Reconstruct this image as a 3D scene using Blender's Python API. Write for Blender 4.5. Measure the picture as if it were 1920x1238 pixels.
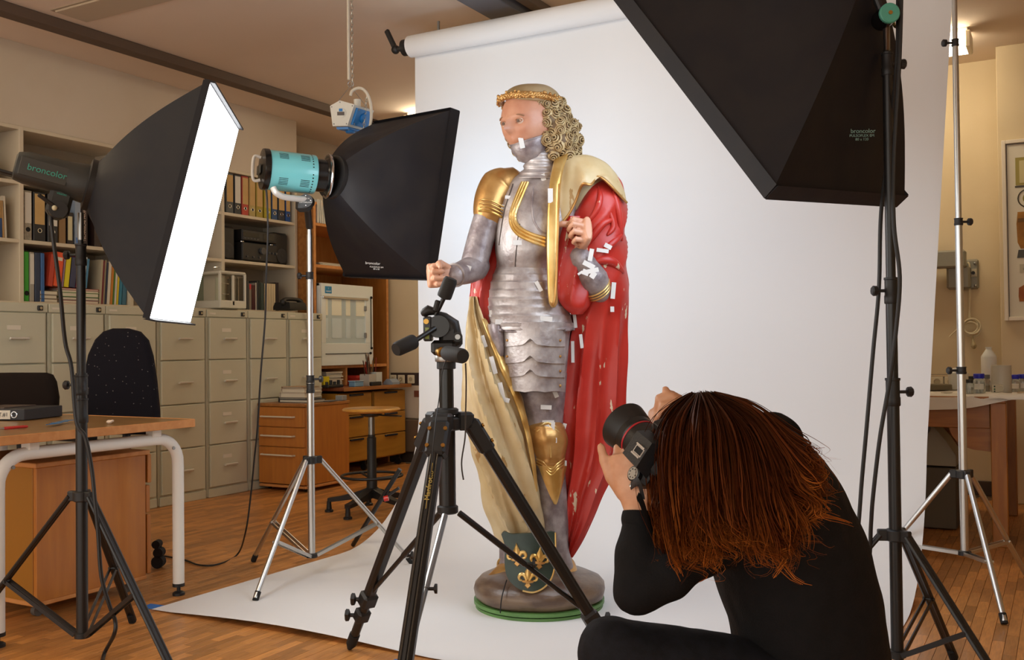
import bpy, bmesh, math, random
from mathutils import Vector as V, Matrix, noise
for o in list(bpy.data.objects): bpy.data.objects.remove(o)
SC = bpy.context.scene; COL = SC.collection
PI = math.pi
# ------------------------------------------------------------------ camera
F = 1850.0; CAMH = 1.06
YAW = math.radians(29.3); PITCH = math.atan((650-619)/F); ROLL = 0.011
_f = V((-math.sin(YAW)*math.cos(PITCH), math.cos(YAW)*math.cos(PITCH), math.sin(PITCH)))
_r0 = V((math.cos(YAW), math.sin(YAW), 0)); _u0 = _r0.cross(_f)
_r = _r0*math.cos(ROLL)-_u0*math.sin(ROLL); _u = _u0*math.cos(ROLL)+_r0*math.sin(ROLL)
CAM = V((0, 0, CAMH))
cd = bpy.data.cameras.new('camera'); cam = bpy.data.objects.new('camera', cd); COL.objects.link(cam)
cd.sensor_width = 36; cd.lens = F/1920*36; cd.clip_start = .05; cd.clip_end = 60
cam.matrix_world = Matrix(((_r.x, _u.x, -_f.x, CAM.x), (_r.y, _u.y, -_f.y, CAM.y), (_r.z, _u.z, -_f.z, CAM.z), (0, 0, 0, 1)))
SC.camera = cam
# ------------------------------------------------------------------ world, exposure, lamp strengths
w = bpy.data.worlds.new('world'); SC.world = w; w.use_nodes = True
w.node_tree.nodes['Background'].inputs[0].default_value = (1.0, .94, .86, 1)
w.node_tree.nodes['Background'].inputs[1].default_value = 2.1
SC.view_settings.view_transform = 'Standard'; SC.view_settings.look = 'None'
SC.view_settings.exposure = 0.08; SC.view_settings.gamma = 1.0; SC.view_settings.use_curve_mapping = False
SOFT_L, SOFT_C, SOFT_R, CEIL_E = 9.0, 4.5, 5.0, 12.5     # emission of the softbox fronts and ceiling lamps
# ------------------------------------------------------------------ photo measuring helpers (pixel -> real point on a known plane)
def ray(px, py): return _f+_r*((px-960)/F)-_u*((py-619)/F)
def at(px, py, d): return CAM+ray(px, py)*d
def pl(px, py, ax, v):
    R = ray(px, py); i = 'xyz'.index(ax); return CAM+R*((v-CAM[i])/R[i])
# ------------------------------------------------------------------ mesh builder
def frame(z, x=None):
    z = V(z).normalized(); x = V(x) if x is not None else (V((0, 0, 1)) if abs(z.z) < .9 else V((1, 0, 0)))
    x = (x-z*x.dot(z)).normalized(); y = z.cross(x)
    return x, y, z
def rotz(a): return Matrix.Rotation(a, 3, 'Z')
class MB:
    def __init__(s): s.v = []; s.f = []
    def add(s, vs, fs):
        k = len(s.v); s.v += [V(q) for q in vs]; s.f += [tuple(i+k for i in q) for q in fs]; return s
    def box(s, c, d, R=None, b=0):
        c = V(c); h = [q/2 for q in d]; R = R or Matrix.Identity(3)
        if b <= 0:
            vs = [c+R@V((x*h[0], y*h[1], z*h[2])) for x in (-1, 1) for y in (-1, 1) for z in (-1, 1)]
            return s.add(vs, [(0, 1, 3, 2), (4, 6, 7, 5), (0, 4, 5, 1), (2, 3, 7, 6), (0, 2, 6, 4), (1, 5, 7, 3)])
        b = min(b, min(h)*.95); vs = []; ix = {}
        for x in (-1, 1):
            for y in (-1, 1):
                for z in (-1, 1):
                    for a in range(3):
                        q = [x*h[0], y*h[1], z*h[2]]
                        for k in range(3):
                            if k != a: q[k] -= (x, y, z)[k]*b
                        ix[(x, y, z, a)] = len(vs); vs.append(c+R@V(q))
        fs = []
        for a in range(3):
            o = [k for k in range(3) if k != a]
            for sg in (-1, 1):
                L = []
                for (p, q) in ((-1, -1), (1, -1), (1, 1), (-1, 1)):
                    t = [0, 0, 0]; t[a] = sg; t[o[0]] = p; t[o[1]] = q; L.append(ix[(*t, a)])
                fs.append(L)
            for p in (-1, 1):
                for q in (-1, 1):
                    L = []
                    for e, k in ((-1, 0), (1, 0), (1, 1), (-1, 1)):
                        t = [0, 0, 0]; t[a] = e; t[o[0]] = p; t[o[1]] = q; L.append(ix[(*t, o[k])])
                    fs.append(L)
        for x in (-1, 1):
            for y in (-1, 1):
                for z in (-1, 1): fs.append([ix[(x, y, z, k)] for k in range(3)])
        return s.add(vs, fs)
    def bar(s, a, b, w, h, up=None, bev=0):
        a, b = V(a), V(b); x, y, z = frame(b-a, up)
        return s.box((a+b)/2, (h, w, (b-a).length), Matrix((x, y, z)).transposed(), bev)
    def loft(s, rings, closed=True, cap=True, loop=False):
        n = len(rings[0]); k = len(s.v); m = len(rings)
        for r in rings: s.v += [V(q) for q in r]
        for i in range(m if loop else m-1):
            for j in range(n if closed else n-1):
                a = k+i*n+j; b = k+i*n+(j+1) % n; c = k+((i+1) % m)*n+(j+1) % n; d = k+((i+1) % m)*n+j
                s.f.append((a, b, c, d))
        if cap and closed and not loop:
            s.f.append(tuple(k+j for j in range(n))[::-1]); s.f.append(tuple(k+(m-1)*n+j for j in range(n)))
        return s
    def tube(s, pts, r, n=10, cap=True, loop=False, flat=1.0, up=None, rnd=False):
        pts = [V(p) for p in pts]; m = len(pts)
        rs = list(r) if isinstance(r, (list, tuple)) else [r]*m
        if rnd:
            d0 = (pts[0]-pts[1]).normalized(); d1 = (pts[-1]-pts[-2]).normalized()
            a0, a1 = rs[0], rs[-1]
            pts = [pts[0]+d0*a0*.95, pts[0]+d0*a0*.65]+pts+[pts[-1]+d1*a1*.65, pts[-1]+d1*a1*.95]
            rs = [a0*.3, a0*.76]+rs+[a1*.76, a1*.3]; m += 4
        T = []
        for i in range(m):
            a = pts[i-1] if (i > 0 or loop) else pts[i]; b = pts[(i+1) % m] if (i < m-1 or loop) else pts[i]
            t = b-a; T.append(t.normalized() if t.length > 1e-9 else V((0, 0, 1)))
        x, y, z = frame(T[0], up); rings = []
        for i in range(m):
            x = x-T[i]*x.dot(T[i]); x = x.normalized() if x.length > 1e-6 else frame(T[i])[0]
            y = T[i].cross(x)
            rings.append([pts[i]+x*math.cos(2*PI*j/n)*rs[i]*flat+y*math.sin(2*PI*j/n)*rs[i] for j in range(n)])
        return s.loft(rings, cap=cap, loop=loop)
    def cyl(s, a, b, r, n=16, r2=None): return s.tube([a, b], [r, r if r2 is None else r2], n)
    def lathe(s, o, ax, prof, n=24, up=None):
        x, y, z = frame(ax, up); o = V(o)
        return s.loft([[o+z*h+x*math.cos(2*PI*j/n)*max(r, 1e-5)+y*math.sin(2*PI*j/n)*max(r, 1e-5) for j in range(n)] for r, h in prof])
    def prism(s, poly, o, ex, ey, d, cap=True):
        o, ex, ey = V(o), V(ex), V(ey); ez = ex.cross(ey).normalized()
        return s.loft([[o+ex*p[0]+ey*p[1]+ez*q for p in poly] for q in (0, d)])
    def sphere(s, c, r, n=16, m=10, R=None):
        c = V(c); r = r if isinstance(r, (tuple, list)) else (r, r, r); R = R or Matrix.Identity(3); rings = []
        for i in range(m+1):
            a = PI*i/m; q = max(math.sin(a), .001)
            rings.append([c+R@V((r[0]*q*math.cos(2*PI*j/n), r[1]*q*math.sin(2*PI*j/n), -r[2]*math.cos(a))) for j in range(n)])
        return s.loft(rings)
    def torus(s, c, ax, R, r, n=24, m=8, flat=1.0):
        x, y, z = frame(ax); c = V(c)
        return s.tube([c+x*math.cos(2*PI*i/n)*R+y*math.sin(2*PI*i/n)*R for i in range(n)], r, m, loop=True, flat=flat)
    def grid(s, g): return s.loft(g, closed=False, cap=False)
    def build(s, name, mat, parent=None, ang=35, rec=True):
        me = bpy.data.meshes.new(name); org = V((0, 0, 0))
        root = parent
        while root is not None and root.parent is not None: root = root.parent
        if root is not None:
            inv = root.matrix_basis.inverted(); vs = [inv@q for q in s.v]
        else: vs = s.v
        me.from_pydata([tuple(q) for q in vs], [], s.f)
        if rec:
            bm = bmesh.new(); bm.from_mesh(me); bmesh.ops.recalc_face_normals(bm, faces=bm.faces); bm.to_mesh(me); bm.free()
        me.shade_smooth(); me.set_sharp_from_angle(angle=math.radians(ang))
        me.materials.append(mat); me.update()
        o = bpy.data.objects.new(name, me); COL.objects.link(o)
        if parent is not None: o.parent = parent
        return o
def tag(o, label=None, cat=None, group=None, kind=None):
    for k, q in (('label', label), ('category', cat), ('group', group), ('kind', kind)):
        if q: o[k] = q
    return o
def thing(name, label, cat, loc=(0, 0, 0), rz=0, group=None):
    o = bpy.data.objects.new(name, None); COL.objects.link(o); o.empty_display_size = .1
    o.location = loc; o.rotation_euler = (0, 0, rz); o.matrix_basis = Matrix.Translation(V(loc))@Matrix.Rotation(rz, 4, 'Z')
    return tag(o, label, cat, group)
def copy_tree(o, parent=None):
    c = o.copy(); COL.objects.link(c); c.parent = parent
    for ch in list(o.children): copy_tree(ch, c)
    return c
def mod_apply(o, subs=0, voxel=0, smooth=0, bevel=0):
    if voxel: m = o.modifiers.new('r', 'REMESH'); m.mode = 'VOXEL'; m.voxel_size = voxel; m.use_smooth_shade = True
    if smooth: m = o.modifiers.new('s', 'SMOOTH'); m.factor = .5; m.iterations = smooth
    if subs: m = o.modifiers.new('u', 'SUBSURF'); m.levels = subs; m.render_levels = subs
    dg = bpy.context.evaluated_depsgraph_get(); dg.update()
    me = bpy.data.meshes.new_from_object(o.evaluated_get(dg)); me.name = o.data.name
    o.modifiers.clear(); o.data = me
    return o
def text(name, body, mat, o, ex, ey, h, parent=None, depth=.0008, align='CENTER'):
    """flat lettering as a thin mesh: o = centre, ex = reading direction, ey = up"""
    c = bpy.data.curves.new(name, 'FONT'); c.body = body; c.size = 1.0; c.extrude = .02; c.align_x = align; c.align_y = 'CENTER'
    t = bpy.data.objects.new(name, c); COL.objects.link(t)
    dg = bpy.context.evaluated_depsgraph_get(); dg.update()
    me = bpy.data.meshes.new_from_object(t.evaluated_get(dg)); bpy.data.objects.remove(t)
    ex = V(ex).normalized(); ey = V(ey); ey = (ey-ex*ey.dot(ex)).normalized(); ez = ex.cross(ey); b = MB()
    b.add([V(o)+ex*q.co.x*h+ey*q.co.y*h+ez*(depth*(1 if q.co.z > 0 else 0)) for q in me.vertices], [tuple(p.vertices) for p in me.polygons])
    bpy.data.meshes.remove(me)
    return b.build(name, mat, parent, rec=False)
def cr(pts, n=6):
    """Catmull-Rom through points (any dimension tuples) -> list of Vectors/tuples"""
    P = [tuple(p) for p in pts]; out = []
    for i in range(len(P)-1):
        a, b, c, d = P[max(i-1, 0)], P[i], P[i+1], P[min(i+2, len(P)-1)]
        for k in range(n):
            t = k/n
            out.append(tuple(.5*((2*q)+(r-p)*t+(2*p-5*q+4*r-s)*t*t+(-p+3*q-3*r+s)*t**3) for p, q, r, s in zip(a, b, c, d)))
    out.append(P[-1]); return out
# ------------------------------------------------------------------ materials
def srgb(h):
    if isinstance(h, str): h = tuple(int(h[i:i+2], 16)/255 for i in (0, 2, 4))
    return tuple((c/12.92 if c <= .04045 else ((c+.055)/1.055)**2.4) for c in h)+(1,)
MATS = {}
def mk(name, col, rough=.5, metal=0, col2=None, sc=6, bump=0, bs=60, stretch=(1, 1, 1), coat=0, lo=.4, hi=.6, detail=4, sheen=0, isl=0, rvar=0, spec=.5):
    if name in MATS: return MATS[name]
    m = bpy.data.materials.new(name); m.use_nodes = True; nt = m.node_tree; N = nt.nodes; L = nt.links
    b = N['Principled BSDF']; b.inputs['Roughness'].default_value = rough; b.inputs['Metallic'].default_value = metal
    b.inputs['Specular IOR Level'].default_value = spec
    if coat: b.inputs['Coat Weight'].default_value = coat; b.inputs['Coat Roughness'].default_value = .12
    if sheen: b.inputs['Sheen Weight'].default_value = sheen
    tc = N.new('ShaderNodeTexCoord'); mp = N.new('ShaderNodeMapping'); mp.inputs['Scale'].default_value = stretch
    L.new(tc.outputs['Object'], mp.inputs['Vector'])
    c1 = srgb(col); b.inputs['Base Color'].default_value = c1; out = None
    if col2:
        n = N.new('ShaderNodeTexNoise'); n.inputs['Scale'].default_value = sc; n.inputs['Detail'].default_value = detail
        L.new(mp.outputs[0], n.inputs['Vector'])
        r = N.new('ShaderNodeValToRGB'); r.color_ramp.elements[0].position = lo; r.color_ramp.elements[1].position = hi
        r.color_ramp.elements[0].color = c1; r.color_ramp.elements[1].color = srgb(col2)
        L.new(n.outputs['Fac'], r.inputs[0]); out = r.outputs[0]
        if rvar:
            mr = N.new('ShaderNodeMapRange'); mr.inputs[3].default_value = rough-rvar; mr.inputs[4].default_value = rough+rvar
            L.new(n.outputs['Fac'], mr.inputs[0]); L.new(mr.outputs[0], b.inputs['Roughness'])
    if isl:
        g = N.new('ShaderNodeNewGeometry'); oi = N.new('ShaderNodeObjectInfo'); ad = N.new('ShaderNodeMath'); ad.operation = 'ADD'
        fr = N.new('ShaderNodeMath'); fr.operation = 'FRACT'; L.new(g.outputs['Random Per Island'], ad.inputs[0]); L.new(oi.outputs['Random'], ad.inputs[1])
        L.new(ad.outputs[0], fr.inputs[0]); mr = N.new('ShaderNodeMapRange'); mr.inputs[3].default_value = 1-isl; mr.inputs[4].default_value = 1+isl
        L.new(fr.outputs[0], mr.inputs[0]); hs = N.new('ShaderNodeHueSaturation'); L.new(mr.outputs[0], hs.inputs['Value'])
        if out: L.new(out, hs.inputs['Color'])
        else: hs.inputs['Color'].default_value = c1
        out = hs.outputs[0]
    if out: L.new(out, b.inputs['Base Color'])
    if bump:
        n2 = N.new('ShaderNodeTexNoise'); n2.inputs['Scale'].default_value = bs; n2.inputs['Detail'].default_value = 3
        L.new(mp.outputs[0], n2.inputs['Vector']); bp = N.new('ShaderNodeBump'); bp.inputs['Strength'].default_value = bump; bp.inputs['Distance'].default_value = .01
        L.new(n2.outputs['Fac'], bp.inputs['Height']); L.new(bp.outputs[0], b.inputs['Normal'])
    MATS[name] = m; return m
def emit(name, col, st):
    m = bpy.data.materials.new(name); m.use_nodes = True; b = m.node_tree.nodes['Principled BSDF']
    b.inputs['Base Color'].default_value = (.8, .8, .8, 1); b.inputs['Emission Color'].default_value = (*col, 1); b.inputs['Emission Strength'].default_value = st
    return m
def glass(name, col=(1, 1, 1), rough=.0, ior=1.45, alpha=None):
    m = bpy.data.materials.new(name); m.use_nodes = True; b = m.node_tree.nodes['Principled BSDF']
    b.inputs['Base Color'].default_value = (*col, 1); b.inputs['Transmission Weight'].default_value = 1; b.inputs['Roughness'].default_value = rough; b.inputs['IOR'].default_value = ior
    return m
black = mk('black_metal', '1b1918', .38, 0, spec=.5)
blackp = mk('black_plastic', '1c1a19', .5)
blackc = mk('black_fabric', '17151a', .6, col2='1d1a1c', sc=9, bump=.12, bs=14, spec=.35)
rubber = mk('rubber', '121111', .8)
chrome = mk('chrome', 'd8d8d8', .16, 1)
alu = mk('aluminium', 'c9c9c6', .3, 1)
steel = mk('steel', '9c9c9a', .35, 1)
brass = mk('brass', 'b98f4a', .3, 1)
white = mk('white_paint', 'e4dfd6', .45)
# ================================================================== the room
HC = 3.0; XW = -6.05; YB = 7.52
plaster = mk('plaster', 'cfc2b0', .9, col2='c8baa6', sc=1.5, bump=.05, bs=30)
plasterR = mk('warm_plaster', 'd8c6a4', .9, col2='d2bf9b', sc=1.5, bump=.05, bs=30)
ceilm = mk('ceiling_plaster', 'e2d0be', .95, col2='dccab8', sc=.8)
railm = mk('brown_rail', '574538', .6)
greym = mk('grey_rail', '55545a', .6)
def struct(name, mb, m, parent=None, ang=30):
    o = mb.build(name, m, parent, ang)
    if parent is None: o['kind'] = 'structure'
    return o
XR = 2.6; YF = -2.6
floor = struct('floor', MB().box(((XW+XR)/2, (YF+YB)/2, -.06), (XR-XW, YB-YF, .10)), mk('floor_joint', '6a4d33', .8))
# parquet strips of the floor, 4 cm x 24 cm along y
parq = mk('oak_strip', 'cb8a4a', .42, col2='a06a34', sc=14, stretch=(9, 1, 1), lo=.25, hi=.8, isl=.3, bump=.03, bs=40, coat=.15)
PW, PL, PT = .041, .246, .010
def inview(x, y):
    q = V((x, y, 0))-CAM; d = q.dot(_f)
    if d < 1.2: return (-999, 9999, 99+q.length)
    return (960+F*q.dot(_r)/d, 619-F*q.dot(_u)/d, d)
cand = []
i0 = int(XW/PW)
for i in range(i0, int(XR/PW)):
    off = (i*37 % 11)/11*PL
    for j in range(int(-1.4/PL)-1, int(YB/PL)+1):
        x = i*PW+PW/2; y = j*PL+off+PL/2
        if x-PW/2 < XW or y+PL/2 > YB: continue
        cand.append((inview(x, y)[2], x, y, inview(x, y)))
def hidden(x, y, r):
    px, py, d = r
    if not (20 < px < 1900 and py < 1225): return True
    if -3.25 < x < -.57 and 2.85 < y < 4.7: return True      # under the paper
    if 1120 < px < 1680 or (700 < px < 1000): return True
    if -4.2 < x < -3.5 and 2.3 < y < 3.05: return True       # under the pedestal
    return False
cand.sort(key=lambda q: (hidden(q[1], q[2], q[3]), q[0]))
pb = MB().box((0, 0, 0), (PW-.0012, PL-.0012, PT), None, .0008)
pm = None
rest = MB()
for k, (d, x, y, r) in enumerate(cand):
    if k < 300:
        if pm is None:
            o = pb.build('plank', parq, floor); pm = o
        else: o = pm.copy(); COL.objects.link(o)
        o.location = (x, y, -PT/2)
    else: rest.box((x, y, -PT/2), (PW-.0012, PL-.0012, PT))
ro = rest.build('parquet_strips', parq, floor, rec=False); ro['kind'] = 'stuff'
struct('ceiling', MB().box(((XW+XR)/2, (YF+YB)/2, HC+.05), (XR-XW+.2, YB-YF, .10)), ceilm)
struct('wall_left', MB().box((XW-.05, (YF+YB)/2, HC/2-.06), (.10, YB-YF, HC+.12)), plaster)
struct('wall_back', MB().box(((XW+XR)/2, YB+.05, HC/2-.06), (XR-XW+.2, .10, HC+.12)), plasterR)
struct('wall_right', MB().box((XR+.05, (YF+YB)/2, HC/2-.06), (.10, YB-YF, HC+.12)), plasterR)
struct('wall_column', MB().box((1.1, 7.36, HC/2), (2.94, .3, HC), None, .004), plasterR)
struct('wall_soffit', MB().box((-5.87, (YF+6.42)/2, (2.475+HC)/2), (.36, 6.42-YF, HC-2.475-.001)), plaster)
struct('baseboard_back', MB().box((-.7-2.2, YB-.008, .05), (6.0, .016, .10), None, .003), mk('dark_skirting', '4a3a2d', .6))
struct('trim_1', MB().box((-5.12, 2.6, 2.968), (.10, 9.8, .062), None, .004), railm)
b = MB().box((-2.72, 2.4, 2.96), (.20, 10, .078), None, .004); struct('trim_2', b, greym)
struct('trim_3', MB().box((-2.56, 2.4, 2.975), (.06, 10, .05), None, .003), railm)
# ceiling lamps
lampm = emit('lamp_diffuser', (1, .86, .62), CEIL_E)
for (x0, x1, YL, lab) in ((-4.72, -3.4, 6.72, 'glowing box-shaped ceiling light at the left edge of the paper backdrop'), (-1.80, -.48, 6.72, 'glowing box-shaped ceiling light at the right edge of the paper backdrop'),
                         (-5.75, -4.43, 1.5, 'glowing box-shaped ceiling light added out of view to brighten the left wall cabinets'), (-4.2, -2.88, 1.5, 'glowing box-shaped ceiling light added out of view nearest the camera')):  # this pair is added out of view to brighten the left side
    t = thing('ceiling_light', lab, 'ceiling light', ((x0+x1)/2, YL, 3.0), group='box ceiling lights')
    MB().box(((x0+x1)/2, YL, 2.985), (x1-x0-.03, .13, .03), None, .004).build('housing', white, t)
    MB().box(((x0+x1)/2, YL, 2.92), (x1-x0, .19, .10), None, .012).build('diffuser', lampm, t)
    for x in (x0+.012, x1-.012): MB().box((x, YL, 2.92), (.03, .196, .106), None, .006).build('end_cap', mk('lamp_cap', 'efe3c8', .4), t)
t = thing('ceiling_light', 'flat unlit grey ceiling light panel cut by the top photo edge', 'ceiling light', (-4.3, 3.6, 3.0))
MB().box((-4.31, 3.70, 2.993), (1.32, .21, .014), None, .004).build('diffuser', mk('unlit_diffuser', 'b9a892', .6), t)
MB().box((-4.31, 3.70, 2.998), (1.36, .24, .006)).build('housing', mk('unlit_frame', 'a3937f', .6), t)
# window wall far behind the camera is left open to the daylight
# ================================================================== paper backdrop
paperm = mk('backdrop_paper', 'e2e0de', .85)
bd = thing('paper_backdrop', 'wide white paper backdrop sweeping from a high roll onto the floor', 'backdrop', (-1.9, 4.7, 0))
XL, XRt, YN, YH, ZR = -3.27, -.545, 2.80, 4.72, 2.80
prof = []
RAD = .72
for k in range(9): prof.append((YN+(YH-RAD-YN)*k/8, .004))
for k in range(1, 15):
    a = PI/2*k/14; prof.append((YH-RAD+RAD*math.sin(a), .004+RAD*(1-math.cos(a))))
for k in range(1, 9): prof.append((YH, .724+(ZR-.724)*k/8))
g = []
for i, (y, z) in enumerate(prof):
    row = []
    for j in range(25):
        u = j/24; kz = max(0, (z-.6)/2.2)
        x = XL+(XRt-XL)*u + u*.15*kz
        zz = z
        if y < 3.1:                                           # the front edge lifts a little off the floor
            e = (3.1-y)/.3; zz += .022*e*e*math.sin(PI*min(1, max(0, (u-.03)*2.2)))*(1 if u < .5 else .3)
        yy = y + (.012*math.sin(u*9+z*2)*kz)
        row.append(V((x, yy, zz)))
    g.append(row)
g2 = [[p+V((0, 0, .0012)) if i < 9 else p+V((0, -.0012, 0)) for p in row] for i, row in enumerate(g)]
rings = [list(a)+list(c)[::-1] for a, c in zip(g2, g)]
sh = MB().loft(rings); sh.build('paper_sheet', paperm, bd, 40)
b = MB(); rl = V((1, 0, 0)); RO = V((XL-.005, YH-.055+.008, ZR+.0))
b.cyl(RO, RO+rl*2.88, .062, 28); b.build('paper_roll', paperm, bd)
b = MB().cyl(RO-rl*.012, RO+rl*2.90, .030, 20); b.build('cardboard_core', mk('cardboard', 'a58a63', .85), bd)
b = MB().lathe(RO-rl*.055, (1, 0, 0), [(.030, 0), (.047, .008), (.047, .04), (.052, .05), (.052, .062)], 20); pg = b.build('end_plug', blackp, bd)
b = MB().cyl(RO-rl*.12, RO-rl*.05, .016, 12); b.sphere(RO-rl*.105, .026, 12, 8)
b.bar(RO-rl*.105, RO+V((-.17, 0, .125)), .022, .03, None, .006); b.build('crank_lever', blackp, pg)
MB().cyl((XL+.19, YH-.047, ZR+.055), (XL+.19, YH-.047, ZR+.115), .008, 10).build('clip_pin', steel, bd)
MB().cyl((-.62, YH-.047, ZR+.03), (-.62, YH-.047, HC), .006, 10).build('threaded_rod', steel, bd)
o = MB().box((XL-.035, YN+.035, .0035), (.075, .055, .003), rotz(.1)); o = o.build('tape_piece', mk('blue_tape', '2a6fc0', .6))
tag(o, 'blue tape square holding the left front corner of the paper', 'tape', 'blue floor tapes')
p = pl(735, 1236, 'z', .004); o = MB().box(p+V((.06, -.02, 0)), (.09, .055, .003), rotz(.15)).build('tape_piece', MATS['blue_tape'])
tag(o, 'blue tape on the floor at the tripod front foot', 'tape', 'blue floor tapes')
ORD = ['first', 'second', 'third', 'fourth', 'fifth', 'sixth', 'seventh', 'eighth', 'ninth', 'tenth']
# ================================================================== filing cabinets along the left wall
XC = -5.36
cabm = mk('cabinet_enamel', 'c9c7b2', .45, col2='c3c1ac', sc=2, spec=.4)
handm = mk('handle_grey', 'cfc9bd', .4, .3)
labm = mk('label_card', 'dcd5c6', .7)
YE = [3.41, 3.83, 4.24, 4.655, 5.09, 5.50, 5.935, 6.355]
# which drawers carry a label card (row from top)
cards = {0: (0,), 1: (0,), 2: (0,), 3: (), 4: (0, 1, 2, 3), 5: (), 6: (0,)}
order = ['leftmost filing cabinet, cut by the left photo edge', 'filing cabinet just behind the black stand pole', 'filing cabinet behind the dotted office chair',
         'filing cabinet below the lower tip of the glowing softbox', 'filing cabinet with paper labels on every drawer front', 'filing cabinet behind the hanging black lamp cable',
         'rightmost filing cabinet, the telephone standing above it']
for k in range(7):
    y0, y1 = YE[k]+.003, YE[k+1]-.003; yc = (y0+y1)/2; W = y1-y0
    t = thing('filing_cabinet', 'grey-beige metal '+order[k], 'filing cabinet', (-5.68, yc, 0), group='row of grey-beige filing cabinets')
    b = MB().box((-5.69, yc, .675), (.63, W, 1.35), None, .006); b.build('carcass', cabm, t)
    MB().box((-5.372, yc, 1.323), (.02, W, .054), None, .004).build('top_rail', cabm, t)
    MB().box((-5.358, y1-.055, 1.322), (.012, .034, .030), None, .003).build('lock', blackp, t)
    MB().cyl((-5.352, y1-.055, 1.322), (-5.348, y1-.055, 1.322), .009, 12).build('lock_barrel', chrome, t)
    if k in (0, 1, 2, 4, 6): MB().box((-5.361, y0+.05, 1.322), (.003, .06, .012)).build('name_plate', labm, t)
    MB().box((-5.372, yc, .03), (.02, W-.02, .06), None, .003).build('plinth', cabm, t)
    for r in range(4):
        z1 = 1.290-r*.306; z0 = z1-.298; zc = (z0+z1)/2
        d = MB().box((-5.366, yc, zc), (.02, W-.042, z1-z0), None, .004).build('drawer', cabm, t)
        h = MB(); h.box((-5.336, yc+.005, zc+.0), (.014, .125, .014), None, .003)
        for s in (-1, 1): h.box((-5.349, yc+.005+s*.048, zc-.004), (.018, .012, .010))
        h.build('handle', handm, d)
        if r in cards[k]: MB().box((-5.355, yc-.02, zc+.062), (.003, .085, .026)).build('label_card', labm, d)
# ================================================================== shelving above the cabinets
XS = -5.68
shm = mk('shelf_laminate', 'd0c3ac', .5, col2='cabda6', sc=3)
sh = thing('shelving_unit', 'beige laminate wall shelving standing on top of the filing cabinets', 'shelving', (-5.85, 4.8, 1.352))
ZB = [1.365, 1.752, 2.118, 2.462]
for z in ZB: MB().box((-5.863, 4.906, z), (.37, 3.002, .024), None, .002).build('shelf_board', shm, sh)
for y in (3.42, 3.868, 4.70, 5.56, 6.392): MB().box((-5.86, y, 1.915), (.372, .03, 1.115), None, .002).build('upright', shm, sh)
MB().box((-6.042, 4.906, 1.91), (.008, 2.99, 1.11)).build('back_panel', mk('shelf_back', '9c8d78', .7), sh)
tz = lambda k: ZB[k]+.0125
def ypx(px, py=450, x=XS): return pl(px, py, 'x', x).y
def binder(px0, px1, k, body, label, cat_label, py=400, h=.315, ring=True, holem=chrome, split=.34, top=None, grp='ring binders on the shelves', d=.27):
    y0, y1 = ypx(px0, py), ypx(px1, py); z = tz(k); yc = (y0+y1)/2; W = (y1-y0)*.95
    t = thing('ring_binder', cat_label, 'binder', (-5.70, yc, z), group=grp)
    MB().box((-5.70-d/2, yc, z+h/2), (d, W, h), None, .004).build('cover', body, t)
    if label: MB().box((-5.6995, yc, z+h*(split+(1-split)*.48)), (.003, W*.8, h*(1-split)*.92)).build('spine_label', label, t)
    if ring:
        MB().torus((-5.699, yc, z+h*split*.66), (1, 0, 0), .013, .0025, 18, 6).build('finger_ring', holem, t)
        MB().cyl((-5.7005, yc, z+h*split*.66), (-5.699, yc, z+h*split*.66), .011, 14).build('finger_hole', rubber, t)
    return t
def book(y0, y1, k, h, m, label, lean=0, d=.2, name='book', cat='book', grp='books on the wall shelves', x=-5.70, z=None, band=None, pages=True):
    """a standing book: spine towards +x"""
    z = tz(k) if z is None else z; yc = (y0+y1)/2; W = max(.006, (y1-y0)*.94)
    t = thing(name, label, cat, (x, yc, z), group=grp); R = Matrix.Rotation(lean, 3, 'X')
    o = V((x, yc, z+abs(math.sin(lean))*W/2+.0005)); T = lambda p: o+R@V(p)
    b = MB(); b.box(T((-.004, 0, h/2)), (.008, W, h), R, .002)
    for s in (-1, 1): b.box(T((-d/2, s*(W/2-.0012), h/2)), (d, .0024, h), R)
    b.build('cover', m, t)
    if pages: MB().box(T((-d/2, 0, h/2)), (d-.012, W-.005, h-.008), R).build('pages', pagem, t)
    if band: MB().box(T((.0006, 0, h*band[1])), (.0014, W*.7, h*band[2]), R).build('spine_print', band[0], t)
    return t
pagem = mk('pages', 'd9cfba', .8)
def cm(h): return mk('c_'+h, h, .5)
tan = mk('tan_label', 'c8a56c', .7, col2='c09b60', sc=5); wl = mk('white_label', 'd8d2c6', .7)
# upper right bay, nine binders
spec = [(427, 442, '4a4e50', tan, 'grey'), (443, 456, '26262a', wl, 'black with pale label'), (457, 470, 'b43c2b', tan, 'red'), (471, 483, 'b09a5a', tan, 'sand coloured'), (484, 497, '9d8a2e', tan, 'olive yellow'),
        (499, 512, 'a99a1f', tan, 'bright yellow'), (513, 524, '2c4a74', tan, 'steel blue with tan label'), (525, 538, '30343d', tan, 'charcoal with tan label'), (539, 548, '1d4a8c', tan, 'narrow bright blue')]
for a, c, h, l, n in spec:
    binder(a, c, 2, cm(h), l, n+' ring binder on the shelf behind the turquoise lamp', 380, .315, split=.27, grp='binders behind the turquoise lamp')
MB_ = binder(48.5, 64, 1, mk('marble_grey', '8f8676', .6, col2='a59c8a', sc=60), wl, 'grey ring binder with tall white label beside the shelf upright', 400, .315, split=.33, grp='binders left of the black softbox', holem=rubber)
binder(66, 90, 1, cm('1f1d1f'), tan, 'wide black ring binder with tan label behind the flash head', 400, .315, split=.33, grp='binders left of the black softbox')
binder(93, 113, 1, cm('232224'), wl, 'black ring binder with white and green label behind the flash head', 400, .315, split=.33, grp='binders left of the black softbox')
yb = [ypx(q, 400) for q in (114, 127, 129, 141, 144, 155, 156, 168, 180, 192)]
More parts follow.
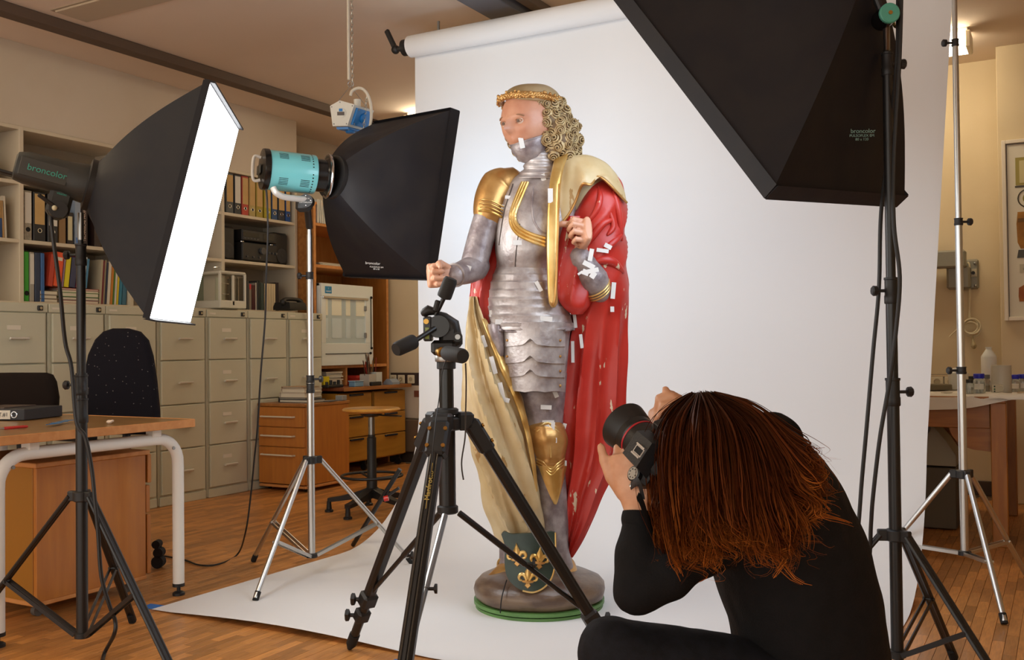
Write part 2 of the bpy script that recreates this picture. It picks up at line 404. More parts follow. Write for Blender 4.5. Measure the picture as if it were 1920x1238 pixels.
book(yb[0], yb[1], 1, .205, cm('8a6a42'), 'plain tan book right of the black binders')
book(yb[2], yb[3], 1, .21, cm('241a1c'), 'dark book with gold spine lettering under the flash clamp', band=(cm('c9bf9a'), .5, .75))
book(yb[4], yb[5], 1, .30, cm('8d9cb0'), 'pale blue-white tall book behind the stand', band=(cm('4f76b4'), .1, .12))
y_ = book(yb[6], yb[7], 1, .28, cm('2a191b'), 'dark maroon book lettered along its spine beside the softbox')
text('spine_lettering', 'TECHNISCHE PROBE', cm('d8c0b0'), (-5.6985, (yb[6]+yb[7])/2, tz(1)+.14), (0, 0, 1), (0, -1, 0), .024, y_)
book(yb[8], yb[9], 1, .27, cm('33221f'), 'brown book half hidden by the softbox edge')
# upper bays: rolled paper and magazine pile
o = MB().cyl((-5.80, 3.90, 2.185), (-5.80, 4.62, 2.185), .055, 20).build('paper_tube', mk('roll_paper', 'cfc4b4', .7)); tag(o, 'pale rolled paper tube on the top shelf behind the flash head', 'paper roll')
for k in range(9):
    m = [cm('b9a58a'), cm('8a7462'), cm('c6baa6'), cm('6e5a4a')][k % 4] if k else cm('8a2f28')
    o = MB().box((-5.83+.006*math.sin(k*2.1), 3.60+.012*math.cos(k*3.3), tz(2)+.0065+k*.0135), (.23, .27, .0125), rotz(.03*math.sin(k*5)), .001).build('magazine', m)
    tag(o, ORD[k]+' thin magazine from the bottom in the leftmost top shelf pile' if k else 'red magazine at the bottom of the pile on the leftmost top shelf', 'magazine', 'pile of magazines')
yb = [ypx(q, 450) for q in (2, 8, 9, 13, 15, 20, 26, 30)]
book(yb[0], yb[1], 1, .12, cm('23406e'), 'small blue book on the leftmost middle shelf')
book(yb[2], yb[3], 1, .23, cm('b08a58'), 'tan book on the leftmost middle shelf', .04)
book(yb[4]-.01, yb[5]-.01, 1, .26, cm('c8bda9'), 'pale slim book leaning on the leftmost middle shelf', .05)
# lower shelf, left: binders and colourful books
binder(49, 58.5, 0, cm('3aa22e'), None, 'bright green binder on the lowest shelf', 520, .315, split=.25, grp='binders on the lowest shelf', holem=rubber)
binder(59.5, 68.5, 0, cm('a59f92'), wl, 'pale grey binder beside the bright green one', 520, .315, ring=False, grp='binders on the lowest shelf')
binder(69.5, 80, 0, cm('27344f'), None, 'dark blue binder on the lowest shelf', 520, .315, ring=False, grp='binders on the lowest shelf')
binder(80.5, 88, 0, cm('2d5f9c'), None, 'mid blue binder on the lowest shelf', 520, .315, ring=False, grp='binders on the lowest shelf')
def flatbook(yc, z, w, d, h, m, label, x=-5.70, rot=0, grp='stacked books on the lowest shelf', name='book'):
    t = thing(name, label, 'book', (x-d/2, yc, z), group=grp); R = rotz(rot)
    b = MB(); c = V((x-d/2, yc, z+h/2))
    for s in (-1, 1): b.box(c+V((0, 0, s*(h/2-.0013))), (d, w, .0026), R)
    b.box(c+R@V((-d/2+.002, 0, 0)), (.004, w, h), R); b.build('cover', m, t)
    MB().box(c, (d-.006, w-.012, h-.005), R).build('pages', pagem, t)
z = tz(0); yA, yB_ = ypx(76, 545), ypx(190, 545); ym = (yA+yB_)/2; yq = ypx(113, 540)
for hh, w, yc, m, lb in ((.022, yq-yA, (yA+yq)/2, '6d5a46', 'brown'), (.024, yq-yA-.01, (yA+yq)/2, '8c7a62', 'faded tan'), (.026, yq-yA, (yA+yq)/2, '7a674e', 'dull khaki')):
    flatbook(yc, z, w, .2, hh, cm(m), lb+' book lying in the left stack on the lowest shelf'); z += hh+.001
z = tz(0)
for hh, m, lb in ((.020, 'a35560', 'rose red'), (.020, '3c3a38', 'black'), (.028, '3c8a2c', 'green'), (.014, 'c9bfa8', 'cream with yellow end'), (.012, 'a8323c', 'crimson')):
    flatbook((yq+yB_)/2+.003, z, yB_-yq-.01, .21, hh, cm(m), lb+' book lying in the right stack on the lowest shelf'); z += hh+.001
zl = z+.003
lean = [(97, 106, 'b8402a', .21, 'rust red'), (107, 122, 'e0542a', .225, 'orange'), (123, 126, '8f6f86', .19, 'mauve'), (127, 136, 'd9c81e', .20, 'yellow'), (137, 148, '3a3f5c', .2, 'navy'), (149, 161, '8c2c58', .22, 'magenta'), (162, 165, 'cfd6dc', .21, 'white slim'), (166, 170, '4a82a8', .2, 'light blue slim')]
rnd = random.Random(5)
for a, c, h, hh, n in lean:
    y0, y1 = ypx(a, 490), ypx(c, 490)
    book(y0-.015, y1-.015, 0, hh, cm(h), n+' book leaning on top of the stacked books', -.13+.02*rnd.random(), .19, z=zl, grp='books leaning above the stacks', band=(cm('d8cfc0'), .8, .1) if n in ('orange', 'magenta') else None)
lean = [(189, 193, 'b0a48c', 'greyish'), (193.5, 196, '7a2430', 'dark red'), (196.5, 199, '9a8a70', 'khaki'), (199.5, 203, '26304a', 'navy blue'), (203.5, 209, 'd8cfc0', 'cream'), (209.5, 214, 'c07a24', 'ochre'), (214.5, 217, '4a7a34', 'moss green'), (217.5, 221, 'd5d0ca', 'white'), (221.5, 225, 'd6bc20', 'lemon yellow'), (225.5, 231, '2f7a98', 'teal'), (232, 240, '41728a', 'slate blue')]
for a, c, h, n in lean:
    y0, y1 = ypx(a, 520), ypx(c, 520); book(y0, y1, 0, .285+.02*rnd.random(), cm(h), n+' book standing right of the stacked books', -.07, .2, grp='books by the softbox edge')
# ---- stereo on the middle right shelf
z = tz(1); y0, y1 = ypx(458, 470), ypx(523, 470)
for pxa, pxb, lab in ((419, 449, 'black loudspeaker left of the stereo'), (521, 548, 'black loudspeaker right of the stereo')):
    a, c = ypx(pxa, 470), ypx(pxb, 470); t = thing('loudspeaker', lab, 'loudspeaker', (-5.80, (a+c)/2, z), group='stereo loudspeakers')
    MB().box((-5.82, (a+c)/2, z+.135), (.2, c-a, .27), None, .02).build('cabinet', blackp, t)
    MB().lathe((-5.722, (a+c)/2, z+.075), (1, 0, 0), [(.062, 0), (.062, .006), (.055, .008), (.03, .003), (.012, .006)], 24).build('woofer', mk('cone', '2b2a2c', .6), t)
for zz, hh, lab, n in ((z, .155, 'large black stereo amplifier with round volume knob', 'amplifier'), (z+.157, .10, 'slim black cassette and tuner deck on the amplifier', 'tape_deck')):
    t = thing(n, lab, 'stereo', (-5.83, (y0+y1)/2, zz)); yc = (y0+y1)/2; W = y1-y0
    MB().box((-5.84, yc, zz+hh/2+.005), (.27, W, hh-.01), None, .004).build('case', blackp, t)
    MB().box((-5.703, yc, zz+hh/2+.005), (.006, W-.01, hh-.02), None, .002).build('front_panel', mk('hifi_front', '232428', .35), t)
    for s in (-1, 1): MB().cyl((-5.74, yc+s*W*.42, zz), (-5.74, yc+s*W*.42, zz+.006), .02, 12).build('foot', chrome, t)
    if n == 'amplifier':
        MB().cyl((-5.700, yc+.02, zz+.095), (-5.678, yc+.02, zz+.095), .028, 20).build('volume_knob', mk('knob_grey', '4a4a4d', .35), t)
        for q in (.1, .14, .18): MB().cyl((-5.700, yc+q, zz+.085), (-5.688, yc+q, zz+.085), .010, 12).build('knob', mk('knob_grey', '4a4a4d', .35), t)
        for q in (-.15, -.08, -.01, .07): MB().cyl((-5.700, yc+q, zz+.04), (-5.69, yc+q, zz+.04), .008, 12).build('knob', mk('knob_grey', '4a4a4d', .35), t)
    else:
        MB().box((-5.699, yc-.10, zz+.06), (.003, .18, .035)).build('display', mk('hifi_glass', '12161c', .1), t)
        MB().box((-5.699, yc+.10, zz+.055), (.004, .13, .05), None, .001).build('cassette_door', mk('hifi_glass', '12161c', .1), t)
        for q in range(5): MB().box((-5.698, yc-.17+q*.035, zz+.03), (.005, .024, .008)).build('button', mk('knob_grey', '4a4a4d', .35), t)
# ---- measuring recorder cage on the cabinet top
z = tz(0); cage = mk('cage_white', 'd3cdbd', .45)
a, c = ypx(409, 540, -5.60), ypx(459, 540, -5.60); yc = (a+c)/2; W = c-a
t = thing('thermohygrograph', 'white metal recorder cage with windows and carrying handle on the cabinets', 'recorder', (-5.72, yc, z))
D = .30; Hh = .285; xf = -5.58
MB().box((xf-D/2, yc, z+.03), (D, W, .06), None, .006).build('base', cage, t)
MB().box((xf-D/2, yc, z+Hh-.012), (D, W, .024), None, .01).build('roof', cage, t)
for sx in (0, 1):
    for y in ((a+.01, c-.01)): MB().box((xf-.012-sx*(D-.024), y, z+Hh/2), (.022, .02, Hh-.03), None, .004).build('corner_post', cage, t)
MB().box((xf-.006, yc+.0, z+Hh/2), (.012, .018, Hh-.06)).build('mullion', cage, t)
gl = glass('clear_glass')
for s in (-1, 1): MB().box((xf-.01, yc+s*W*.235, z+.155), (.003, W*.38, .19)).build('window_pane', gl, t)
MB().box((xf-D+.004, yc, z+.155), (.004, W-.02, .2)).build('rear_plate', mk('rear_green', '8f937a', .5), t)
for k in range(6): MB().cyl((xf-.06, yc+.02+k*.018, z+.06), (xf-.06, yc+.02+k*.018, z+.25), .0035, 8).build('rod', chrome if k % 2 else blackp, t)
MB().cyl((xf-.09, yc-.05, z+.06), (xf-.09, yc-.05, z+.235), .038, 20).build('chart_drum', mk('drum_paper', 'b9b69a', .6), t)
for q in (.11, .19): MB().box((xf-.05, yc-.04, z+q), (.006, .07, .006)).build('pen_arm', chrome, t)
MB().tube(cr([(xf-.12, a+.05, z+Hh), (xf-.12, a+.05, z+Hh+.03), (xf-.12, yc-.005, z+Hh+.032), (xf-.12, yc+.0, z+Hh)], 4), .004, 8).build('carry_handle', chrome, t)
MB().cyl((xf, yc+.0, z+.03), (xf+.003, yc, z+.03), .006, 10).build('latch', rubber, t)
# books right of the cage, on the cabinet top
sp = [(460, 466, '1b1a22', .25, 'black', 0), (466.5, 470, '4a4a48', .23, 'charcoal', 0), (470.5, 475, '8a8072', .21, 'grey with red top', 1), (475.5, 482, '4a1a1e', .20, 'oxblood', 0), (482.5, 484.5, 'c9c2b6', .22, 'slim white', 0), (485, 488, '3d3f42', .235, 'slate', 0), (488.5, 491.5, '2a332f', .24, 'bottle green', 0), (492, 498, '3b4a45', .225, 'grey-green', 0)]
for p0_, p1_, h, hh, n, r in sp:
    book(ypx(p0_, 550), ypx(p1_, 550), 0, hh, cm(h), n+' book standing right of the recorder cage', 0, .18, grp='books right of the recorder cage', band=(cm('d2333c'), .88, .2) if r else None)
for k in range(5):
    p0_ = 499+k*4.2; book(ypx(p0_, 550), ypx(p0_+4.1, 550), 0, .222, mk('cream_mag', 'd0bd98', .75), ORD[k]+' cream slim journal from the left, beside the dark folder', 0, .19, grp='cream journals', name='journal', cat='journal', pages=False)
book(ypx(520.5, 550), ypx(526, 550), 0, .235, cm('2a2226'), 'dark folder at the right end of the cream journals', 0, .21, grp='books right of the recorder cage')
# ---- telephone with coiled cord
t = thing('telephone', 'black desk telephone on the cabinet by the wooden shelf', 'telephone', (-5.60, 6.2, 1.352))
yc = (ypx(528, 570, -5.5)+ypx(566, 570, -5.5))/2
MB().loft([[V((-5.52+.0*k, yc, 1.378))+V((x*q, y*q2, zz)) for x, y in ((-.09, -.1), (.09, -.1), (.09, .1), (-.09, .1))] for k, (q, q2, zz) in enumerate(((1, 1, 0), (1, 1, .025), (.85, .95, .06)))]).build('base', blackp, t)
MB().tube(cr([(-5.50, yc-.105, 1.435), (-5.50, yc-.07, 1.462), (-5.50, yc+.07, 1.462), (-5.50, yc+.105, 1.435)], 4), [.026, .028, .022, .018, .016, .016, .016, .016, .018, .022, .026, .028, .026], 12, rnd=True).build('handset', blackp, t)
pts = []
c0 = pl(577, 575, 'x', -5.33); c1 = pl(583, 612, 'x', -5.33)
for k in range(200):
    q = k/199; p = c0.lerp(c1, q) if q < .999 else c1; a = q*2*PI*22
    pts.append(p+V((.008*math.cos(a)+.01, .011*math.sin(a), 0)))
MB().tube(pts, .0028, 6).build('coiled_cord', blackp, t)
lp = pl(582, 608, 'x', -5.33)
MB().tube([lp+V((.004, .016*math.sin(2*PI*k/20), -.03+.03*math.cos(2*PI*k/20))) for k in range(20)], .0045, 6, loop=True).build('cord_loop', blackp, t)
MB().tube(cr([tuple(pl(586, 620, 'x', -5.34)), tuple(pl(586, 700, 'x', -5.34)), tuple(pl(584, 752, 'x', -5.34))], 6), .002, 6).build('line_cord', blackp, t)
# ================================================================== desk in the left foreground
beech = mk('beech_veneer', 'bd782f', .4, col2='ab6829', sc=5, stretch=(6, 6, .7), lo=.3, hi=.75, coat=.15)
beechl = mk('beech_edge', 'cf8f52', .45, col2='c58346', sc=5, stretch=(1, 6, 6))
topm = mk('desk_laminate', '96703f', .35, col2='8a6639', sc=4, stretch=(1, 8, 1), coat=.2)
beechd = mk('beech_dark', 'a86f35', .4, col2='955e2a', sc=5, stretch=(6, .7, 6), coat=.1)
d = thing('desk', 'wooden desk with white bent-tube end frames at the left', 'desk', (-4.0, 2.6, 0))
MB().box((-4.02, 2.585, .744), (1.43, .95, .031), None, .002).build('tabletop', topm, d)
MB().box((-3.302, 2.585, .744), (.008, .956, .034), None, .002).build('edge_band', beechl, d)
MB().box((-4.02, 3.063, .744), (1.43, .008, .034), None, .002).build('edge_band', beechl, d)
for x in (-3.37, -4.6):
    P = [(x, 3.03, .05), (x, 3.03, .3), (x, 3.03, .56)]
    for k in range(1, 8):
        a = PI/2*k/8; P.append((x, 2.92+.11*math.cos(a), .573+.11*math.sin(a)))
    P += [(x, 2.91, .683), (x, 2.6, .683), (x, 2.32, .683)]
    for k in range(1, 8):
        a = PI/2*k/8; P.append((x, 2.31-.11*math.sin(a), .573+.11*math.cos(a)))
    P += [(x, 2.2, .56), (x, 2.2, .05)]
    fr = MB().tube(P, .0245, 18).build('tube_frame', white, d, 60)
    for y in (3.03, 2.2):
        MB().lathe((x, y, .038), (0, 0, 1), [(.026, 0), (.026, .014)], 18).build('end_ring', blackp, fr)
        MB().lathe((x, y, 0), (0, 0, 1), [(.026, 0), (.026, .010), (.018, .016), (.008, .018), (.008, .04)], 16).build('levelling_foot', blackp, fr)
    for y in (2.90, 2.33): MB().box((x, y, .712), (.05, .045, .034), None, .004).build('bracket', white, fr)
    for y in (2.985, 2.245): MB().cyl((x+.022, y, .64), (x+.027, y, .64), .007, 10).build('bolt_cap', steel, fr)
MB().box((-4.0, 2.62, .712), (1.2, .05, .03)).build('cross_rail', blackp, d)
# pedestal under it
t = thing('drawer_pedestal', 'orange beech drawer pedestal on castors under the left desk', 'pedestal', (-3.85, 2.75, 0))
b = MB()
MB().box((-3.56, 2.745, .335), (.02, .53, .53), None, .002).build('side_panel', beech, t)
MB().box((-4.14, 2.745, .335), (.02, .53, .53), None, .002).build('side_panel', beech, t)
MB().box((-3.85, 2.487, .335), (.56, .02, .53), None, .002).build('back_panel', mk('pedestal_back', 'a06a1e', .45), t)
MB().box((-3.85, 2.752, .61), (.61, .56, .02), None, .003).build('top_panel', beechl, t)
MB().box((-3.85, 2.745, .062), (.60, .54, .018), None, .003).build('bottom_panel', beechl, t)
for z0, z1, q in ((.475, .60, .03), (.345, .465, .012), (.075, .335, .022)):
    dr = MB().box((-3.85, 3.018+q/2, (z0+z1)/2), (.60, .02, z1-z0), None, .003).build('drawer', beech, t)
    MB().tube([(-3.95, 3.03+q, z1-.03), (-3.95, 3.055+q, z1-.03), (-3.75, 3.055+q, z1-.03), (-3.75, 3.03+q, z1-.03)], .005, 8).build('handle', white, dr)
for x in (-3.62, -4.08):
    for y in (2.53, 2.96):
        c = MB().cyl((x-.012, y, .022), (x+.012, y, .022), .0215, 14); c.box((x, y, .046), (.018, .022, .014)); c.build('castor', mk('castor_grey', '55514c', .5), t)
# things on the desk
ZD = .7605
p = pl(36, 789, 'z', ZD)
t = thing('ring_binder', 'black ring binder with white label lying flat on the left desk', 'binder', p, math.radians(20))
R = rotz(math.radians(20)); c = V(p)
MB().box(c+R@V((-.10, .13, .026)), (.26, .27, .050), R, .003).build('cover', cm('232328'), t)
MB().box(c+R@V((-.088, -.0065, .026)), (.10, .003, .038), R).build('spine_label', wl, t)
text('handwriting', '45 T.#1', cm('3a3a40'), c+R@V((-.086, -.0085, .026)), R@V((1, 0, 0)), (0, 0, 1), .024, t)
MB().torus(c+R@V((-.02, -.006, .026)), R@V((0, 1, 0)), .013, .0025, 18, 6).build('finger_ring', chrome, t)
q = c+R@V((-.16, .12, .0535)); o = MB().box(q, (.16, .22, .006), R, .001).build('notebook', cm('4a3a32')); tag(o, 'thin dark notebook lying on the black desk binder', 'notebook')
p0 = pl(-8, 805, 'z', ZD+.006); p1 = pl(50, 800, 'z', ZD+.006)
t = thing('pen', 'red ballpoint pen lying on the left desk', 'pen', p1-V((0, 0, .006)))
MB().tube([p1, p1.lerp(p0, .72)], [.0055, .006], 10, rnd=True).build('barrel', mk('red_plastic', 'c8281c', .3), t)
MB().tube([p1.lerp(p0, .72), p1.lerp(p0, 1)], [.005, .0015], 10).build('tip', chrome, t)
p0 = pl(96, 797, 'z', ZD+.006); p1 = pl(131, 789, 'z', ZD+.006)
t = thing('blister_wrapper', 'small crumpled blue wrapper on the left desk', 'wrapper', p0)
b = MB(); rn = random.Random(3); g = [[p0.lerp(p1, i/7)+V((.0, .012*(j-2), .004*rn.random()+.002)) for j in range(5)] for i in range(8)]; b.loft([row+[q-V((0, 0, .0025)) for q in row[::-1]] for row in g]); b.build('wrapper', mk('blue_foil', '2f7fc0', .25, .3), t)
p0 = pl(205, 795, 'z', ZD); o = MB().sphere(p0+V((0, 0, .008)), (.014, .010, .008), 10, 6).sphere(p0+V((.01, .006, .012)), (.006, .008, .005), 8, 6).build('eraser_crumb', mk('cream_bit', 'e6d2bd', .7)); tag(o, 'small cream coloured crumb on the desk top', 'crumb')
# ================================================================== office chairs behind the desk
dots = mk('chair_fabric', '14121a', .9, spec=.2)
def dotted():
    m = mk('dotted_fabric', '14121a', .9, spec=.2); nt = m.node_tree; N = nt.nodes; L = nt.links
    tc = N.new('ShaderNodeTexCoord'); v = N.new('ShaderNodeTexVoronoi'); v.inputs['Scale'].default_value = 42; v.inputs['Randomness'].default_value = .75
    L.new(tc.outputs['Object'], v.inputs['Vector']); r = N.new('ShaderNodeValToRGB'); r.color_ramp.elements[0].position = .08; r.color_ramp.elements[1].position = .13
    r.color_ramp.elements[0].color = srgb('77726f'); r.color_ramp.elements[1].color = srgb('14121a'); L.new(v.outputs['Distance'], r.inputs[0]); L.new(r.outputs[0], N['Principled BSDF'].inputs['Base Color'])
    return m
dotm = dotted()
def office_chair(lab, outline, depth, backm, tilt=0, seatz=.48):
    P = [at(x, y, depth) for x, y in outline]; c = sum(P, V((0, 0, 0)))/len(P)
    fw = V((_f.x, _f.y, 0)).normalized()                       # the backrest turns its face along the view
    base = V((c.x, c.y, 0))-fw*.10-_r0*.25
    t = thing('office_chair', lab, 'chair', base)
    rings = []
    for off, s in ((-.035, .86), (-.03, .95), (-.012, 1.0), (.018, 1.0), (.034, .95), (.038, .85)):
        rings.append([c+(q-c)*s+fw*(off+.07*((q.z-c.z)*.8)**2) for q in P])
    MB().loft(rings).build('backrest', backm, t, 60)
    sd = _r0
    R = Matrix((sd, fw, V((0, 0, 1)))).transposed()
    MB().box(base+V((0, 0, seatz)), (.46, .44, .08), R, .03).build('seat', backm, t)
    zb = c.z-.12
    MB().tube(cr([tuple(base+V((0, 0, seatz-.05))), tuple(V((c.x, c.y, 0))+fw*.02+V((0, 0, seatz-.03))), tuple(V((c.x, c.y, 0))+fw*.07+V((0, 0, seatz+.1))), tuple(V((c.x, c.y, 0))+fw*.05+V((0, 0, zb)))], 5), .02, 10).build('back_bar', blackp, t)
    MB().cyl(base+V((0, 0, .1)), base+V((0, 0, seatz-.03)), .025, 14).build('gas_column', blackp, t)
    for k in range(5):
        a = 2*PI*k/5+.4; e = V((math.cos(a), math.sin(a), 0))
        l = MB().bar(base+V((0, 0, .115)), base+e*.30+V((0, 0, .075)), .04, .03, None, .008).build('base_leg', blackp, t)
        cst = MB(); s = V((-e.y, e.x, 0)); cp = base+e*.30+V((0, 0, .027)); cst.cyl(cp-s*.02, cp+s*.02, .0265, 14).box(cp+V((0, 0, .032)), (.02, .02, .03)); cst.build('castor', blackp, l)
    return t
office_chair('black office chair with pale dotted fabric on its tall rounded backrest', [(152, 815), (153, 770), (158, 710), (167, 665), (180, 637), (195, 622), (213, 616), (240, 616), (262, 622), (277, 638), (286, 668), (293, 715), (298, 770), (299, 815)], 5.0, dotm)
office_chair('dark brown-black low-backed office chair at the left photo edge', [(-70, 800), (-78, 770), (-80, 730), (-72, 706), (-50, 700), (20, 699), (85, 699), (97, 703), (104, 716), (109, 745), (108, 768), (98, 790), (60, 806)], 5.1, mk('brown_fabric', '1d1410', .9, spec=.2))
# ================================================================== drawer unit in front of the cabinets
t = thing('drawer_unit', 'low orange-brown drawer unit with three white bar handles before the cabinets', 'drawer unit', (-5.12, 5.84, 0))
x0, x1, y0, y1 = -5.345, -4.89, 5.60, 6.10
MB().box(((x0+x1)/2, (y0+y1)/2, .34), (x1-x0, y1-y0, .58), None, .003).build('body', beech, t)
MB().box(((x0+x1)/2, (y0+y1)/2-.008, .642), (x1-x0+.01, y1-y0+.03, .022), None, .003).build('top_panel', beechd, t)
MB().box(((x0+x1)/2, (y0+y1)/2, .036), (x1-x0+.004, y1-y0+.02, .02), None, .003).build('bottom_panel', beechl, t)
for z0, z1, zh in ((.480, .625, .555), (.332, .474, .412), (.055, .326, .270)):
    dr = MB().box(((x0+x1)/2, y0-.009, (z0+z1)/2), (x1-x0-.006, .018, z1-z0), None, .003).build('drawer', beech, t)
    MB().tube([(x0+.04, y0-.018, zh), (x0+.045, y0-.042, zh), (x1-.10, y0-.042, zh), (x1-.095, y0-.018, zh)], .0065, 10).build('handle', mk('handle_cream', 'd9cdb8', .4), dr)
for x in (x0+.05, x1-.05):
    for y in (y0+.05, y1-.05): MB().cyl((x-.01, y, .013), (x+.01, y, .013), .013, 12).build('castor', blackp, t)
zt = .6535
def flat2(c, w, d, h, m, label, rz=0, name='book', grp='books on the low drawer unit'):
    t = thing(name, label, 'book', c, group=grp); R = rotz(rz); c = V(c)+V((0, 0, h/2)); b = MB()
    for s in (-1, 1): b.box(c+V((0, 0, s*(h/2-.0015))), (w, d, .003), R)
    b.box(c+R@V((-w/2+.002, 0, 0)), (.004, d, h), R); b.build('cover', m, t); MB().box(c, (w-.016, d-.018, h-.0065), R).build('pages', pagem, t)
z = zt; cx, cy = -5.11, 5.80
for h, w, m, l in ((.024, .30, '2b2a2c', 'black-bound book at the bottom of the stack'), (.012, .26, '4a4a4c', 'thin grey book above the black-bound one'), (.038, .25, 'cbbda8', 'thick pale book in the middle of the stack'), (.030, .24, 'd8ccb8', 'cream book second from the top of the stack'), (.012, .21, 'a88868', 'thin tan book topping the stack')):
    flat2((cx+.012*math.sin(z*90), cy, z), w, .20, h, cm(m), l+' on the low drawer unit', .06*math.sin(z*77)); z += h+.001
for k, (x, y, w, d_, m, l) in enumerate(((-4.985, 5.98, .10, .17, 'b9bbb9', 'loose pale paper sheet on the low drawer unit'), (-4.93, 5.93, .06, .15, '5d6064', 'dark grey leaflet on the low drawer unit'))):
    o = MB().box((x, y, zt+.002+.003*k), (w, d_, .003), rotz(.3*k)).build('paper_sheet', cm(m)); tag(o, l, 'paper', 'loose papers')
o = MB().box((-4.935, 6.06, zt+.021), (.07, .06, .04), None, .004).build('small_box', cm('8a8b88')); tag(o, 'small grey box at the rear corner of the low drawer unit', 'box')
# ================================================================== beech corner unit with worktop
XU = -5.50
u = thing('corner_shelf_unit', 'tall beech shelf unit in the corner right of the filing cabinets', 'shelf unit', (-5.77, 6.93, 0))
MB().box((-5.775, 6.426, 1.15), (.54, .026, 2.3), None, .002).build('side_panel', beechd, u)
MB().box((-5.775, 7.44, 1.15), (.54, .026, 2.3), None, .002).build('side_panel', mk('beech_inner', 'a5682b', .42, col2='9a5f24', sc=5, stretch=(6, 6, .7)), u)
MB().box((-5.503, 7.44, 1.15), (.004, .028, 2.3)).build('edge_band', beechl, u)
MB().box((-5.503, 6.426, 1.15), (.004, .028, 2.3)).build('edge_band', beechl, u)
MB().box((-6.035, 6.93, 1.15), (.012, .99, 2.3)).build('back_panel', mk('unit_back', 'b88244', .5, col2='aa7438', sc=4, stretch=(6, 6, .8)), u)
for px, py in ((600, 421), (600, 499), (660, 687)):
    z = pl(px, py, 'x', XU).z; MB().box((-5.765, 6.933, z), (.52, .985, .026), None, .002).build('shelf_board', beechl, u)
zs1 = pl(600, 421, 'x', XU).z+.013; zs2 = pl(600, 499, 'x', XU).z+.013; zs3 = pl(660, 687, 'x', XU).z+.013
MB().box((-5.765, 6.933, 2.29), (.52, .985, .024), None, .002).build('shelf_board', beechl, u)
yd = ypx(651, 715, XU); MB().box((-5.72, yd, (.735+zs3-.026)/2), (.43, .022, zs3-.026-.735), None, .002).build('divider', beechl, u)
# worktop and the two drawer pedestals below
wt = thing('worktop', 'red-brown worktop below the beech corner shelves', 'worktop', (-5.6, 6.93, .69))
MB().box((-5.61, 6.92, .718), (.80, .96, .028), None, .003).build('top', mk('worktop_redbrown', '8a4c2a', .4, col2='7c4224', sc=6, stretch=(8, 1, 1)), wt)
MB().box((-5.212, 6.92, .718), (.006, .964, .032), None, .002).build('edge_band', beechd, wt)
for s in (0, 1):
    y0, y1 = (6.46, 6.90) if s == 0 else (6.94, 7.40)
    t = thing('drawer_pedestal', ('ochre drawer pedestal under the worktop, left of the stool column', 'ochre drawer pedestal under the worktop, right of the stool column')[s], 'pedestal', (-5.5, (y0+y1)/2, 0), group='ochre pedestals under the worktop')
    och = mk('ochre_front', 'b8842f', .45, col2='ad7a28', sc=4, stretch=(6, .8, 6))
    MB().box((-5.55, (y0+y1)/2, .385), (.50, y1-y0, .59), None, .003).build('body', och, t)
    for z0, z1 in ((.495, .675), (.305, .485), (.10, .295)):
        dr = MB().box((-5.29, (y0+y1)/2, (z0+z1)/2), (.018, y1-y0-.004, z1-z0), None, .003).build('drawer', och, t)
        MB().bar((-5.272, (y0+y1)/2-.09, z1-.012), (-5.272, (y0+y1)/2+.09, z1-.012), .02, .016, None, .004).build('handle', mk('handle_bluegrey', '3c4250', .25, .6), dr)
    for x in (-5.33, -5.75):
        for y in (y0+.05, y1-.05): c = MB().cyl((x, y-.012, .032), (x, y+.012, .032), .0315, 14); c.box((x, y, .075), (.03, .02, .03)); c.build('castor', blackp, t)
# white glass-front cabinet standing on the unit's shelf
vw = mk('vitrine_white', 'e2e8e4', .4); t = thing('glass_front_cabinet', 'white cabinet with a large glazed front and hinges on the corner shelf', 'cabinet', (-5.66, 6.8, zs3))
ya, yb2 = 6.455, 7.165; za, zb = zs3, zs3+.70; xf = -5.47
MB().box((-5.84, (ya+yb2)/2, (za+zb)/2), (.02, yb2-ya, zb-za)).build('rear_wall', vw, t)
for y in (ya+.012, yb2-.012): MB().box((-5.66, y, (za+zb)/2), (.36, .024, zb-za), None, .003).build('side_wall', vw, t)
for z in (za+.012, zb-.012): MB().box((-5.66, (ya+yb2)/2, z), (.36, yb2-ya, .024), None, .003).build('deck', vw, t)
FW = .075
MB().box((xf, (ya+yb2)/2, zb-.055), (.02, yb2-ya, .11), None, .003).build('front_frame', vw, t)
MB().box((xf, (ya+yb2)/2, za+.095), (.02, yb2-ya, .19), None, .003).build('front_frame', vw, t)
for y in (ya+.03, yb2-.055): MB().box((xf, y, (za+zb)/2+.04), (.02, .06 if y < 6.6 else .11, zb-za-.30), None, .003).build('front_frame', vw, t)
MB().box((xf+.014, (ya+yb2)/2-.03, zb-.118), (.012, yb2-ya-.09, .02), None, .003).build('chrome_rail', chrome, t)
MB().box((xf-.004, (ya+yb2)/2-.03, (za+zb)/2+.04), (.006, yb2-ya-.14, zb-za-.29)).build('glass_pane', mk('vitrine_glass', 'bccdd0', .03, spec=1.0), t)
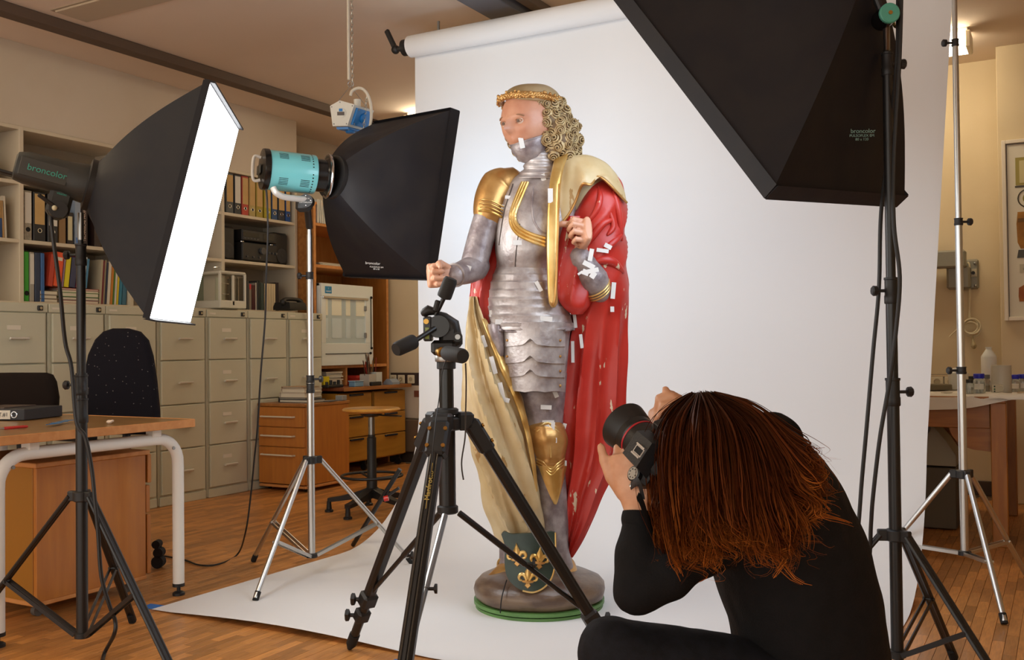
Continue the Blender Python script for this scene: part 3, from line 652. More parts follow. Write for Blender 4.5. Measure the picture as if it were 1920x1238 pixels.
# cream and pale blue panes in two rows on the glass
ins = mk('pane_bar', '8fa3a6', .4)
pan = mk('cream_pane', 'f0f0de', .4)
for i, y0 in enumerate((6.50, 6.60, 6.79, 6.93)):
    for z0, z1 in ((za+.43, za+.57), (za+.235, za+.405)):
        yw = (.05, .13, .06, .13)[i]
        MB().box((xf+.0005, y0+yw/2, (z0+z1)/2), (.003, yw, z1-z0)).build('pale_pane', pan if z0 > za+.4 else mk('blue_pane', 'cfdfe4', .4), t)
for z in (za+.10, ): MB().bar((xf+.012, ya+.05, z), (xf+.012, yb2-.06, z), .008, .006).build('stay_rod', mk('rod_dark', '3a3c3c', .4), t)
MB().bar((xf+.014, yb2-.035, za+.14), (xf+.014, yb2-.035, zb-.10), .008, .006).build('stay_rod', mk('rod_dark', '3a3c3c', .4), t)
for z, y in ((za+.10, yb2-.05), (za+.145, yb2-.035), (zb-.10, yb2-.035)): MB().sphere((xf+.018, y, z), .012, 10, 8).build('knob', rubber, t)
for z in (za+.26, za+.50): MB().box((xf+.012, yb2-.115, z), (.02, .02, .045), None, .004).build('hinge', steel, t)
yk = ya+.09; s_ = MB().box((xf+.011, yk, zb-.055), (.003, .085, .06)).build('maker_sticker', mk('sticker_blue', '2f86b4', .5), t)
text('sticker_print', '1\nmenzel', mk('print_white', 'e8eef2', .6), (xf+.0128, yk, zb-.055), (0, 1, 0), (0, 0, 1), .022, s_)
# things around: papers on upper boards, pigeonholes, worktop clutter
for k in range(7):
    o = MB().box((-5.65+.01*math.sin(k), 6.75+.02*math.cos(k*2), zs2+.002+.004*k), (.22, .42, .0035), rotz(.05*math.sin(k*3))).build('paper_sheet', cm('c9c3b4')); tag(o, ORD[k]+' sheet from the bottom of the flat pile above the glazed cabinet', 'paper', 'sheets on the beech shelf')
for k in range(9):
    o = MB().box((-5.60, 6.47+.026*k, zs1+.10), (.20, .018, .2), Matrix.Rotation(.06*math.sin(k), 3, 'X')).build('file_folder', cm(['d6d3c8', 'c6c8c2'][k % 2])); tag(o, ORD[k]+' thin pale folder from the left on the top beech shelf', 'folder', 'upright pale folders')
o = MB().box((-5.84, 6.8, zs1+.35), (.02, .75, .45)).build('pin_board', cm('cfcabb')); tag(o, 'pale board leaning at the back of the top beech shelf', 'board')
for k in range(10):
    o = MB().box((-5.63+.008*math.sin(k*2.2), (6.46+yd)/2+.03+.01*math.cos(k*3), .735+.006+.0125*k), (.24, .21, .011), rotz(.04*math.sin(k*4))).build('paper_pad', cm(['e0d8c4', 'cfc6b2', 'd8d4c8'][k % 3])); tag(o, ORD[k]+' pale writing pad from the bottom of the left pigeonhole', 'paper', 'stacked pads in the pigeonhole')
o = MB().box((-5.44, ypx(617, 715, -5.40), .735+.045), (.03, .075, .09), None, .003).build('note_box', mk('yellow_card', 'd9c31c', .6)); tag(o, 'yellow note box in front of the left pigeonhole', 'box')
for k in range(3):
    o = MB().box((-5.58, yd+.17, .735+.015+.027*k), (.25, .22, .025), rotz(.02*k), .002).build('folder', mk('red_card', 'b02a1c', .55)); tag(o, ORD[k]+' red folder from the bottom of the right pigeonhole', 'folder', 'red folders')
ZW = .7335
def wpx(px, py, x=-5.30): p = pl(px, py, 'x', x); return V((x, p.y, ZW))
p = wpx(694, 730, -5.30)
t = thing('brush_holder', 'pale square pot crowded with paint brushes on the worktop', 'pot', p)
for dx, dy, w, h, m in ((0, -.03, .10, .10, 'b5b0a6'), (.0, .075, .085, .115, 'c9cdc8')):
    b = MB(); c = p+V((dx, dy, 0))
    for s in (-1, 1): b.box(c+V((s*(w/2-.003), 0, h/2)), (.006, w, h)); b.box(c+V((0, s*(w/2-.003), h/2)), (w-.012, .006, h))
    b.box(c+V((0, 0, .004)), (w-.01, w-.01, .006)); b.build('pot', cm(m), t)
rn = random.Random(8)
for k in range(15):
    a = p+V((rn.uniform(-.03, .03), rn.uniform(-.06, .02)+(.09 if k % 4 == 3 else 0), .008)); L_ = rn.uniform(.19, .29); q = a+V((rn.uniform(-.03, .03), rn.uniform(-.08, .05), L_))
    o = MB().tube([a, a.lerp(q, .8)], [.003, .0035], 7).tube([a.lerp(q, .8), a.lerp(q, .9)], [.0042, .0042], 7).tube([a.lerp(q, .9), q], [.005, .001], 7)
    tag(o.build('paint_brush', cm(['6b3f22', '2a211d', '8a1f1a', 'a07a4a', '4a3426'][k % 5])), 'thin paint brush standing in the pale pots on the worktop', 'brush', 'paint brushes in the pot')
p = wpx(645, 740); t = thing('tool_tray', 'black tool tray with small instruments on the worktop', 'tray', p)
MB().box(p+V((-.05, -.09, .012)), (.08, .20, .024), None, .006).build('tray', blackp, t)
for k in range(4): MB().cyl(p+V((-.05, -.16+.05*k, .024)), p+V((-.05, -.16+.05*k, .05+.012*(k % 2))), .013, 10).build('instrument', blackp, t)
p = wpx(668, 745, -5.26); t = thing('clear_box', 'clear blue plastic box on the worktop', 'box', p)
MB().box(p+V((0, 0, .022)), (.07, .12, .044), None, .006).build('box', mk('blue_clear', '7fa6c6', .1, .2), t); MB().box(p+V((0, 0, .048)), (.078, .128, .008), None, .003).build('lid', mk('blue_lid', 'a9c6dc', .15, .2), t)
p = wpx(702, 742, -5.25); o = MB().box(p+V((0, -.0, .017)), (.06, .14, .034), None, .006).build('pencil_case', blackp); tag(o, 'small black case in front of the brush pots', 'case')
p = wpx(735, 735, -5.27); b = MB(); b.loft([[p+V((x*q, y*q2, z)) for x, y in ((-.05, -.06), (.05, -.06), (.05, .05), (-.05, .05))] for q, q2, z in ((1, 1, 0), (1, 1, .02), (.3, 1, .05))]); o = b.build('tape_dispenser', mk('disp_grey', '8f9aa6', .3)); tag(o, 'grey wedge-shaped dispenser at the worktop end', 'dispenser')
# ================================================================== stool
S0 = V((-3.93, 5.13, 0)); t = thing('work_stool', 'tall swivel stool with round light wooden seat and black foot ring', 'stool', S0)
zs = .675
MB().lathe(S0+V((0, 0, zs-.035)), (0, 0, 1), [(.10, 0), (.165, .006), (.186, .016), (.188, .024), (.178, .033), (.08, .029), (.001, .028)], 40).build('seat', mk('stool_wood', 'd39a45', .3, col2='c98e3c', sc=6, stretch=(1, 8, 1), coat=.3), t)
MB().lathe(S0+V((0, 0, zs-.06)), (0, 0, 1), [(.04, 0), (.07, .012), (.07, .026)], 20).build('seat_plate', blackp, t)
MB().bar(S0+V((.03, .02, zs-.05)), S0+V((.17, .10, zs-.058)), .022, .008, None, .003).build('lever', blackp, t)
MB().cyl(S0+V((0, 0, .42)), S0+V((0, 0, zs-.05)), .021, 18).build('piston', steel, t)
MB().lathe(S0+V((0, 0, .10)), (0, 0, 1), [(.035, 0), (.034, .10), (.030, .11), (.030, .38), (.024, .385), (.024, .40)], 20).build('column', blackp, t)
fr = MB().torus(S0+V((0, 0, .235)), (0, 0, 1), .195, .009, 40, 8).build('foot_ring', blackp, t)
for k in range(3):
    a = 2*PI*k/3+.5; e = V((math.cos(a), math.sin(a), 0)); MB().cyl(S0+e*.025+V((0, 0, .215)), S0+e*.19+V((0, 0, .232)), .008, 8).build('ring_spoke', blackp, fr)
for k in range(5):
    a = 2*PI*k/5+2.3; e = V((math.cos(a), math.sin(a), 0)); s = V((-e.y, e.x, 0))
    prf = [(.02, .16, .10, .030), (.12, .125, .085, .026), (.22, .10, .072, .022), (.29, .09, .066, .020)]
    l = MB().loft([[S0+e*r+s*y*wd+V((0, 0, z1 if zz else z0)) for y, zz in ((-1, 0), (1, 0), (1, 1), (-1, 1))] for r, z1, z0, wd in prf]).build('base_leg', blackp, t)
    MB().lathe(S0+e*.285, (0, 0, 1), [(.028, 0), (.028, .012), (.018, .018), (.014, .07)], 14).build('glide', blackp, l)
# wall sockets on the back wall beside the unit
t = thing('socket_strip', 'dark wall strip with cream power sockets right of the corner unit', 'socket strip', (-5.35, YB-.01, .76))
MB().box((-5.30, YB-.008, .765), (.44, .016, .125), None, .002).build('strip', mk('strip_dark', '3d2f28', .5), t)
for x in (-5.49, -5.395, -5.285):
    s_ = MB().box((x, YB-.02, .768), (.078, .012, .078), None, .005).build('socket_plate', mk('socket_cream', 'ddd2b4', .45), t)
    MB().lathe((x, YB-.0265, .768), (0, -1, 0), [(.020, 0), (.020, .002), (.017, .002), (.016, -.004)], 16).build('socket_well', mk('socket_inner', 'b7ab8c', .5), s_)
MB().box((-5.30, YB-.018, .56), (.44, .036, .30), None, .003).build('trunking', plaster, t)
MB().box((-5.16, YB-.02, .635), (.16, .04, .06), None, .002).build('brown_block', mk('block_brown', '7a4530', .6), t)
MB().tube(cr([(-5.395, YB-.03, .765), (-5.39, YB-.06, .75), (-5.40, YB-.05, .69), (-5.43, YB-.03, .64)], 5), .004, 8).build('cable', mk('cable_cream', 'd6c9a8', .5), t)
MB().box((-4.6, YB-.035, .25), (1.8, .07, .3), None, .01).build('radiator_trunk', mk('trunk_dark', '6b5846', .6), t)
# ================================================================== lights and stands
FH = V((-math.sin(YAW), math.cos(YAW), 0))
def cw(X, d, z=0): return _r0*X+FH*d+V((0, 0, z))
def light_stand(name, label, base, secs, clamps, feet, zc, zs, m, mcl, leg_r=.011, tip=None, brace_t=.62, zsp=None, dbl=True, group=None):
    """telescopic stand: secs = (z0, z1, r); clamps = (z, height, r, knob direction); three feet, braces"""
    t = thing(name, label, 'light stand', base, group=group)
    for z0, z1, r in secs: MB().cyl(base+V((0, 0, z0)), base+V((0, 0, z1)), r, 18).build('pole_section', m, t)
    for z, h, r, kd in clamps:
        c = MB(); o = base+V((0, 0, z)); c.lathe(o-V((0, 0, h/2)), (0, 0, 1), [(r, 0), (r*1.08, .003), (r*1.08, h*.3), (r, h*.34), (r, h*.9), (r*1.1, h*.92), (r*1.1, h)], 18)
        cl = c.build('clamp_collar', mcl, t)
        if kd is not None:
            kd = V(kd).normalized(); k = MB(); k.cyl(o, o+kd*(r+.022), .005, 10)
            k.lathe(o+kd*(r+.02), kd, [(.006, 0), (.015, .004), (.016, .016), (.012, .02)], 8); k.build('knob', mcl, cl)
    # leg collar and spider
    c = MB().lathe(base+V((0, 0, zc-.018)), (0, 0, 1), [(.024, 0), (.03, .004), (.03, .032), (.024, .036)], 18)
    for f in feet:
        e = (V((f.x, f.y, 0))-base); e.z = 0; e.normalize(); c.box(base+e*.034+V((0, 0, zc)), (.036, .022, .034), Matrix((e, V((-e.y, e.x, 0)), V((0, 0, 1)))).transposed(), .003)
    c.build('leg_collar', mcl, t)
    sp = MB().lathe(base+V((0, 0, zs-.012)), (0, 0, 1), [(.014, 0), (.026, .003), (.026, .02), (.014, .024)], 16)
    sp.build('spider', mcl, t)
    for f in feet:
        e = (V((f.x, f.y, 0))-base); e.z = 0; e.normalize(); sd = V((-e.y, e.x, 0))
        a = base+e*.045+V((0, 0, zc)); L = MB()
        if dbl:
            for s in (-1, 1): L.tube([a+sd*.009*s, f+sd*.009*s+V((0, 0, .012))], leg_r*.62, 8)
            L.bar(a, f+V((0, 0, .012)), .018, .010)
        else: L.tube([a, f+V((0, 0, .014))], leg_r, 12)
        lg = L.build('leg', m, t)
        MB().tube([f+(a-f).normalized()*.035+V((0, 0, .010)), f+V((0, 0, .006))], leg_r*1.25, 10).build('rubber_foot', tip or rubber, lg)
        j = a.lerp(f, brace_t); q = base+e*.024+V((0, 0, zs)); B = MB()
        for s in (-1, 1): B.bar(q+sd*.012*s, j+sd*.012*s, .004, .014)
        B.cyl(j-sd*.018, j+sd*.018, .006, 8); B.build('brace', m, t)
    return t
def quad_box(name, label, cor, apex, ax, r0, bulge, sag, m_em, lips=(.04, .04, .04, .04)):
    """softbox: cor = four rim corners in order, apex = centre of the mounting ring, ax = front direction"""
    c = sum(cor, V((0, 0, 0)))/4; t = thing(name, label, 'softbox', apex, group='black softboxes')
    n = (cor[1]-cor[0]).cross(cor[3]-cor[0]).normalized()
    if n.dot(c-apex) < 0: n = -n
    NU, NV = 14, 14
    def apt(q):                                   # point on the mounting ring towards rim point q
        e = q-c; e = (e-ax*e.dot(ax)).normalized(); return apex+e*r0
    rn = [V((.3*i, 1.7, 4.1*i)) for i in range(4)]
    for i in range(4):
        P, Q = cor[i], cor[(i+1) % 4]; out = ((P+Q)/2-c).normalized(); g = []
        for v in range(NV+1):
            row = []
            for u in range(NU+1):
                a, b = u/NU, v/NV; rim = P.lerp(Q, a); q = apt(rim).lerp(rim, b)
                e = (rim-c).normalized(); bow = math.sin(PI*b**.8)*bulge
                q = q+e*bow-n*bow*.3
                q = q-out*(sag*math.sin(PI*a)*math.sin(PI*min(1, b*1.05))*(.6+.4*b))
                q = q+n*.0*b+out*(.010*noise.noise(q*7+rn[i])+.005*noise.noise(V((a*9+i*5, b*1.2, i))))*math.sin(PI*a)*math.sin(PI*b)
                row.append(q)
            g.append(row)
        MB().grid(g).build('side_panel', blackc, t, 70)
        # hem strip in front of the diffuser
        s2 = MB(); pin = (c-P).normalized()*.012; qin = (c-Q).normalized()*.012
        mids = [P.lerp(Q, k/8) for k in range(9)]; lip = lips[i]
        s2.loft([[q+out*.005-n*.016, q+n*lip+out*.004, q+n*lip-out*.002, q-out*.002] for q in mids]); s2.build('front_hem', blackc, t)
    d = [q+(c-q)*.012+n*.004 for q in cor]; g = []
    for v in range(9): g.append([d[0].lerp(d[3], v/8).lerp(d[1].lerp(d[2], v/8), u/8)+n*.012*math.sin(PI*u/8)*math.sin(PI*v/8) for u in range(9)])
    fr = MB().grid(g).build('front_diffuser', m_em, t, 60)
    MB().lathe(apex-ax*.02, ax, [(r0*.8, 0), (r0*1.06, .004), (r0*1.06, .03), (r0*.8, .034)], 28).build('mounting_ring', blackp, t)
    return t, n, c
tl = mk('print_teal', '3fa08c', .6); wtx = mk('print_offwhite', 'c9c6c0', .6); gtx = mk('print_green', '6f8f86', .6)
# ---- left glowing softbox -------------------------------------------------------------
cor = [at(391, 152, 3.25), at(446, 241, 3.92), at(355, 606, 3.92), at(277, 598, 3.25)]
cL = sum(cor, V((0, 0, 0)))/4; apL = at(172, 348, 3.42); axL = (cL-apL).normalized()
quad_box('softbox', 'black softbox with its glowing white front, on the left black stand', cor, apL, axL, .085, .028, .03, emit('soft_left', (.95, .98, 1), SOFT_L), (.022, .004, .025, .006))
h = thing('flash_head', 'black compact flash head behind the left glowing softbox', 'flash head', apL)
ex, ey, ez = frame(axL, (0, 0, 1))         # ex ~ up, ez = axis
grey_b = mk('flash_body', '34332f', .5, spec=.4)
rings = []
for s, hw, hh, off in ((-.245, .035, .036, -.004), (-.24, .042, .046, -.002), (-.21, .048, .054, .0), (-.11, .050, .056, .0), (-.09, .052, .055, .002), (-.06, .060, .064, .0), (-.02, .066, .068, .0), (.0, .066, .066, .0)):
    ring = []
    for k in range(20):
        a = 2*PI*k/20; cx, sx = math.cos(a), math.sin(a); e = 4 if s < -.08 else 2.4
        q = (abs(cx)**e+abs(sx)**e)**(-1/e); ring.append(apL+ez*s+ex*(cx*q*hh+off)+ey*sx*q*hw)
    rings.append(ring)
MB().loft(rings).build('housing', grey_b, h, 40)
MB().lathe(apL-ez*.015, ez, [(.072, 0), (.075, .004), (.075, .022), (.07, .026)], 28).build('bayonet_ring', blackp, h)
# the housing side that looks at the camera
sdv = ey if ey.dot(CAM-apL) > 0 else -ey
MB().box(apL-ez*.155+sdv*.0515-ex*.004, (.062, .004, .15), Matrix((ex, ey, ez)).transposed(), .002).build('side_plate', mk('flash_plate', '3c3b36', .45), h)
rd = ez if ez.dot(_r0) > 0 else -ez
text('maker_lettering', 'broncolor', tl, apL-ez*.145+sdv*.0545-ex*.004, rd, ex, .030, h)
MB().box(apL-ez*.262-ex*.035, (.012, .05, .06), Matrix((ex, ey, ez)).transposed(), .004).build('rear_grip', blackp, h)
kn = apL-ez*.085-ex*.115
MB().box(kn+ex*.03, (.10, .052, .075), Matrix((ex, ey, ez)).transposed(), .012).build('tilt_bracket', grey_b, h)
MB().cyl(kn-sdv*.03, kn+sdv*.045, .03, 18).build('tilt_knuckle', blackp, h)
MB().sphere(kn+sdv*.047-ez*.012, .009, 10, 8).build('indicator_button', mk('button_cream', 'c9c2a0', .4), h)
MB().bar(kn+sdv*.04, kn+sdv*.05-ez*.07+ex*.03, .012, .012, None, .003).build('tilt_lever', blackp, h)
text('bracket_print', 'visatec', tl, kn+sdv*.030+ex*.055, rd, ex, .012, h)
BL = cw(*[(152-960)/F*3.42, 3.42]); pz = lambda py, d, hz=659: CAMH-(py-hz)/F*d
zz = lambda py: pz(py, 3.42)
light_stand('light_stand', 'black light stand carrying the glowing left softbox', BL, [(zz(1190), zz(700), .0195), (zz(700), zz(470), .0155), (zz(480), zz(430), .009)],
            [(zz(770), .085, .021, None), (zz(722), .07, .021, -_r0), (zz(478), .075, .018, -_r0)], [cw(-2.00, 3.55), cw(-1.10, 3.20), cw(-1.49, 3.86)], zz(930), zz(1188), black, blackp, .012, brace_t=.55)
MB().cyl(BL+V((0, 0, zz(450))), V((BL.x, BL.y, kn.z)), .010, 14).build('spigot', steel, h)
# ---- centre softbox with the turquoise lamp -------------------------------------------
cor = [at(849, 205, 4.55), at(703, 231, 5.02), at(648, 518, 5.02), at(802, 523, 4.55)]
cC = sum(cor, V((0, 0, 0)))/4; apC = at(626, 333, 4.50); axC = (cC-apC).normalized()
sbc, nC, _ = quad_box('softbox', 'black softbox beside the statue, on the silver stand with turquoise lamp', cor, apC, axC, .095, .032, .03, emit('soft_centre', (.80, .97, 1.16), SOFT_C))
pp = at(700, 500, 4.62)
text('maker_lettering', 'broncolor', wtx, at(699, 494, 4.60), _r0+V((0, 0, -.08)), V((0, 0, 1)), .017, sbc)
text('size_print', 'PULSOFLEX EM\n80 x 80', wtx, at(706, 503, 4.585), _r0+V((0, 0, -.08)), V((0, 0, 1)), .0095, sbc)
teal = mk('turquoise_enamel', '6fbcc0', .3, coat=.4)
L_ = thing('studio_lamp', 'turquoise cylindrical studio lamp with vent slots and chrome bracket', 'studio lamp', apC)
ex, ey, ez = frame(axC, (0, 0, 1)); axl = (at(617, 331, 4.48)-at(500, 318, 4.36)).normalized()
ex, ey, ez = frame(axl, (0, 0, 1)); o = at(617, 331, 4.48); RL = .088
Ln = .30
MB().lathe(o-ez*(Ln-.02), ez, [(RL*.98, 0), (RL, .006), (RL, .205), (RL*.98, .211)], 40).build('shell', teal, L_, 50)
MB().lathe(o-ez*(Ln+.005), ez, [(RL*.6, 0), (RL*1.02, .003), (RL*1.04, .012), (RL*1.04, .028), (RL*.98, .032)], 36).build('rear_cap', mk('gloss_black', '131211', .2), L_)
MB().lathe(o-ez*.095, ez, [(RL*1.0, 0), (RL*1.0, .006), (RL*.84, .010), (RL*.84, .075), (RL*.95, .085), (RL*1.06, .088)], 36).build('reflector_neck', mk('gloss_black', '131211', .2), L_)
MB().torus(o-ez*.008, ez, RL*1.08, .007, 40, 8).build('chrome_ring', chrome, L_)
for th in (50, 130, 230, 310):
    for s in (.06, .155):
        for k in range(5):
            a = math.radians(th+(k-2)*5.0); e = ex*math.cos(a)+ey*math.sin(a); MBs = MB().bar(o-ez*(Ln-.02)+ez*(s-.020)+e*RL, o-ez*(Ln-.02)+ez*(s+.020)+e*RL, .0026, .0012, e)
            MBs.build('vent_slot', rubber, L_)
rc = o-ez*(Ln+.008)
MB().tube(cr([tuple(rc+ex*.05), tuple(rc-ez*.028+ex*.052), tuple(rc-ez*.034+ex*.0), tuple(rc-ez*.028-ex*.052), tuple(rc-ex*.05)], 5), .007, 10).build('carry_handle', mk('handle_white', 'd9d6d0', .35), L_)
MB().box(rc-ez*.003-ey*.02, (.04, .07, .006), Matrix((ex, ey, ez)).transposed(), .002).build('control_plate', mk('ctrl_plate', '4a4840', .5), L_)
# bracket, knuckle
near = -FH; kc = at(576, 378, 4.42)
MB().tube(cr([tuple(at(512, 352, 4.30)), tuple(at(518, 362, 4.30)), tuple(at(535, 370, 4.33)), tuple(at(572, 374, 4.40))], 6), .012, 10, flat=1.2).build('bracket_arm', mk('satin_alu', 'd6d5d0', .45, .5), L_)
MB().cyl(kc-near*.02, kc+near*.03, .030, 24).build('knuckle', blackp, L_)
for a in (0, 90, 180, 270):
    e = _r0*math.cos(math.radians(a))+V((0, 0, math.sin(math.radians(a)))); MB().sphere(kc+near*.031+e*.022, .004, 8, 6).build('screw', chrome, L_)
text('knuckle_print', 'MADE IN\n\nSWITZERLAND', wtx, kc+near*.0312, _r0, (0, 0, 1), .0085, L_)
MB().box(kc+V((-.02, 0, -.01))-near*.0, (.07, .05, .07), rotz(YAW), .014).build('knuckle_block', blackp, L_)
BC = cw(-.944, 4.611); zc_ = lambda py: pz(py, 4.611, 654)
BC2 = V((BC.x, BC.y, 0))
MB().cyl(V((BC.x, BC.y, zc_(425))), V((kc.x, kc.y, kc.z-.02)), .016, 14).build('socket_tube', blackp, L_)
light_stand('light_stand', 'silver light stand carrying the turquoise lamp, one foot on the paper', BC2, [(zc_(1042), zc_(712), .0165), (zc_(720), zc_(516), .0145), (zc_(520), zc_(440), .0125), (zc_(442), zc_(400), .011)],
            [(zc_(728), .045, .018, None), (zc_(711), .036, .018, _r0), (zc_(517), .034, .017, -_r0)], [cw(-1.09, 4.16), cw(-1.303, 4.94), cw(-.50, 4.84)], zc_(862), zc_(1040), alu, blackp, .011, brace_t=.60, dbl=False)
# ---- right softbox ---------------------------------------------------------------------
k_ = .935; R1 = V((.803, 3.0, 1.533-CAMH))*k_; ea = V((.758, .652, 0)); eb = V((-.405, .471, .784))
def c3(q): return cw(q.x, q.y, q.z+CAMH)
W3, H3 = .8*k_, 1.08*k_; r1, r2 = R1, R1+ea*W3+V((0, 0, .04))
cor = [c3(r1), c3(r2), c3(r2+eb*H3), c3(r1+eb*H3)]
cR = sum(cor, V((0, 0, 0)))/4; nr = cw(-.511, .594, -.621); apR = cR-nr*.47; axR = nr.normalized()
sbr, nR, _ = quad_box('softbox', 'large black softbox hanging in at the upper right', cor, apR, axR, .10, .03, .035, emit('soft_right', (.80, .97, 1.16), SOFT_R))
bp_ = at(1618, 254, 2.97)
text('maker_lettering', 'broncolor', gtx, at(1618, 246, 2.93), _r0, V((0, 0, 1)), .018, sbr)
text('size_print', 'PULSOFLEX EM\n80 x 120', gtx, at(1616, 258, 2.93), _r0, V((0, 0, 1)), .011, sbr)
L3 = thing('studio_lamp', 'dark studio lamp with green tilt disc on the right black stand', 'studio lamp', apR)
MB().lathe(apR-axR*.02, axR, [(.086, -.30), (.090, -.295), (.090, -.08), (.086, -.075)], 36).build('shell', mk('dark_teal', '24403d', .3), L3, 50)
MB().lathe(apR-axR*.095, axR, [(.09, 0), (.09, .006), (.076, .01), (.076, .07), (.092, .085)], 36).build('reflector_neck', MATS['gloss_black'], L3)
MB().torus(apR-axR*.005, axR, .098, .006, 40, 8).build('chrome_ring', chrome, L3)
MB().lathe(apR-axR*.33, axR, [(.06, 0), (.092, .004), (.092, .022)], 30).build('rear_cap', MATS['gloss_black'], L3)
kc3 = at(1662, 30, 2.93)
MB().cyl(kc3-near*.045, kc3+near*.02, .030, 24).build('tilt_disc_body', mk('gloss_black', '131211', .2), L3)
MB().lathe(kc3+near*.018, near, [(.030, 0), (.030, .010), (.027, .013)], 28).build('tilt_disc', mk('green_disc', '4f9a86', .45), L3)
MB().cyl(kc3+near*.031, kc3+near*.034, .006, 12).build('disc_screw', brass, L3)
MB().torus(at(1682, 32, 2.97), _r0, .028, .005, 24, 6).build('clear_dial', mk('dial_brass', 'c7bf83', .2, .6), L3)
MB().tube([tuple(kc3-near*.02), tuple(at(1640, -10, 2.95)), tuple(apR-axR*.15+V((0, 0, -.085)))], .012, 10).build('bracket_arm', blackp, L3)
BR = cw((1672-960)/F*3.0, 3.0); zr = lambda py: pz(py, 3.0, 642)
b0 = V((BR.x, BR.y, 0))
light_stand('light_stand', 'tall black light stand of the upper right softbox, beside the photographer', b0, [(zr(1232), zr(710), .0185), (zr(715), zr(520), .0165), (zr(525), zr(130), .0145), (zr(135), zr(90), .012)],
            [(zr(735), .085, .0205, _r0), (zr(545), .08, .019, -_r0), (zr(118), .07, .0165, _r0)], [b0+cw(.43*math.cos(a), .43*math.sin(a)) for a in (math.radians(45), math.radians(-60), math.radians(172))], zr(1002), zr(1222), black, blackp, .0115, brace_t=.5)
MB().cyl(b0+V((0, 0, zr(95))), V((kc3.x, kc3.y, kc3.z)), .010, 14).build('spigot', steel, L3)
# cables along the right stand
def cable(name, label, pts, r, m, n=7, cat='cable', group=None):
    o = MB().tube(cr([tuple(p) for p in pts], n), r, 8).build(name, m); return tag(o, label, cat, group)
cable('lamp_cable', 'thick black cable running down right of the tall black stand', [at(1690, -10, 2.93), at(1686, 120, 2.92), at(1676, 300, 2.93), at(1676, 420, 2.93), at(1687, 520, 2.93), at(1680, 620, 2.94), at(1667, 720, 2.95), at(1650, 820, 2.96), at(1637, 930, 2.97), at(1633, 985, 2.98), at(1628, 1060, 3.0), at(1600, 1180, 3.05)], .0062, blackp, group='black lamp cables')
cable('lamp_cable', 'thick black cable hanging left of the tall black stand', [at(1684, -10, 2.96), at(1682, 110, 2.95), at(1668, 260, 3.04), at(1652, 400, 3.06), at(1648, 540, 3.05), at(1637, 660, 3.03), at(1625, 800, 3.02), at(1616, 900, 3.02), at(1610, 980, 3.02), at(1600, 1080, 3.03), at(1590, 1190, 3.05)], .0062, blackp, group='black lamp cables')
# cable of the left flash head
cable('lamp_cable', 'black cable curving down the left black stand to the floor', [at(102, 370, 3.38), at(96, 400, 3.36), at(100, 450, 3.35), at(112, 540, 3.36), at(122, 640, 3.38), at(134, 690, 3.38), at(143, 790, 3.36), at(160, 820, 3.36), at(172, 880, 3.36), at(178, 940, 3.35), at(184, 1000, 3.34), at(190, 1080, 3.33), at(205, 1135, 3.33), at(216, 1165, 3.34), at(214, 1190, 3.34), pl(196, 1225, 'z', .008), pl(185, 1262, 'z', .008), pl(160, 1300, 'z', .008)], .0068, blackp)
# cable of the turquoise lamp
cable('lamp_cable', 'thin black cable hanging from the turquoise lamp to the floor', [at(499, 352, 4.34), at(501, 380, 4.35), at(502, 440, 4.36), at(499, 520, 4.40), at(497, 600, 4.45), at(489, 700, 4.5), at(483, 800, 4.6), at(477, 860, 4.7), at(469, 940, 4.8), at(460, 1000, 4.85), pl(445, 1040, 'z', .008), pl(410, 1058, 'z', .006), pl(375, 1060, 'z', .006), pl(345, 1050, 'z', .006), pl(308, 1043, 'z', .006)], .0042, blackp)
t = thing('cable_plug', 'black stacked plugs on the floor right of the orange pedestal', 'plug', pl(297, 1065, 'z', 0))
p = pl(297, 1065, 'z', 0)
for k, (dx, z, r) in enumerate(((0, .03, .03), (.004, .075, .024), (-.006, .115, .02))): MB().cyl(p+_r0*dx-FH*.02+V((0, 0, z)), p+_r0*dx+FH*.025+V((0, 0, z)), r, 14).build('plug_body', rubber, t)
MB().box(p+V((0, 0, .06)), (.03, .03, .10), None, .006).build('connector', rubber, t)
# ---- silver stand at the right -----------------------------------------------------------
dR = 4.1; BS = cw((1801-960)/F*dR, dR); zq = lambda py: pz(py, dR, 636); b1 = V((BS.x, BS.y, 0))
light_stand('light_stand', 'tall bare silver light stand right of the paper backdrop', b1, [(zq(1032), zq(690), .0165), (zq(695), zq(410), .0145), (zq(415), zq(72), .0122), (zq(76), 2.62, .0105)],
            [(zq(690), .03, .019, -_r0), (zq(411), .03, .0165, _r0), (zq(73), .03, .014, -_r0)], [cw(1.826, 3.70), b1+cw(.42*math.cos(math.radians(28)), .42*math.sin(math.radians(28))), b1+cw(.42*math.cos(math.radians(150)), .42*math.sin(math.radians(150)))], zq(884), zq(1031), alu, blackp, .011, brace_t=.6, dbl=False)
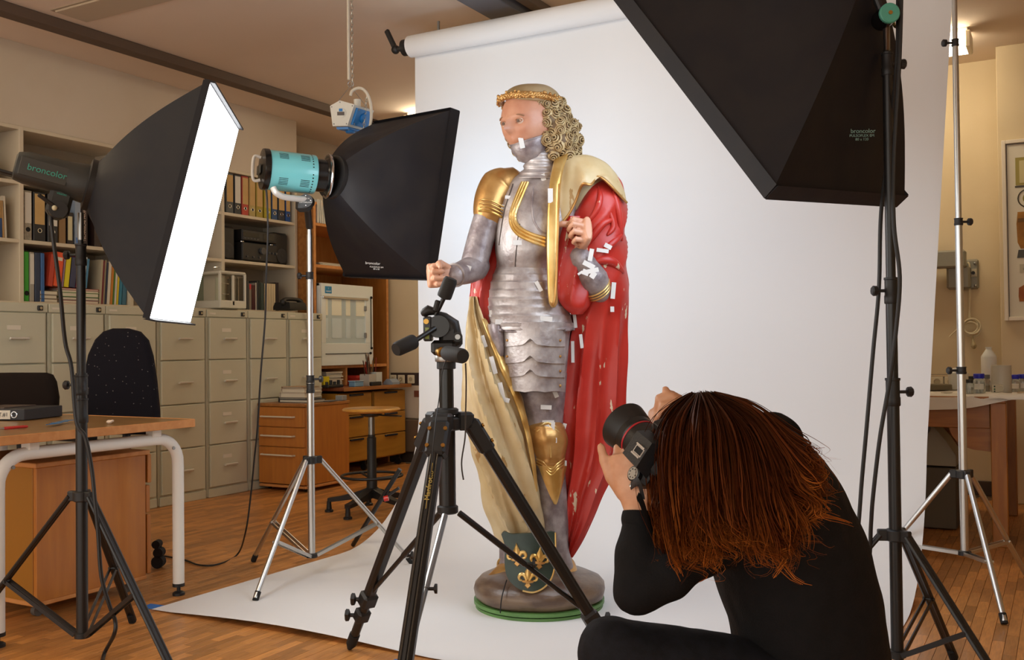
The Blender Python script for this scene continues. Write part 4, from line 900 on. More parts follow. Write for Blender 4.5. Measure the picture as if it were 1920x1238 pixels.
# ================================================================== camera tripod in the middle
dT = 3.0; B0 = cw((836-960)/F*dT, dT); zt_ = lambda py: pz(py, dT, 651)
T = thing('camera_tripod', 'large black camera tripod with three-handled pan head before the statue', 'tripod', B0)
feet = [cw(-.585, 3.49), cw(-.315, 2.42), cw(.36, 3.14)]
Z = lambda z: B0+V((0, 0, z))
MB().cyl(Z(zt_(955)), Z(zt_(790)), .0255, 22).build('column_sleeve', black, T)
MB().cyl(Z(zt_(790)), Z(zt_(690)), .022, 22).build('centre_column', mk('satin_black', '141312', .3), T)
MB().lathe(Z(zt_(962)), (0, 0, 1), [(.026, 0), (.032, .004), (.032, .022), (.026, .026)], 22).build('lower_collar', blackp, T)
MB().lathe(Z(zt_(778)), (0, 0, 1), [(.03, 0), (.036, .003), (.036, .018), (.03, .022)], 24).build('column_lock', blackp, T)
b = MB().lathe(Z(zt_(806)), (0, 0, 1), [(.04, 0), (.046, .004), (.046, .035), (.038, .04)], 24)
for f in feet:
    e = (f-B0).normalized(); b.box(Z(zt_(790))+e*.055, (.05, .062, .055), Matrix((e, V((-e.y, e.x, 0)), V((0, 0, 1)))).transposed(), .008)
b.build('shoulder', blackp, T)
gold = mk('print_gold', 'b9a055', .4, .3)
for i, f in enumerate(feet):
    e = (f-B0).normalized(); sd = V((-e.y, e.x, 0)); a = Z(zt_(795))+e*.075; F_ = f+V((0, 0, .0)); ax = (F_-a).normalized(); nv = ax.cross(sd).normalized()
    if nv.dot(e) < 0: nv = -nv
    R = Matrix((sd, nv, ax)).transposed(); LL = (F_-a).length; ft = 1.0
    hg = MB().box(a+ax*.045, (.062, .048, .11), R, .008)
    hg.build('leg_hinge', blackp, T)
    up = MB().box(a+ax*(LL*.40), (.040, .034, LL*.70), R, .009)
    up.box(a+ax*(LL*.40)+nv*.017, (.012, .008, LL*.68), R, .002)
    lg = up.build('leg', black, T, 30)
    for s in (-1, 1): MB().tube([a+ax*.10+nv*.0185+sd*.010*s, a+ax*(LL*.74)+nv*.0185+sd*.010*s], .0022, 6).build('leg_rail', mk('rail_grey', '57534c', .3, .6), lg)
    for s in (-1, 1):
        for q in (.02, .075): MB().cyl(a+ax*q+nv*.022+sd*.024*s, a+ax*q+nv*.028+sd*.024*s, .006, 12).build('rivet', brass, lg)
    jz = LL*.755
    j = MB().box(a+ax*jz, (.056, .050, .055), R, .008); j.box(a+ax*(jz+.075), (.050, .044, .05), R, .008); jt = j.build('leg_lock', blackp, T)
    for q in (jz, jz+.075):
        kd = (-_r0 if i != 2 else _r0); k = MB().cyl(a+ax*q, a+ax*q+kd*.05, .007, 10); k.lathe(a+ax*q+kd*.04, kd, [(.008, 0), (.021, .004), (.022, .014), (.016, .018)], 5); k.build('lock_knob', blackp, jt)
    MB().tube([a+ax*jz, a+ax*(LL-.03)], [.017, .0155], 14).build('lower_leg', black, T)
    MB().tube([a+ax*(LL-.075), a+ax*(LL-.03), F_+V((0, 0, .004))], [.019, .019, .008], 12).build('rubber_foot', rubber, T)
    # spreader brace
    q0 = Z(zt_(962))+e*.035; q1 = a+ax*(jz-.02); B = MB()
    B.tube([q0, q0.lerp(q1, .5)], .0098, 10); B.tube([q0.lerp(q1, .45), q1], .0078, 10); br = B.build('brace', black if i != 1 else steel, T)
    B = MB().cyl(q0.lerp(q1, .5), q0.lerp(q1, .5)+_r0*.028, .005, 8); B.lathe(q0.lerp(q1, .5)+_r0*.022, _r0, [(.006, 0), (.014, .003), (.014, .010)], 8); B.build('brace_knob', blackp, br)
    if i == 1:
        text('maker_lettering', 'Manfrotto', gold, a+ax*.20+nv*.0224, -ax, sd if sd.dot(_r0) < 0 else -sd, .022, lg)
        MB().bar(a+ax*.13+nv*.0222, a+ax*.27+nv*.0222, .002, .0006, nv).build('gold_line', gold, lg)
# head
dh = dT
MB().lathe(Z(zt_(692)), (0, 0, 1), [(.026, 0), (.029, .002), (.029, .022), (.024, .026)], 24).build('head_socket', blackp, T)
MB().lathe(Z(zt_(678)), (0, 0, 1), [(.033, 0), (.034, .002), (.034, .018), (.033, .02)], 28).build('pan_ring', mk('silver_ring', 'a9a7a2', .35, .9), T)
hd = MB().box(at(832, 652, dh), (.075, .06, .045), rotz(YAW), .010); hd.box(at(842, 628, dh), (.060, .055, .06), rotz(YAW), .014)
hd.build('pan_base', blackp, T)
MB().tube([at(822, 612, dh-.04), at(822, 614, dh+.03)], .033, 24).build('tilt_barrel', mk('satin_black', '141312', .3), T)
MB().tube([at(855, 640, dh), at(845, 612, dh), at(828, 600, dh)], [.022, .030, .026], 16, rnd=True).build('tilt_arm', blackp, T)
MB().cyl(at(858, 632, dh-.045), at(858, 632, dh+.02), .015, 18).build('side_pivot', blackp, T)
MB().cyl(at(858, 632, dh-.052), at(858, 632, dh-.045), .008, 14).build('pivot_screw', steel, T)
MB().box(at(803, 617, dh-.01), (.025, .07, .075), rotz(YAW), .004).build('camera_plate', black, T)
MB().box(at(801, 625, dh-.047), (.012, .004, .035), rotz(YAW), .001).build('spirit_level', mk('level_green', '7d8a2c', .2), T)
MB().cyl(at(799, 603, dh-.055), at(799, 603, dh-.04), .008, 12).build('plate_screw', brass, T)
MB().tube([at(797, 586, dh-.02), at(803, 582, dh-.02), at(812, 584, dh-.02)], [.014, .016, .012], 12, rnd=True).build('plate_lock', blackp, T)
MB().bar(at(815, 585, dh-.03), at(821, 563, dh-.03), .014, .016, None, .004).build('quick_lever', blackp, T)
def handle(a, m_, b_, nm):
    MB().tube([a, m_], [.0075, .0075], 12).build(nm+'_rod', black, T)
    x = (b_-m_).normalized(); MB().lathe(m_, x, [(.010, -.002), (.021, .002), (.0225, .008), (.0215, (b_-m_).length-.008), (.018, (b_-m_).length)], 24).build(nm+'_grip', mk('grip_foam', '232221', .75), T)
handle(at(816, 592, dh-.02), at(832, 559, dh-.03), at(846, 522, dh-.04), 'upper_handle')
handle(at(815, 616, dh-.05), at(777, 640, dh-.12), at(742, 656, dh-.17), 'left_handle')
handle(at(826, 660, dh-.02), at(838, 662, dh-.09), at(868, 668, dh-.22), 'right_handle')
MB().lathe(at(824, 660, dh-.03), (at(840, 662, dh-.09)-at(824, 660, dh-.03)), [(.014, 0), (.015, .002), (.015, .018), (.012, .02)], 16).build('handle_bushing', brass, T)
cable('release_cable', 'thin black cable looping from the tripod head down its front', [at(846, 664, dh-.06), at(838, 672, dh-.06), at(829, 700, dh-.05), at(823, 750, dh-.07), at(817, 790, dh-.13), at(812, 840, dh-.18), at(806, 900, dh-.19), at(800, 960, dh-.21)], .0018, blackp, group='thin cables on the tripod')
cable('release_cable', 'thin grey cable with plug dangling right of the tripod column', [at(873, 682, dh-.20), at(874, 720, dh-.15), at(873, 780, dh-.10), at(872, 820, dh-.09), at(866, 860, dh-.09), at(866, 880, dh-.09), at(869, 900, dh-.09)], .0022, mk('cable_grey', '3a332c', .5), group='thin cables on the tripod')
# a second thin black stand leg lying between stool and tripod
t = thing('folding_stand', 'thin black folded stand with a red knob left of the tripod leg', 'stand', pl(662, 1022, 'z', 0))
MB().tube([pl(662, 1022, 'z', .01), at(700, 960, 5.05), at(750, 880, 5.0)], .012, 12).build('leg', black, t)
MB().tube([at(715, 938, 5.03), at(748, 915, 5.0)], .008, 10).build('brace', black, t)
MB().cyl(at(720, 936, 5.0), at(728, 934, 5.0), .014, 12).build('red_knob', mk('red_plastic', 'c8281c', .3), t)
# ================================================================== hanging power cube
dP = 5.0
PC = thing('power_cube', 'white and blue power socket cube hanging from the ceiling by a chain', 'power cube', at(655, 215, dP))
cubem = mk('cube_white', 'd8d4c8', .4); bl = mk('socket_blue', '1f78c0', .35)
pent = [(619, 199), (637.5, 188.5), (665, 196.5), (652, 236.5), (624, 237)]
fr = [at(x, y, dP-.06) for x, y in pent]; off = _r0*.075+FH*.15+V((0, 0, .006)); bk = [q+off for q in fr]
MB().loft([fr, bk]).build('housing', cubem, PC, 20)
cf = sum(fr, V((0, 0, 0)))/5; nf = (fr[1]-fr[0]).cross(fr[3]-fr[0]).normalized(); nf = nf if nf.dot(CAM-cf) > 0 else -nf
MB().loft([[cf+(q-cf)*1.02+nf*.0 for q in fr], [cf+(q-cf)*.99+nf*.006 for q in fr]]).build('front_plate', cubem, PC, 20)
MB().lathe(cf+nf*.004, nf, [(.026, 0), (.026, .004), (.024, .0045)], 28).build('cover_disc', cubem, PC)
upv = (fr[1]-cf); upv = (V((0, 0, 1))-nf*nf.z).normalized(); rt = upv.cross(nf); rt = rt if rt.dot(_r0) > 0 else -rt
Rm = Matrix((rt, upv, nf)).transposed()
MB().box(cf+nf*.009+upv*.012, (.018, .014, .001), Rm).build('blue_sticker', bl, PC)
MB().box(cf+nf*.009-upv*.006, (.036, .018, .001), Rm).build('type_label', mk('label_dark', '5a504a', .5), PC)
for q in fr: MB().sphere(cf+(q-cf)*.84+nf*.006, .0035, 8, 6).build('screw', steel, PC)
def flap(i, j, name):
    P = [fr[i], fr[j], bk[j], bk[i]]; c = sum(P, V((0, 0, 0)))/4; n = (P[1]-P[0]).cross(P[3]-P[0]).normalized(); n = n if n.dot(c-(cf+off/2)) > 0 else -n
    o_ = MB().loft([[c+(q-c)*.80+n*.001 for q in P], [c+(q-c)*.78+n*.012 for q in P]]).build(name, bl, PC, 20)
    for q in P: MB().sphere(c+(q-c)*.66+n*.013, .004, 8, 6).build('screw', steel, o_)
    MB().lathe(c+n*.01, n, [(.024, 0), (.024, .008), (.02, .012), (.001, .013)], 18).build('flap_dome', bl, o_)
flap(2, 3, 'socket_flap'); flap(3, 4, 'socket_flap')
topc = (fr[1]+fr[2]+bk[1]+bk[2])/4
MB().cyl(topc-V((0, 0, .005)), topc+V((0, 0, .03)), .018, 14).build('cable_gland', cubem, PC)
hk = at(657, 150, dP); cpx = V((hk.x, hk.y, 0)); ch = MB()
z = hk.z-.02; k = 0
while z < 2.995:
    ax = (_r0 if k % 2 else FH); cc = V((hk.x, hk.y, z))+_r0*.010; pts = []
    for q in range(10):
        a = 2*PI*q/10; s = (FH if k % 2 else _r0); pts.append(cc+s*.0062*math.cos(a)+V((0, 0, .014*math.sin(a))))
    ch.tube(pts, .002, 5, loop=True); z += .0215; k += 1
cho = ch.build('chain', mk('chain_zinc', 'b9b4a8', .35, .8), PC); cho['kind'] = 'stuff'
MB().cyl(V((hk.x, hk.y, hk.z+.0))-_r0*.008, V((hk.x, hk.y, 2.998))-_r0*.008, .0075, 12).build('supply_cable', mk('cable_white', 'd2c8b6', .5), PC)
MB().torus(V((hk.x, hk.y, hk.z-.02)), FH, .014, .003, 16, 6).build('hook_ring', chrome, PC)
for q in (fr[0].lerp(fr[1], .8), bk[1].lerp(bk[2], .6)): MB().tube([hk-V((0, 0, .03)), q], .0015, 6).build('suspension_wire', steel, PC)
lp = [at(x, y, dP) for x, y in ((657, 180), (660, 171), (670, 165.5), (680, 167), (689, 177), (695, 196), (696, 220), (693, 240), (688, 250), (682, 251))]
MB().tube(cr([tuple(q) for q in lp], 6), .0078, 10).build('looped_cable', MATS['cable_white'], PC)
c2 = MB(); P0, P1 = at(688, 176, dP+.02), at(681, 250, dP)
for k in range(14):
    q = P0.lerp(P1, k/13); s = (FH if k % 2 else _r0); pts = [q+s*.005*math.cos(2*PI*i/10)+V((0, 0, .012*math.sin(2*PI*i/10))) for i in range(10)]
    c2.tube(pts, .0016, 5, loop=True)
c2o = c2.build('short_chain', MATS['chain_zinc'], PC); c2o['kind'] = 'stuff'
# ================================================================== carved statue
DS = 4.05
def S(px, py, dy=0.0): return at(px, py, DS+dy)
class Sil:
    """closed form from rows (py, xl, xr, depth centre, half depth, tilt): silhouettes in real scale at the statue's distance"""
    def __init__(s, rows, sub=4, n=44, e=2.0, disp=None):
        rows = [tuple(r)+(0,)*(6-len(r)) for r in rows]; s.rows = cr(rows, sub); s.n = n; s.e = e; s.disp = disp
    def ring(s, r, k):
        py, xl, xr, dc, rd, ti = r; cx, rx = (xl+xr)/2, (xr-xl)/2; out = []
        for j in range(s.n):
            a = 2*PI*j/s.n; c, q = math.cos(a), math.sin(a); m = (abs(c)**s.e+abs(q)**s.e)**(-1/s.e); c, q = c*m, q*m
            d = s.disp(a, py, k) if s.disp else 0.0          # outward, in photo pixels (1 px = 2.2 mm)
            x = cx+c*(rx+d); out.append(S(x, py+ti*(x-cx), dc+q*(rd+d*.0022)))
        return out
    def mb(s, b=None):
        b = b or MB(); m = len(s.rows); return b.loft([s.ring(r, k/(m-1)) for k, r in enumerate(s.rows)])
    def front(s, px, py, off=0.0):
        R = s.rows; k = min(range(len(R)), key=lambda i: abs(R[i][0]-py)); _, xl, xr, dc, rd, ti = R[k]
        u = max(-.98, min(.98, (px-(xl+xr)/2)/((xr-xl)/2))); q = (1-abs(u)**s.e)**(1/s.e)
        return S(px, py, dc-q*rd-off)
silver = mk('armour_silver', '887a77', .44, .40, col2='cdc5c0', sc=14, bump=.3, bs=40, lo=.28, hi=.76, detail=9, rvar=.14)
silver2 = mk('armour_tarnished', '786a6b', .46, .35, col2='aa9f9d', sc=19, bump=.3, bs=40, lo=.34, hi=.68, detail=9, rvar=.1)
goldm = mk('gilding', 'c4984e', .33, .7, col2='e6c684', sc=8, bump=.12, bs=30, lo=.35, hi=.7, rvar=.1)
goldr = mk('gilding_rosy', 'c79a5c', .36, .6, col2='ad7c42', sc=10, bump=.15, bs=30)
redm = mk('red_paint', 'ad241c', .4, col2='c23a2d', sc=5, bump=.12, bs=14, lo=.3, hi=.8)
def chips(m, c, th, sc):
    nt = m.node_tree; N = nt.nodes; L = nt.links; b = N['Principled BSDF']; src = b.inputs['Base Color'].links[0].from_socket
    tc = N.new('ShaderNodeTexCoord'); mp = N.new('ShaderNodeMapping'); mp.inputs['Scale'].default_value = (1, 1, .35); L.new(tc.outputs['Object'], mp.inputs['Vector'])
    n = N.new('ShaderNodeTexNoise'); n.inputs['Scale'].default_value = sc; n.inputs['Detail'].default_value = 8; L.new(mp.outputs[0], n.inputs['Vector'])
    r = N.new('ShaderNodeValToRGB'); r.color_ramp.elements[0].position = th; r.color_ramp.elements[1].position = th+.012; L.new(n.outputs['Fac'], r.inputs[0])
    mx = N.new('ShaderNodeMix'); mx.data_type = 'RGBA'; L.new(r.outputs[0], mx.inputs[0]); L.new(src, mx.inputs[6]); mx.inputs[7].default_value = srgb(c); L.new(mx.outputs[2], b.inputs['Base Color'])
chips(redm, 'd3bfa2', .665, 26)
cream = mk('cream_paint', 'b99d6d', .5, col2='d0bd97', sc=6, bump=.15, bs=16, lo=.3, hi=.75)
chips(cream, 'a07a45', .66, 18)
fleshm = mk('statue_flesh', 'c98f6e', .42, col2='d6a588', sc=9, bump=.06, bs=40, lo=.3, hi=.8)
fleshf = mk('statue_face', 'b5795d', .42, col2='c99679', sc=14, bump=.08, bs=50, lo=.3, hi=.8)
hairm = mk('statue_hair', '8d7048', .5, col2='c3aa7c', sc=30, bump=.2, bs=60)
crownm = mk('statue_crown_wood', '9a8258', .55, col2='ab9470', sc=8, bump=.15, bs=40)
woodb = mk('statue_base_wood', '59463a', .36, col2='77624f', sc=7, stretch=(1, 1, 3), bump=.35, bs=14, detail=6)
tapem = mk('facing_tissue', 'd9d6d2', .7)
B4 = cw((1005-960)/F*DS, DS)
ST = thing('knight_statue', 'painted wooden statue of a knight in silver armour with red cape', 'statue', B4)
# ---- base
MB().lathe(B4+V((0, 0, .004)), (0, 0, 1), [(.245, 0), (.260, .001), (.260, .012), (.245, .013)], 64).build('green_plate', mk('green_paint', '5f8a4a', .5, col2='557d42', sc=8), ST)
MB().lathe(B4+V((0, 0, .021)), (0, 0, 1), [(.245, 0), (.266, .001), (.266, .014), (.25, .015)], 64).build('green_plate', MATS['green_paint'], ST)
MB().lathe(B4+V((0, 0, .0)), (0, 0, 1), [(.23, 0), (.23, .03)], 48).build('under_board', rubber, ST)
pr = [(.24, .034), (.260, .048), (.268, .075), (.264, .096), (.245, .118), (.21, .134), (.15, .146), (.07, .152), (.001, .154)]
rings = []
for r, z in pr:
    ring = []
    for j in range(72):
        a = 2*PI*j/72; q = 1+.018*math.sin(3*a+1)+.012*math.sin(7*a+z*30); ring.append(B4+V((math.cos(a)*r*q, math.sin(a)*r*q, z)))
    rings.append(ring)
bs = MB().loft(rings).build('wooden_base', woodb, ST, 60)
ck = [S(950, 1088, -.2), S(944, 1108, -.245), S(940, 1126, -.262), S(938, 1150, -.262)]
MB().tube(cr([tuple(q) for q in ck], 5), .0022, 6).build('crack', rubber, bs)
# ---- legs
leg = Sil([(700, 958, 1064, .0, .095), (745, 964, 1060, -.01, .09), (790, 980, 1056, -.02, .08), (840, 990, 1058, -.035, .075), (890, 998, 1060, -.03, .07), (940, 1004, 1064, -.02, .072), (985, 1010, 1066, -.01, .07), (1025, 1022, 1066, -.01, .058), (1050, 1032, 1072, -.015, .05), (1078, 1040, 1080, -.02, .045)], 5, 40)
leg.mb().build('armoured_leg', silver2, ST, 60)
leg2 = Sil([(700, 925, 985, .06, .09), (800, 925, 985, .07, .08), (900, 925, 975, .07, .075), (980, 932, 972, .06, .065), (1030, 936, 966, .05, .05), (1060, 936, 966, .04, .045), (1086, 940, 972, .03, .04)], 5, 32)
leg2.mb().build('armoured_leg', silver2, ST, 60)
# knee cop with ridges, gilded greave tongue
def kd(a, py, k): return (5*math.exp(-((py-822)/26)**2)+2.5*math.exp(-((py-868)/4)**2)+2*math.exp(-((py-876)/3.5)**2)+2*math.exp(-((py-800)/4)**2))*(.6+.4*max(0, -math.sin(a)))+3.5*math.exp(-((a-4.6)/.16)**2)*math.exp(-((py-835)/45)**2)
kn_ = Sil([(792, 992, 1052, -.035, .062), (803, 991, 1057, -.04, .075), (825, 992, 1062, -.045, .083), (850, 998, 1060, -.045, .076), (870, 1002, 1058, -.04, .074), (882, 1005, 1060, -.038, .073)], 6, 48, disp=kd)
kn_.mb().build('gilded_knee_cop', goldr, ST, 60)
b = MB()
for q in range(3): MB().tube([kn_.front(x, y+q*5.5, .005) for x, y in cr([(1006, 860), (1020, 868), (1033, 880), (1046, 869), (1058, 860)], 4)], .0035, 6).build('chevron_ridge', goldm, ST)
for q in range(2): MB().tube([kn_.front(x, y+q*6, .006) for x, y in cr([(996, 812), (1012, 800), (1026, 793), (1042, 800), (1056, 812)], 4)], .0035, 6).build('knee_ridge', goldm, ST)
MB().tube([kn_.front(x, y, .005) for x, y in ((1027, 800), (1030, 820), (1032, 840), (1033, 858))], [.004, .006, .006, .004], 8).build('knee_keel', goldm, ST)
g = []
for v in range(13):
    py = 874+v*6.0; w = 27*(1-v/12.6)**.8; row = []
    for u in range(9):
        px = 1036+v*.45+(u-4)/4*w; row.append(leg.front(px, py, .013+.004*(1-abs(u-4)/4)))
    g.append(row)
b.loft([r+[q+FH*.006 for q in r[::-1]] for r in g]); b.build('gilded_greave_tongue', goldm, ST, 60)
# feet: gilded sabatons
def shoe(path, rad, name):
    MB().tube(cr([tuple(p) for p in path], 5), rad, 18, rnd=True, flat=.75, up=(0, 0, 1)).build(name, goldr, ST, 60)
def interp(a, n):
    out = []
    for i in range(len(a)-1):
        for k in range(n): out.append(a[i]+(a[i+1]-a[i])*k/n)
    return out+[a[-1]]
shoe([S(1058, 1058, .02), S(1062, 1078, -.03), S(1068, 1098, -.09), S(1076, 1118, -.16), S(1080, 1128, -.19)], interp([.045, .050, .045, .030, .014], 5), 'gilded_shoe')
shoe([S(958, 1066, .05), S(946, 1072, .0), S(932, 1080, -.03), S(912, 1088, -.06)], interp([.043, .045, .035, .012], 5), 'gilded_shoe')
MB().torus(S(948, 1066, .02), (V(S(912, 1088, -.06))-S(958, 1060, .05)), .042, .006, 28, 8).build('ankle_band', goldm, ST)
# ---- skirt of hoops
def hoop(a, py, k):
    q = ((py-512) % 15.5)/15.5; return 3.0*(1-q)**2*(.7+.3*math.sin(a*2)**2) if 514 < py < 612 else 0
fl = Sil([(500, 931, 1040, .0, .125), (515, 925, 1048, -.005, .14), (540, 919, 1056, -.01, .15), (570, 916, 1064, -.012, .155), (600, 917, 1072, -.014, .162), (614, 919, 1077, -.016, .166), (619, 919, 1078, -.016, .168), (621, 926, 1070, -.012, .15), (660, 930, 1066, -.01, .14), (705, 948, 1062, -.01, .11)], 12, 56, disp=hoop)
fl.mb().build('armour_skirt', silver, ST, 50)
side = Sil([(608, 913, 950, -.06, .07), (625, 916, 949, -.065, .075), (655, 926, 949, -.065, .07), (668, 930, 948, -.06, .065)], 4, 28); side.mb().build('side_plate', silver2, ST, 50)
rim = MB()
for yy, off in ((617, .012),): rim.tube([fl.front(924+152*k/30, yy+7*math.sin(PI*k/30), off) for k in range(31)], .006, 8)
rim.build('skirt_rim', silver2, ST)
ys = [(604, 650, .036), (628, 682, .024), (660, 708, .012), (688, 736, .0)]
for i, (ya_, yb_, off) in enumerate(ys[::-1]):
    g = []
    for v in range(9):
        row = []
        for u in range(25):
            a = u/24; px = 946+114*a; cusp = 11*math.exp(-((a-.42)/.07)**2)+4*math.exp(-((a-.42)/.25)**2)
            if yb_ == 736: cusp = 2.5*abs(math.sin(a*9.4))
            py = ya_+(yb_-ya_)*(v/8)-cusp*(v/8)**3; dd = -.175+.075*(2*a-1)**2+.004*(v/8)
            row.append(S(px, py, dd-off*.5-.007*(v/8)**2))
        g.append(row)
    o = MB().loft([r+[q+FH*.008 for q in r[::-1]] for r in g]).build('tasset_lame', silver, ST, 40)
    for a in (.05, .94):
        q = g[6][int(a*24)]; MB().sphere(q-FH*.002, .0055, 10, 8).build('rivet', goldr, o)
# ---- torso
tor = Sil([(318, 985, 1038, .02, .07), (328, 968, 1062, .02, .09), (342, 950, 1085, .02, .105), (365, 938, 1092, .015, .125), (395, 932, 1088, .0, .14), (430, 928, 1075, -.008, .147), (465, 928, 1060, -.01, .143), (490, 931, 1048, -.005, .132), (506, 933, 1041, .0, .124)], 6, 52,
          disp=lambda a, py, k: 2.2*math.exp(-((a-4.5)/.10)**2)*math.exp(-((py-430)/60)**2))
tor.mb().build('breastplate', silver, ST, 60)
MB().tube([tor.front(932+108*k/24, 505+3*math.sin(PI*k/24), .004) for k in range(25)], .005, 8).build('waist_rim', silver2, ST)
for i in range(3):
    pth = [(989-i*4.5, 342), (978-i*5, 368+i), (967-i*4.5, 396+i*2), (966-i*3.5, 414+i*4), (976-i*2, 428+i*6), (996, 439+i*6.5), (1022, 447+i*7)]
    MB().tube([tor.front(x, y, .002) for x, y in cr(pth, 6)], .0075, 8).build('gilded_collar_ridge', goldm, ST)
MB().tube([tor.front(x, y, .0) for x, y in cr([(1000, 350), (998, 380), (1000, 410), (1012, 432), (1024, 438)], 5)], .004, 6).build('plate_seam', silver2, ST)
for pth in ([(962, 345), (945, 400), (936, 460)], [(975, 420), (968, 470), (966, 500)]): MB().tube([tor.front(x, y, -.001) for x, y in cr(pth, 6)], .003, 6).build('plate_seam', mk('seam_dark', '4a3e38', .6), ST)
# gorget and bevor
gd = lambda a, py, k: 1.6*math.sin(py*.55)
gor = Sil([(270, 976, 1036, .0, .065), (285, 981, 1039, .0, .066), (300, 983, 1043, .0, .068), (316, 981, 1046, .0, .072), (323, 976, 1049, .0, .08), (331, 969, 1053, .0, .088), (334, 970, 1052, .0, .085)], 6, 44, disp=gd)
gor.mb().build('gorget', silver, ST, 60)
bev = Sil([(261, 957, 1034, -.018, .083, -.30), (268, 958, 1033, -.018, .085, -.34), (280, 966, 1032, -.014, .080, -.42), (290, 976, 1030, -.01, .07, -.5), (296, 985, 1026, -.005, .055, -.5)], 5, 44)
bev.mb().build('bevor', silver2, ST, 60)
MB().tube([V(q) for q in bev.ring(bev.rows[0], 0)], .004, 6, loop=True).build('bevor_rim', silver2, ST)
# ---- head
def head_mesh(o, fx, fy, fz, h, mb=None, nose=1.0):
    """head of height h: fx = its right, fy = forward, fz = up; face with brow, sockets, nose, lips, chin"""
    b = mb or MB(); rings = []; NT, NP = 72, 56
    G = lambda x, z, cx, cz, sx, sz: math.exp(-((x-cx)/sx)**2-((z-cz)/sz)**2)
    for i in range(NP+1):
        ph = PI*i/NP; ring = []
        for j in range(NT):
            th = 2*PI*j/NT; x = math.sin(ph)*math.cos(th); y = math.sin(ph)*math.sin(th); z = -math.cos(ph)
            q = max(0, -z); x2 = x*.37*(1-.34*q**1.6); y2 = y*.46*(1-.10*q)+.02*q; z2 = z*.5
            if y < 0 and z < 0: y2 *= 1-.35*q**1.5
            if y > 0:
                f = min(1, y*2.2); X, Z_ = x2, z2
                d = .085*nose*G(X, Z_, 0, -.085, .042, .055)+.05*nose*G(X, Z_, 0, 0, .03, .09)
                d += .02*(G(X, Z_, .13, .075, .09, .03)+G(X, Z_, -.13, .075, .09, .03))
                d -= .05*(G(X, Z_, .135, .01, .07, .042)+G(X, Z_, -.135, .01, .07, .042))
                d += .016*(G(X, Z_, .17, -.12, .08, .07)+G(X, Z_, -.17, -.12, .08, .07))
                d += .03*G(X, Z_, 0, -.205, .075, .018)+.028*G(X, Z_, 0, -.25, .065, .02)-.016*G(X, Z_, 0, -.227, .08, .009)
                d += .035*G(X, Z_, 0, -.37, .10, .06)-.01*G(X, Z_, 0, -.31, .1, .03)
                y2 += d*f
            ring.append(V(o)+(fx*x2+fy*y2+fz*z2)*h)
        rings.append(ring)
    return b.loft(rings)
fy = (-_r0*.64-FH*.74+V((0, 0, -.16))).normalized(); fx = fy.cross(V((0, 0, 1))).normalized(); fz = fx.cross(fy)
HO = S(994, 231, -.002); HH = .292
hdo = head_mesh(HO, fx, fy, fz, HH, None, 1.25).build('head', fleshf, ST, 70)
for s in (-1, 1):
    ec = HO+(fx*s*.135+fy*.374+fz*.012)*HH
    MB().sphere(ec, HH*.052, 16, 10).build('eye', mk('statue_eye', 'd0b49c', .6), hdo)
    MB().cyl(ec+fy*HH*.045-fz*.001, ec+fy*HH*.0535-fz*.001, HH*.024, 14).build('iris', mk('statue_iris', '5a4434', .7), hdo)
    for q, rr in ((.030, .0013), (-.026, .0008)):
        MB().tube([ec+(fx*(k-4)/4*.062+fz*(q*(1-((k-4)/4)**2)+.0)+fy*(.058-.03*((k-4)/4)**2))*HH for k in range(9)], rr*1.4, 6).build('eyelid', mk('lid_brown', 'a06e52', .5), hdo)
    MB().tube([ec+(fx*(k-4)/4*.085+fz*(.085-.03*((k-4)/4)**2)+fy*(.055-.045*((k-4)/4)**2))*HH for k in range(9)], .0028, 6).build('eyebrow', mk('brow_brown', '8a6346', .5), hdo)
# crown dome and twisted diadem
cro = Sil([(156.8, 990, 1006, .0, .012), (158.5, 976, 1020, .0, .050), (163, 962, 1032, .0, .085), (172, 949, 1044, .0, .11), (184, 943, 1052, -.002, .122), (189, 950, 1054, .004, .112), (200, 985, 1056, .03, .08), (215, 1000, 1058, .04, .06)], 5, 44); cro.mb().build('crown_of_head', crownm, ST, 60)
CD = S(993, 192, .0); dia = MB(); pt = []
dz = (V((0, 0, 1))+_r0*.06).normalized(); dx, dy_, _q = frame(dz, _r0)
for tw in (0, 1, 2):
    pts = []
    for k in range(160):
        a = 2*PI*k/160; t_ = a*26+tw*2.09; rr = .0075; e = dx*math.cos(a)*.121+dy_*math.sin(a)*.127
        pts.append(CD+e+e.normalized()*rr*math.cos(t_)+dz*rr*1.2*math.sin(t_))
    dia.tube(pts, .0062, 6, loop=True)
rn = random.Random(2)
for k in range(150):
    a = 2*PI*k/150; e = dx*math.cos(a)*.131+dy_*math.sin(a)*.137; dia.sphere(CD+e+dz*rn.uniform(-.014, .014), rn.uniform(.0045, .0075), 6, 4)
dia.build('gilded_diadem', goldr, ST, 60)
# ---- carved curls
masses = [(1004, 194, -.075, 11), (1020, 192, -.07, 12), (1040, 194, -.04, 14), (1012, 203, -.06, 15), (1030, 203, -.05, 18), (1030, 222, -.07, 17), (1050, 218, -.02, 20), (1048, 240, -.06, 20), (1066, 240, -.01, 20), (1072, 262, .0, 19), (1052, 264, -.06, 20), (1040, 282, -.055, 15), (1062, 283, -.03, 19), (1072, 282, .02, 16), (1050, 235, .05, 26), (1040, 262, .07, 26), (1040, 205, .04, 24), (1018, 215, .06, 26), (1024, 262, -.065, 12)]
hb = MB()
for x, y, d_, r in masses: hb.sphere(S(x, y, d_), r*.00219*.92, 14, 10)
hdark = mk('statue_hair_shade', '5f4629', .6, col2='6f5534', sc=20); ho = hb.build('hair_mass', hdark, ST, 80); mod_apply(ho, voxel=.008, smooth=3)
for p in ho.data.polygons: p.use_smooth = True
if not ho.data.materials: ho.data.materials.append(hdark)
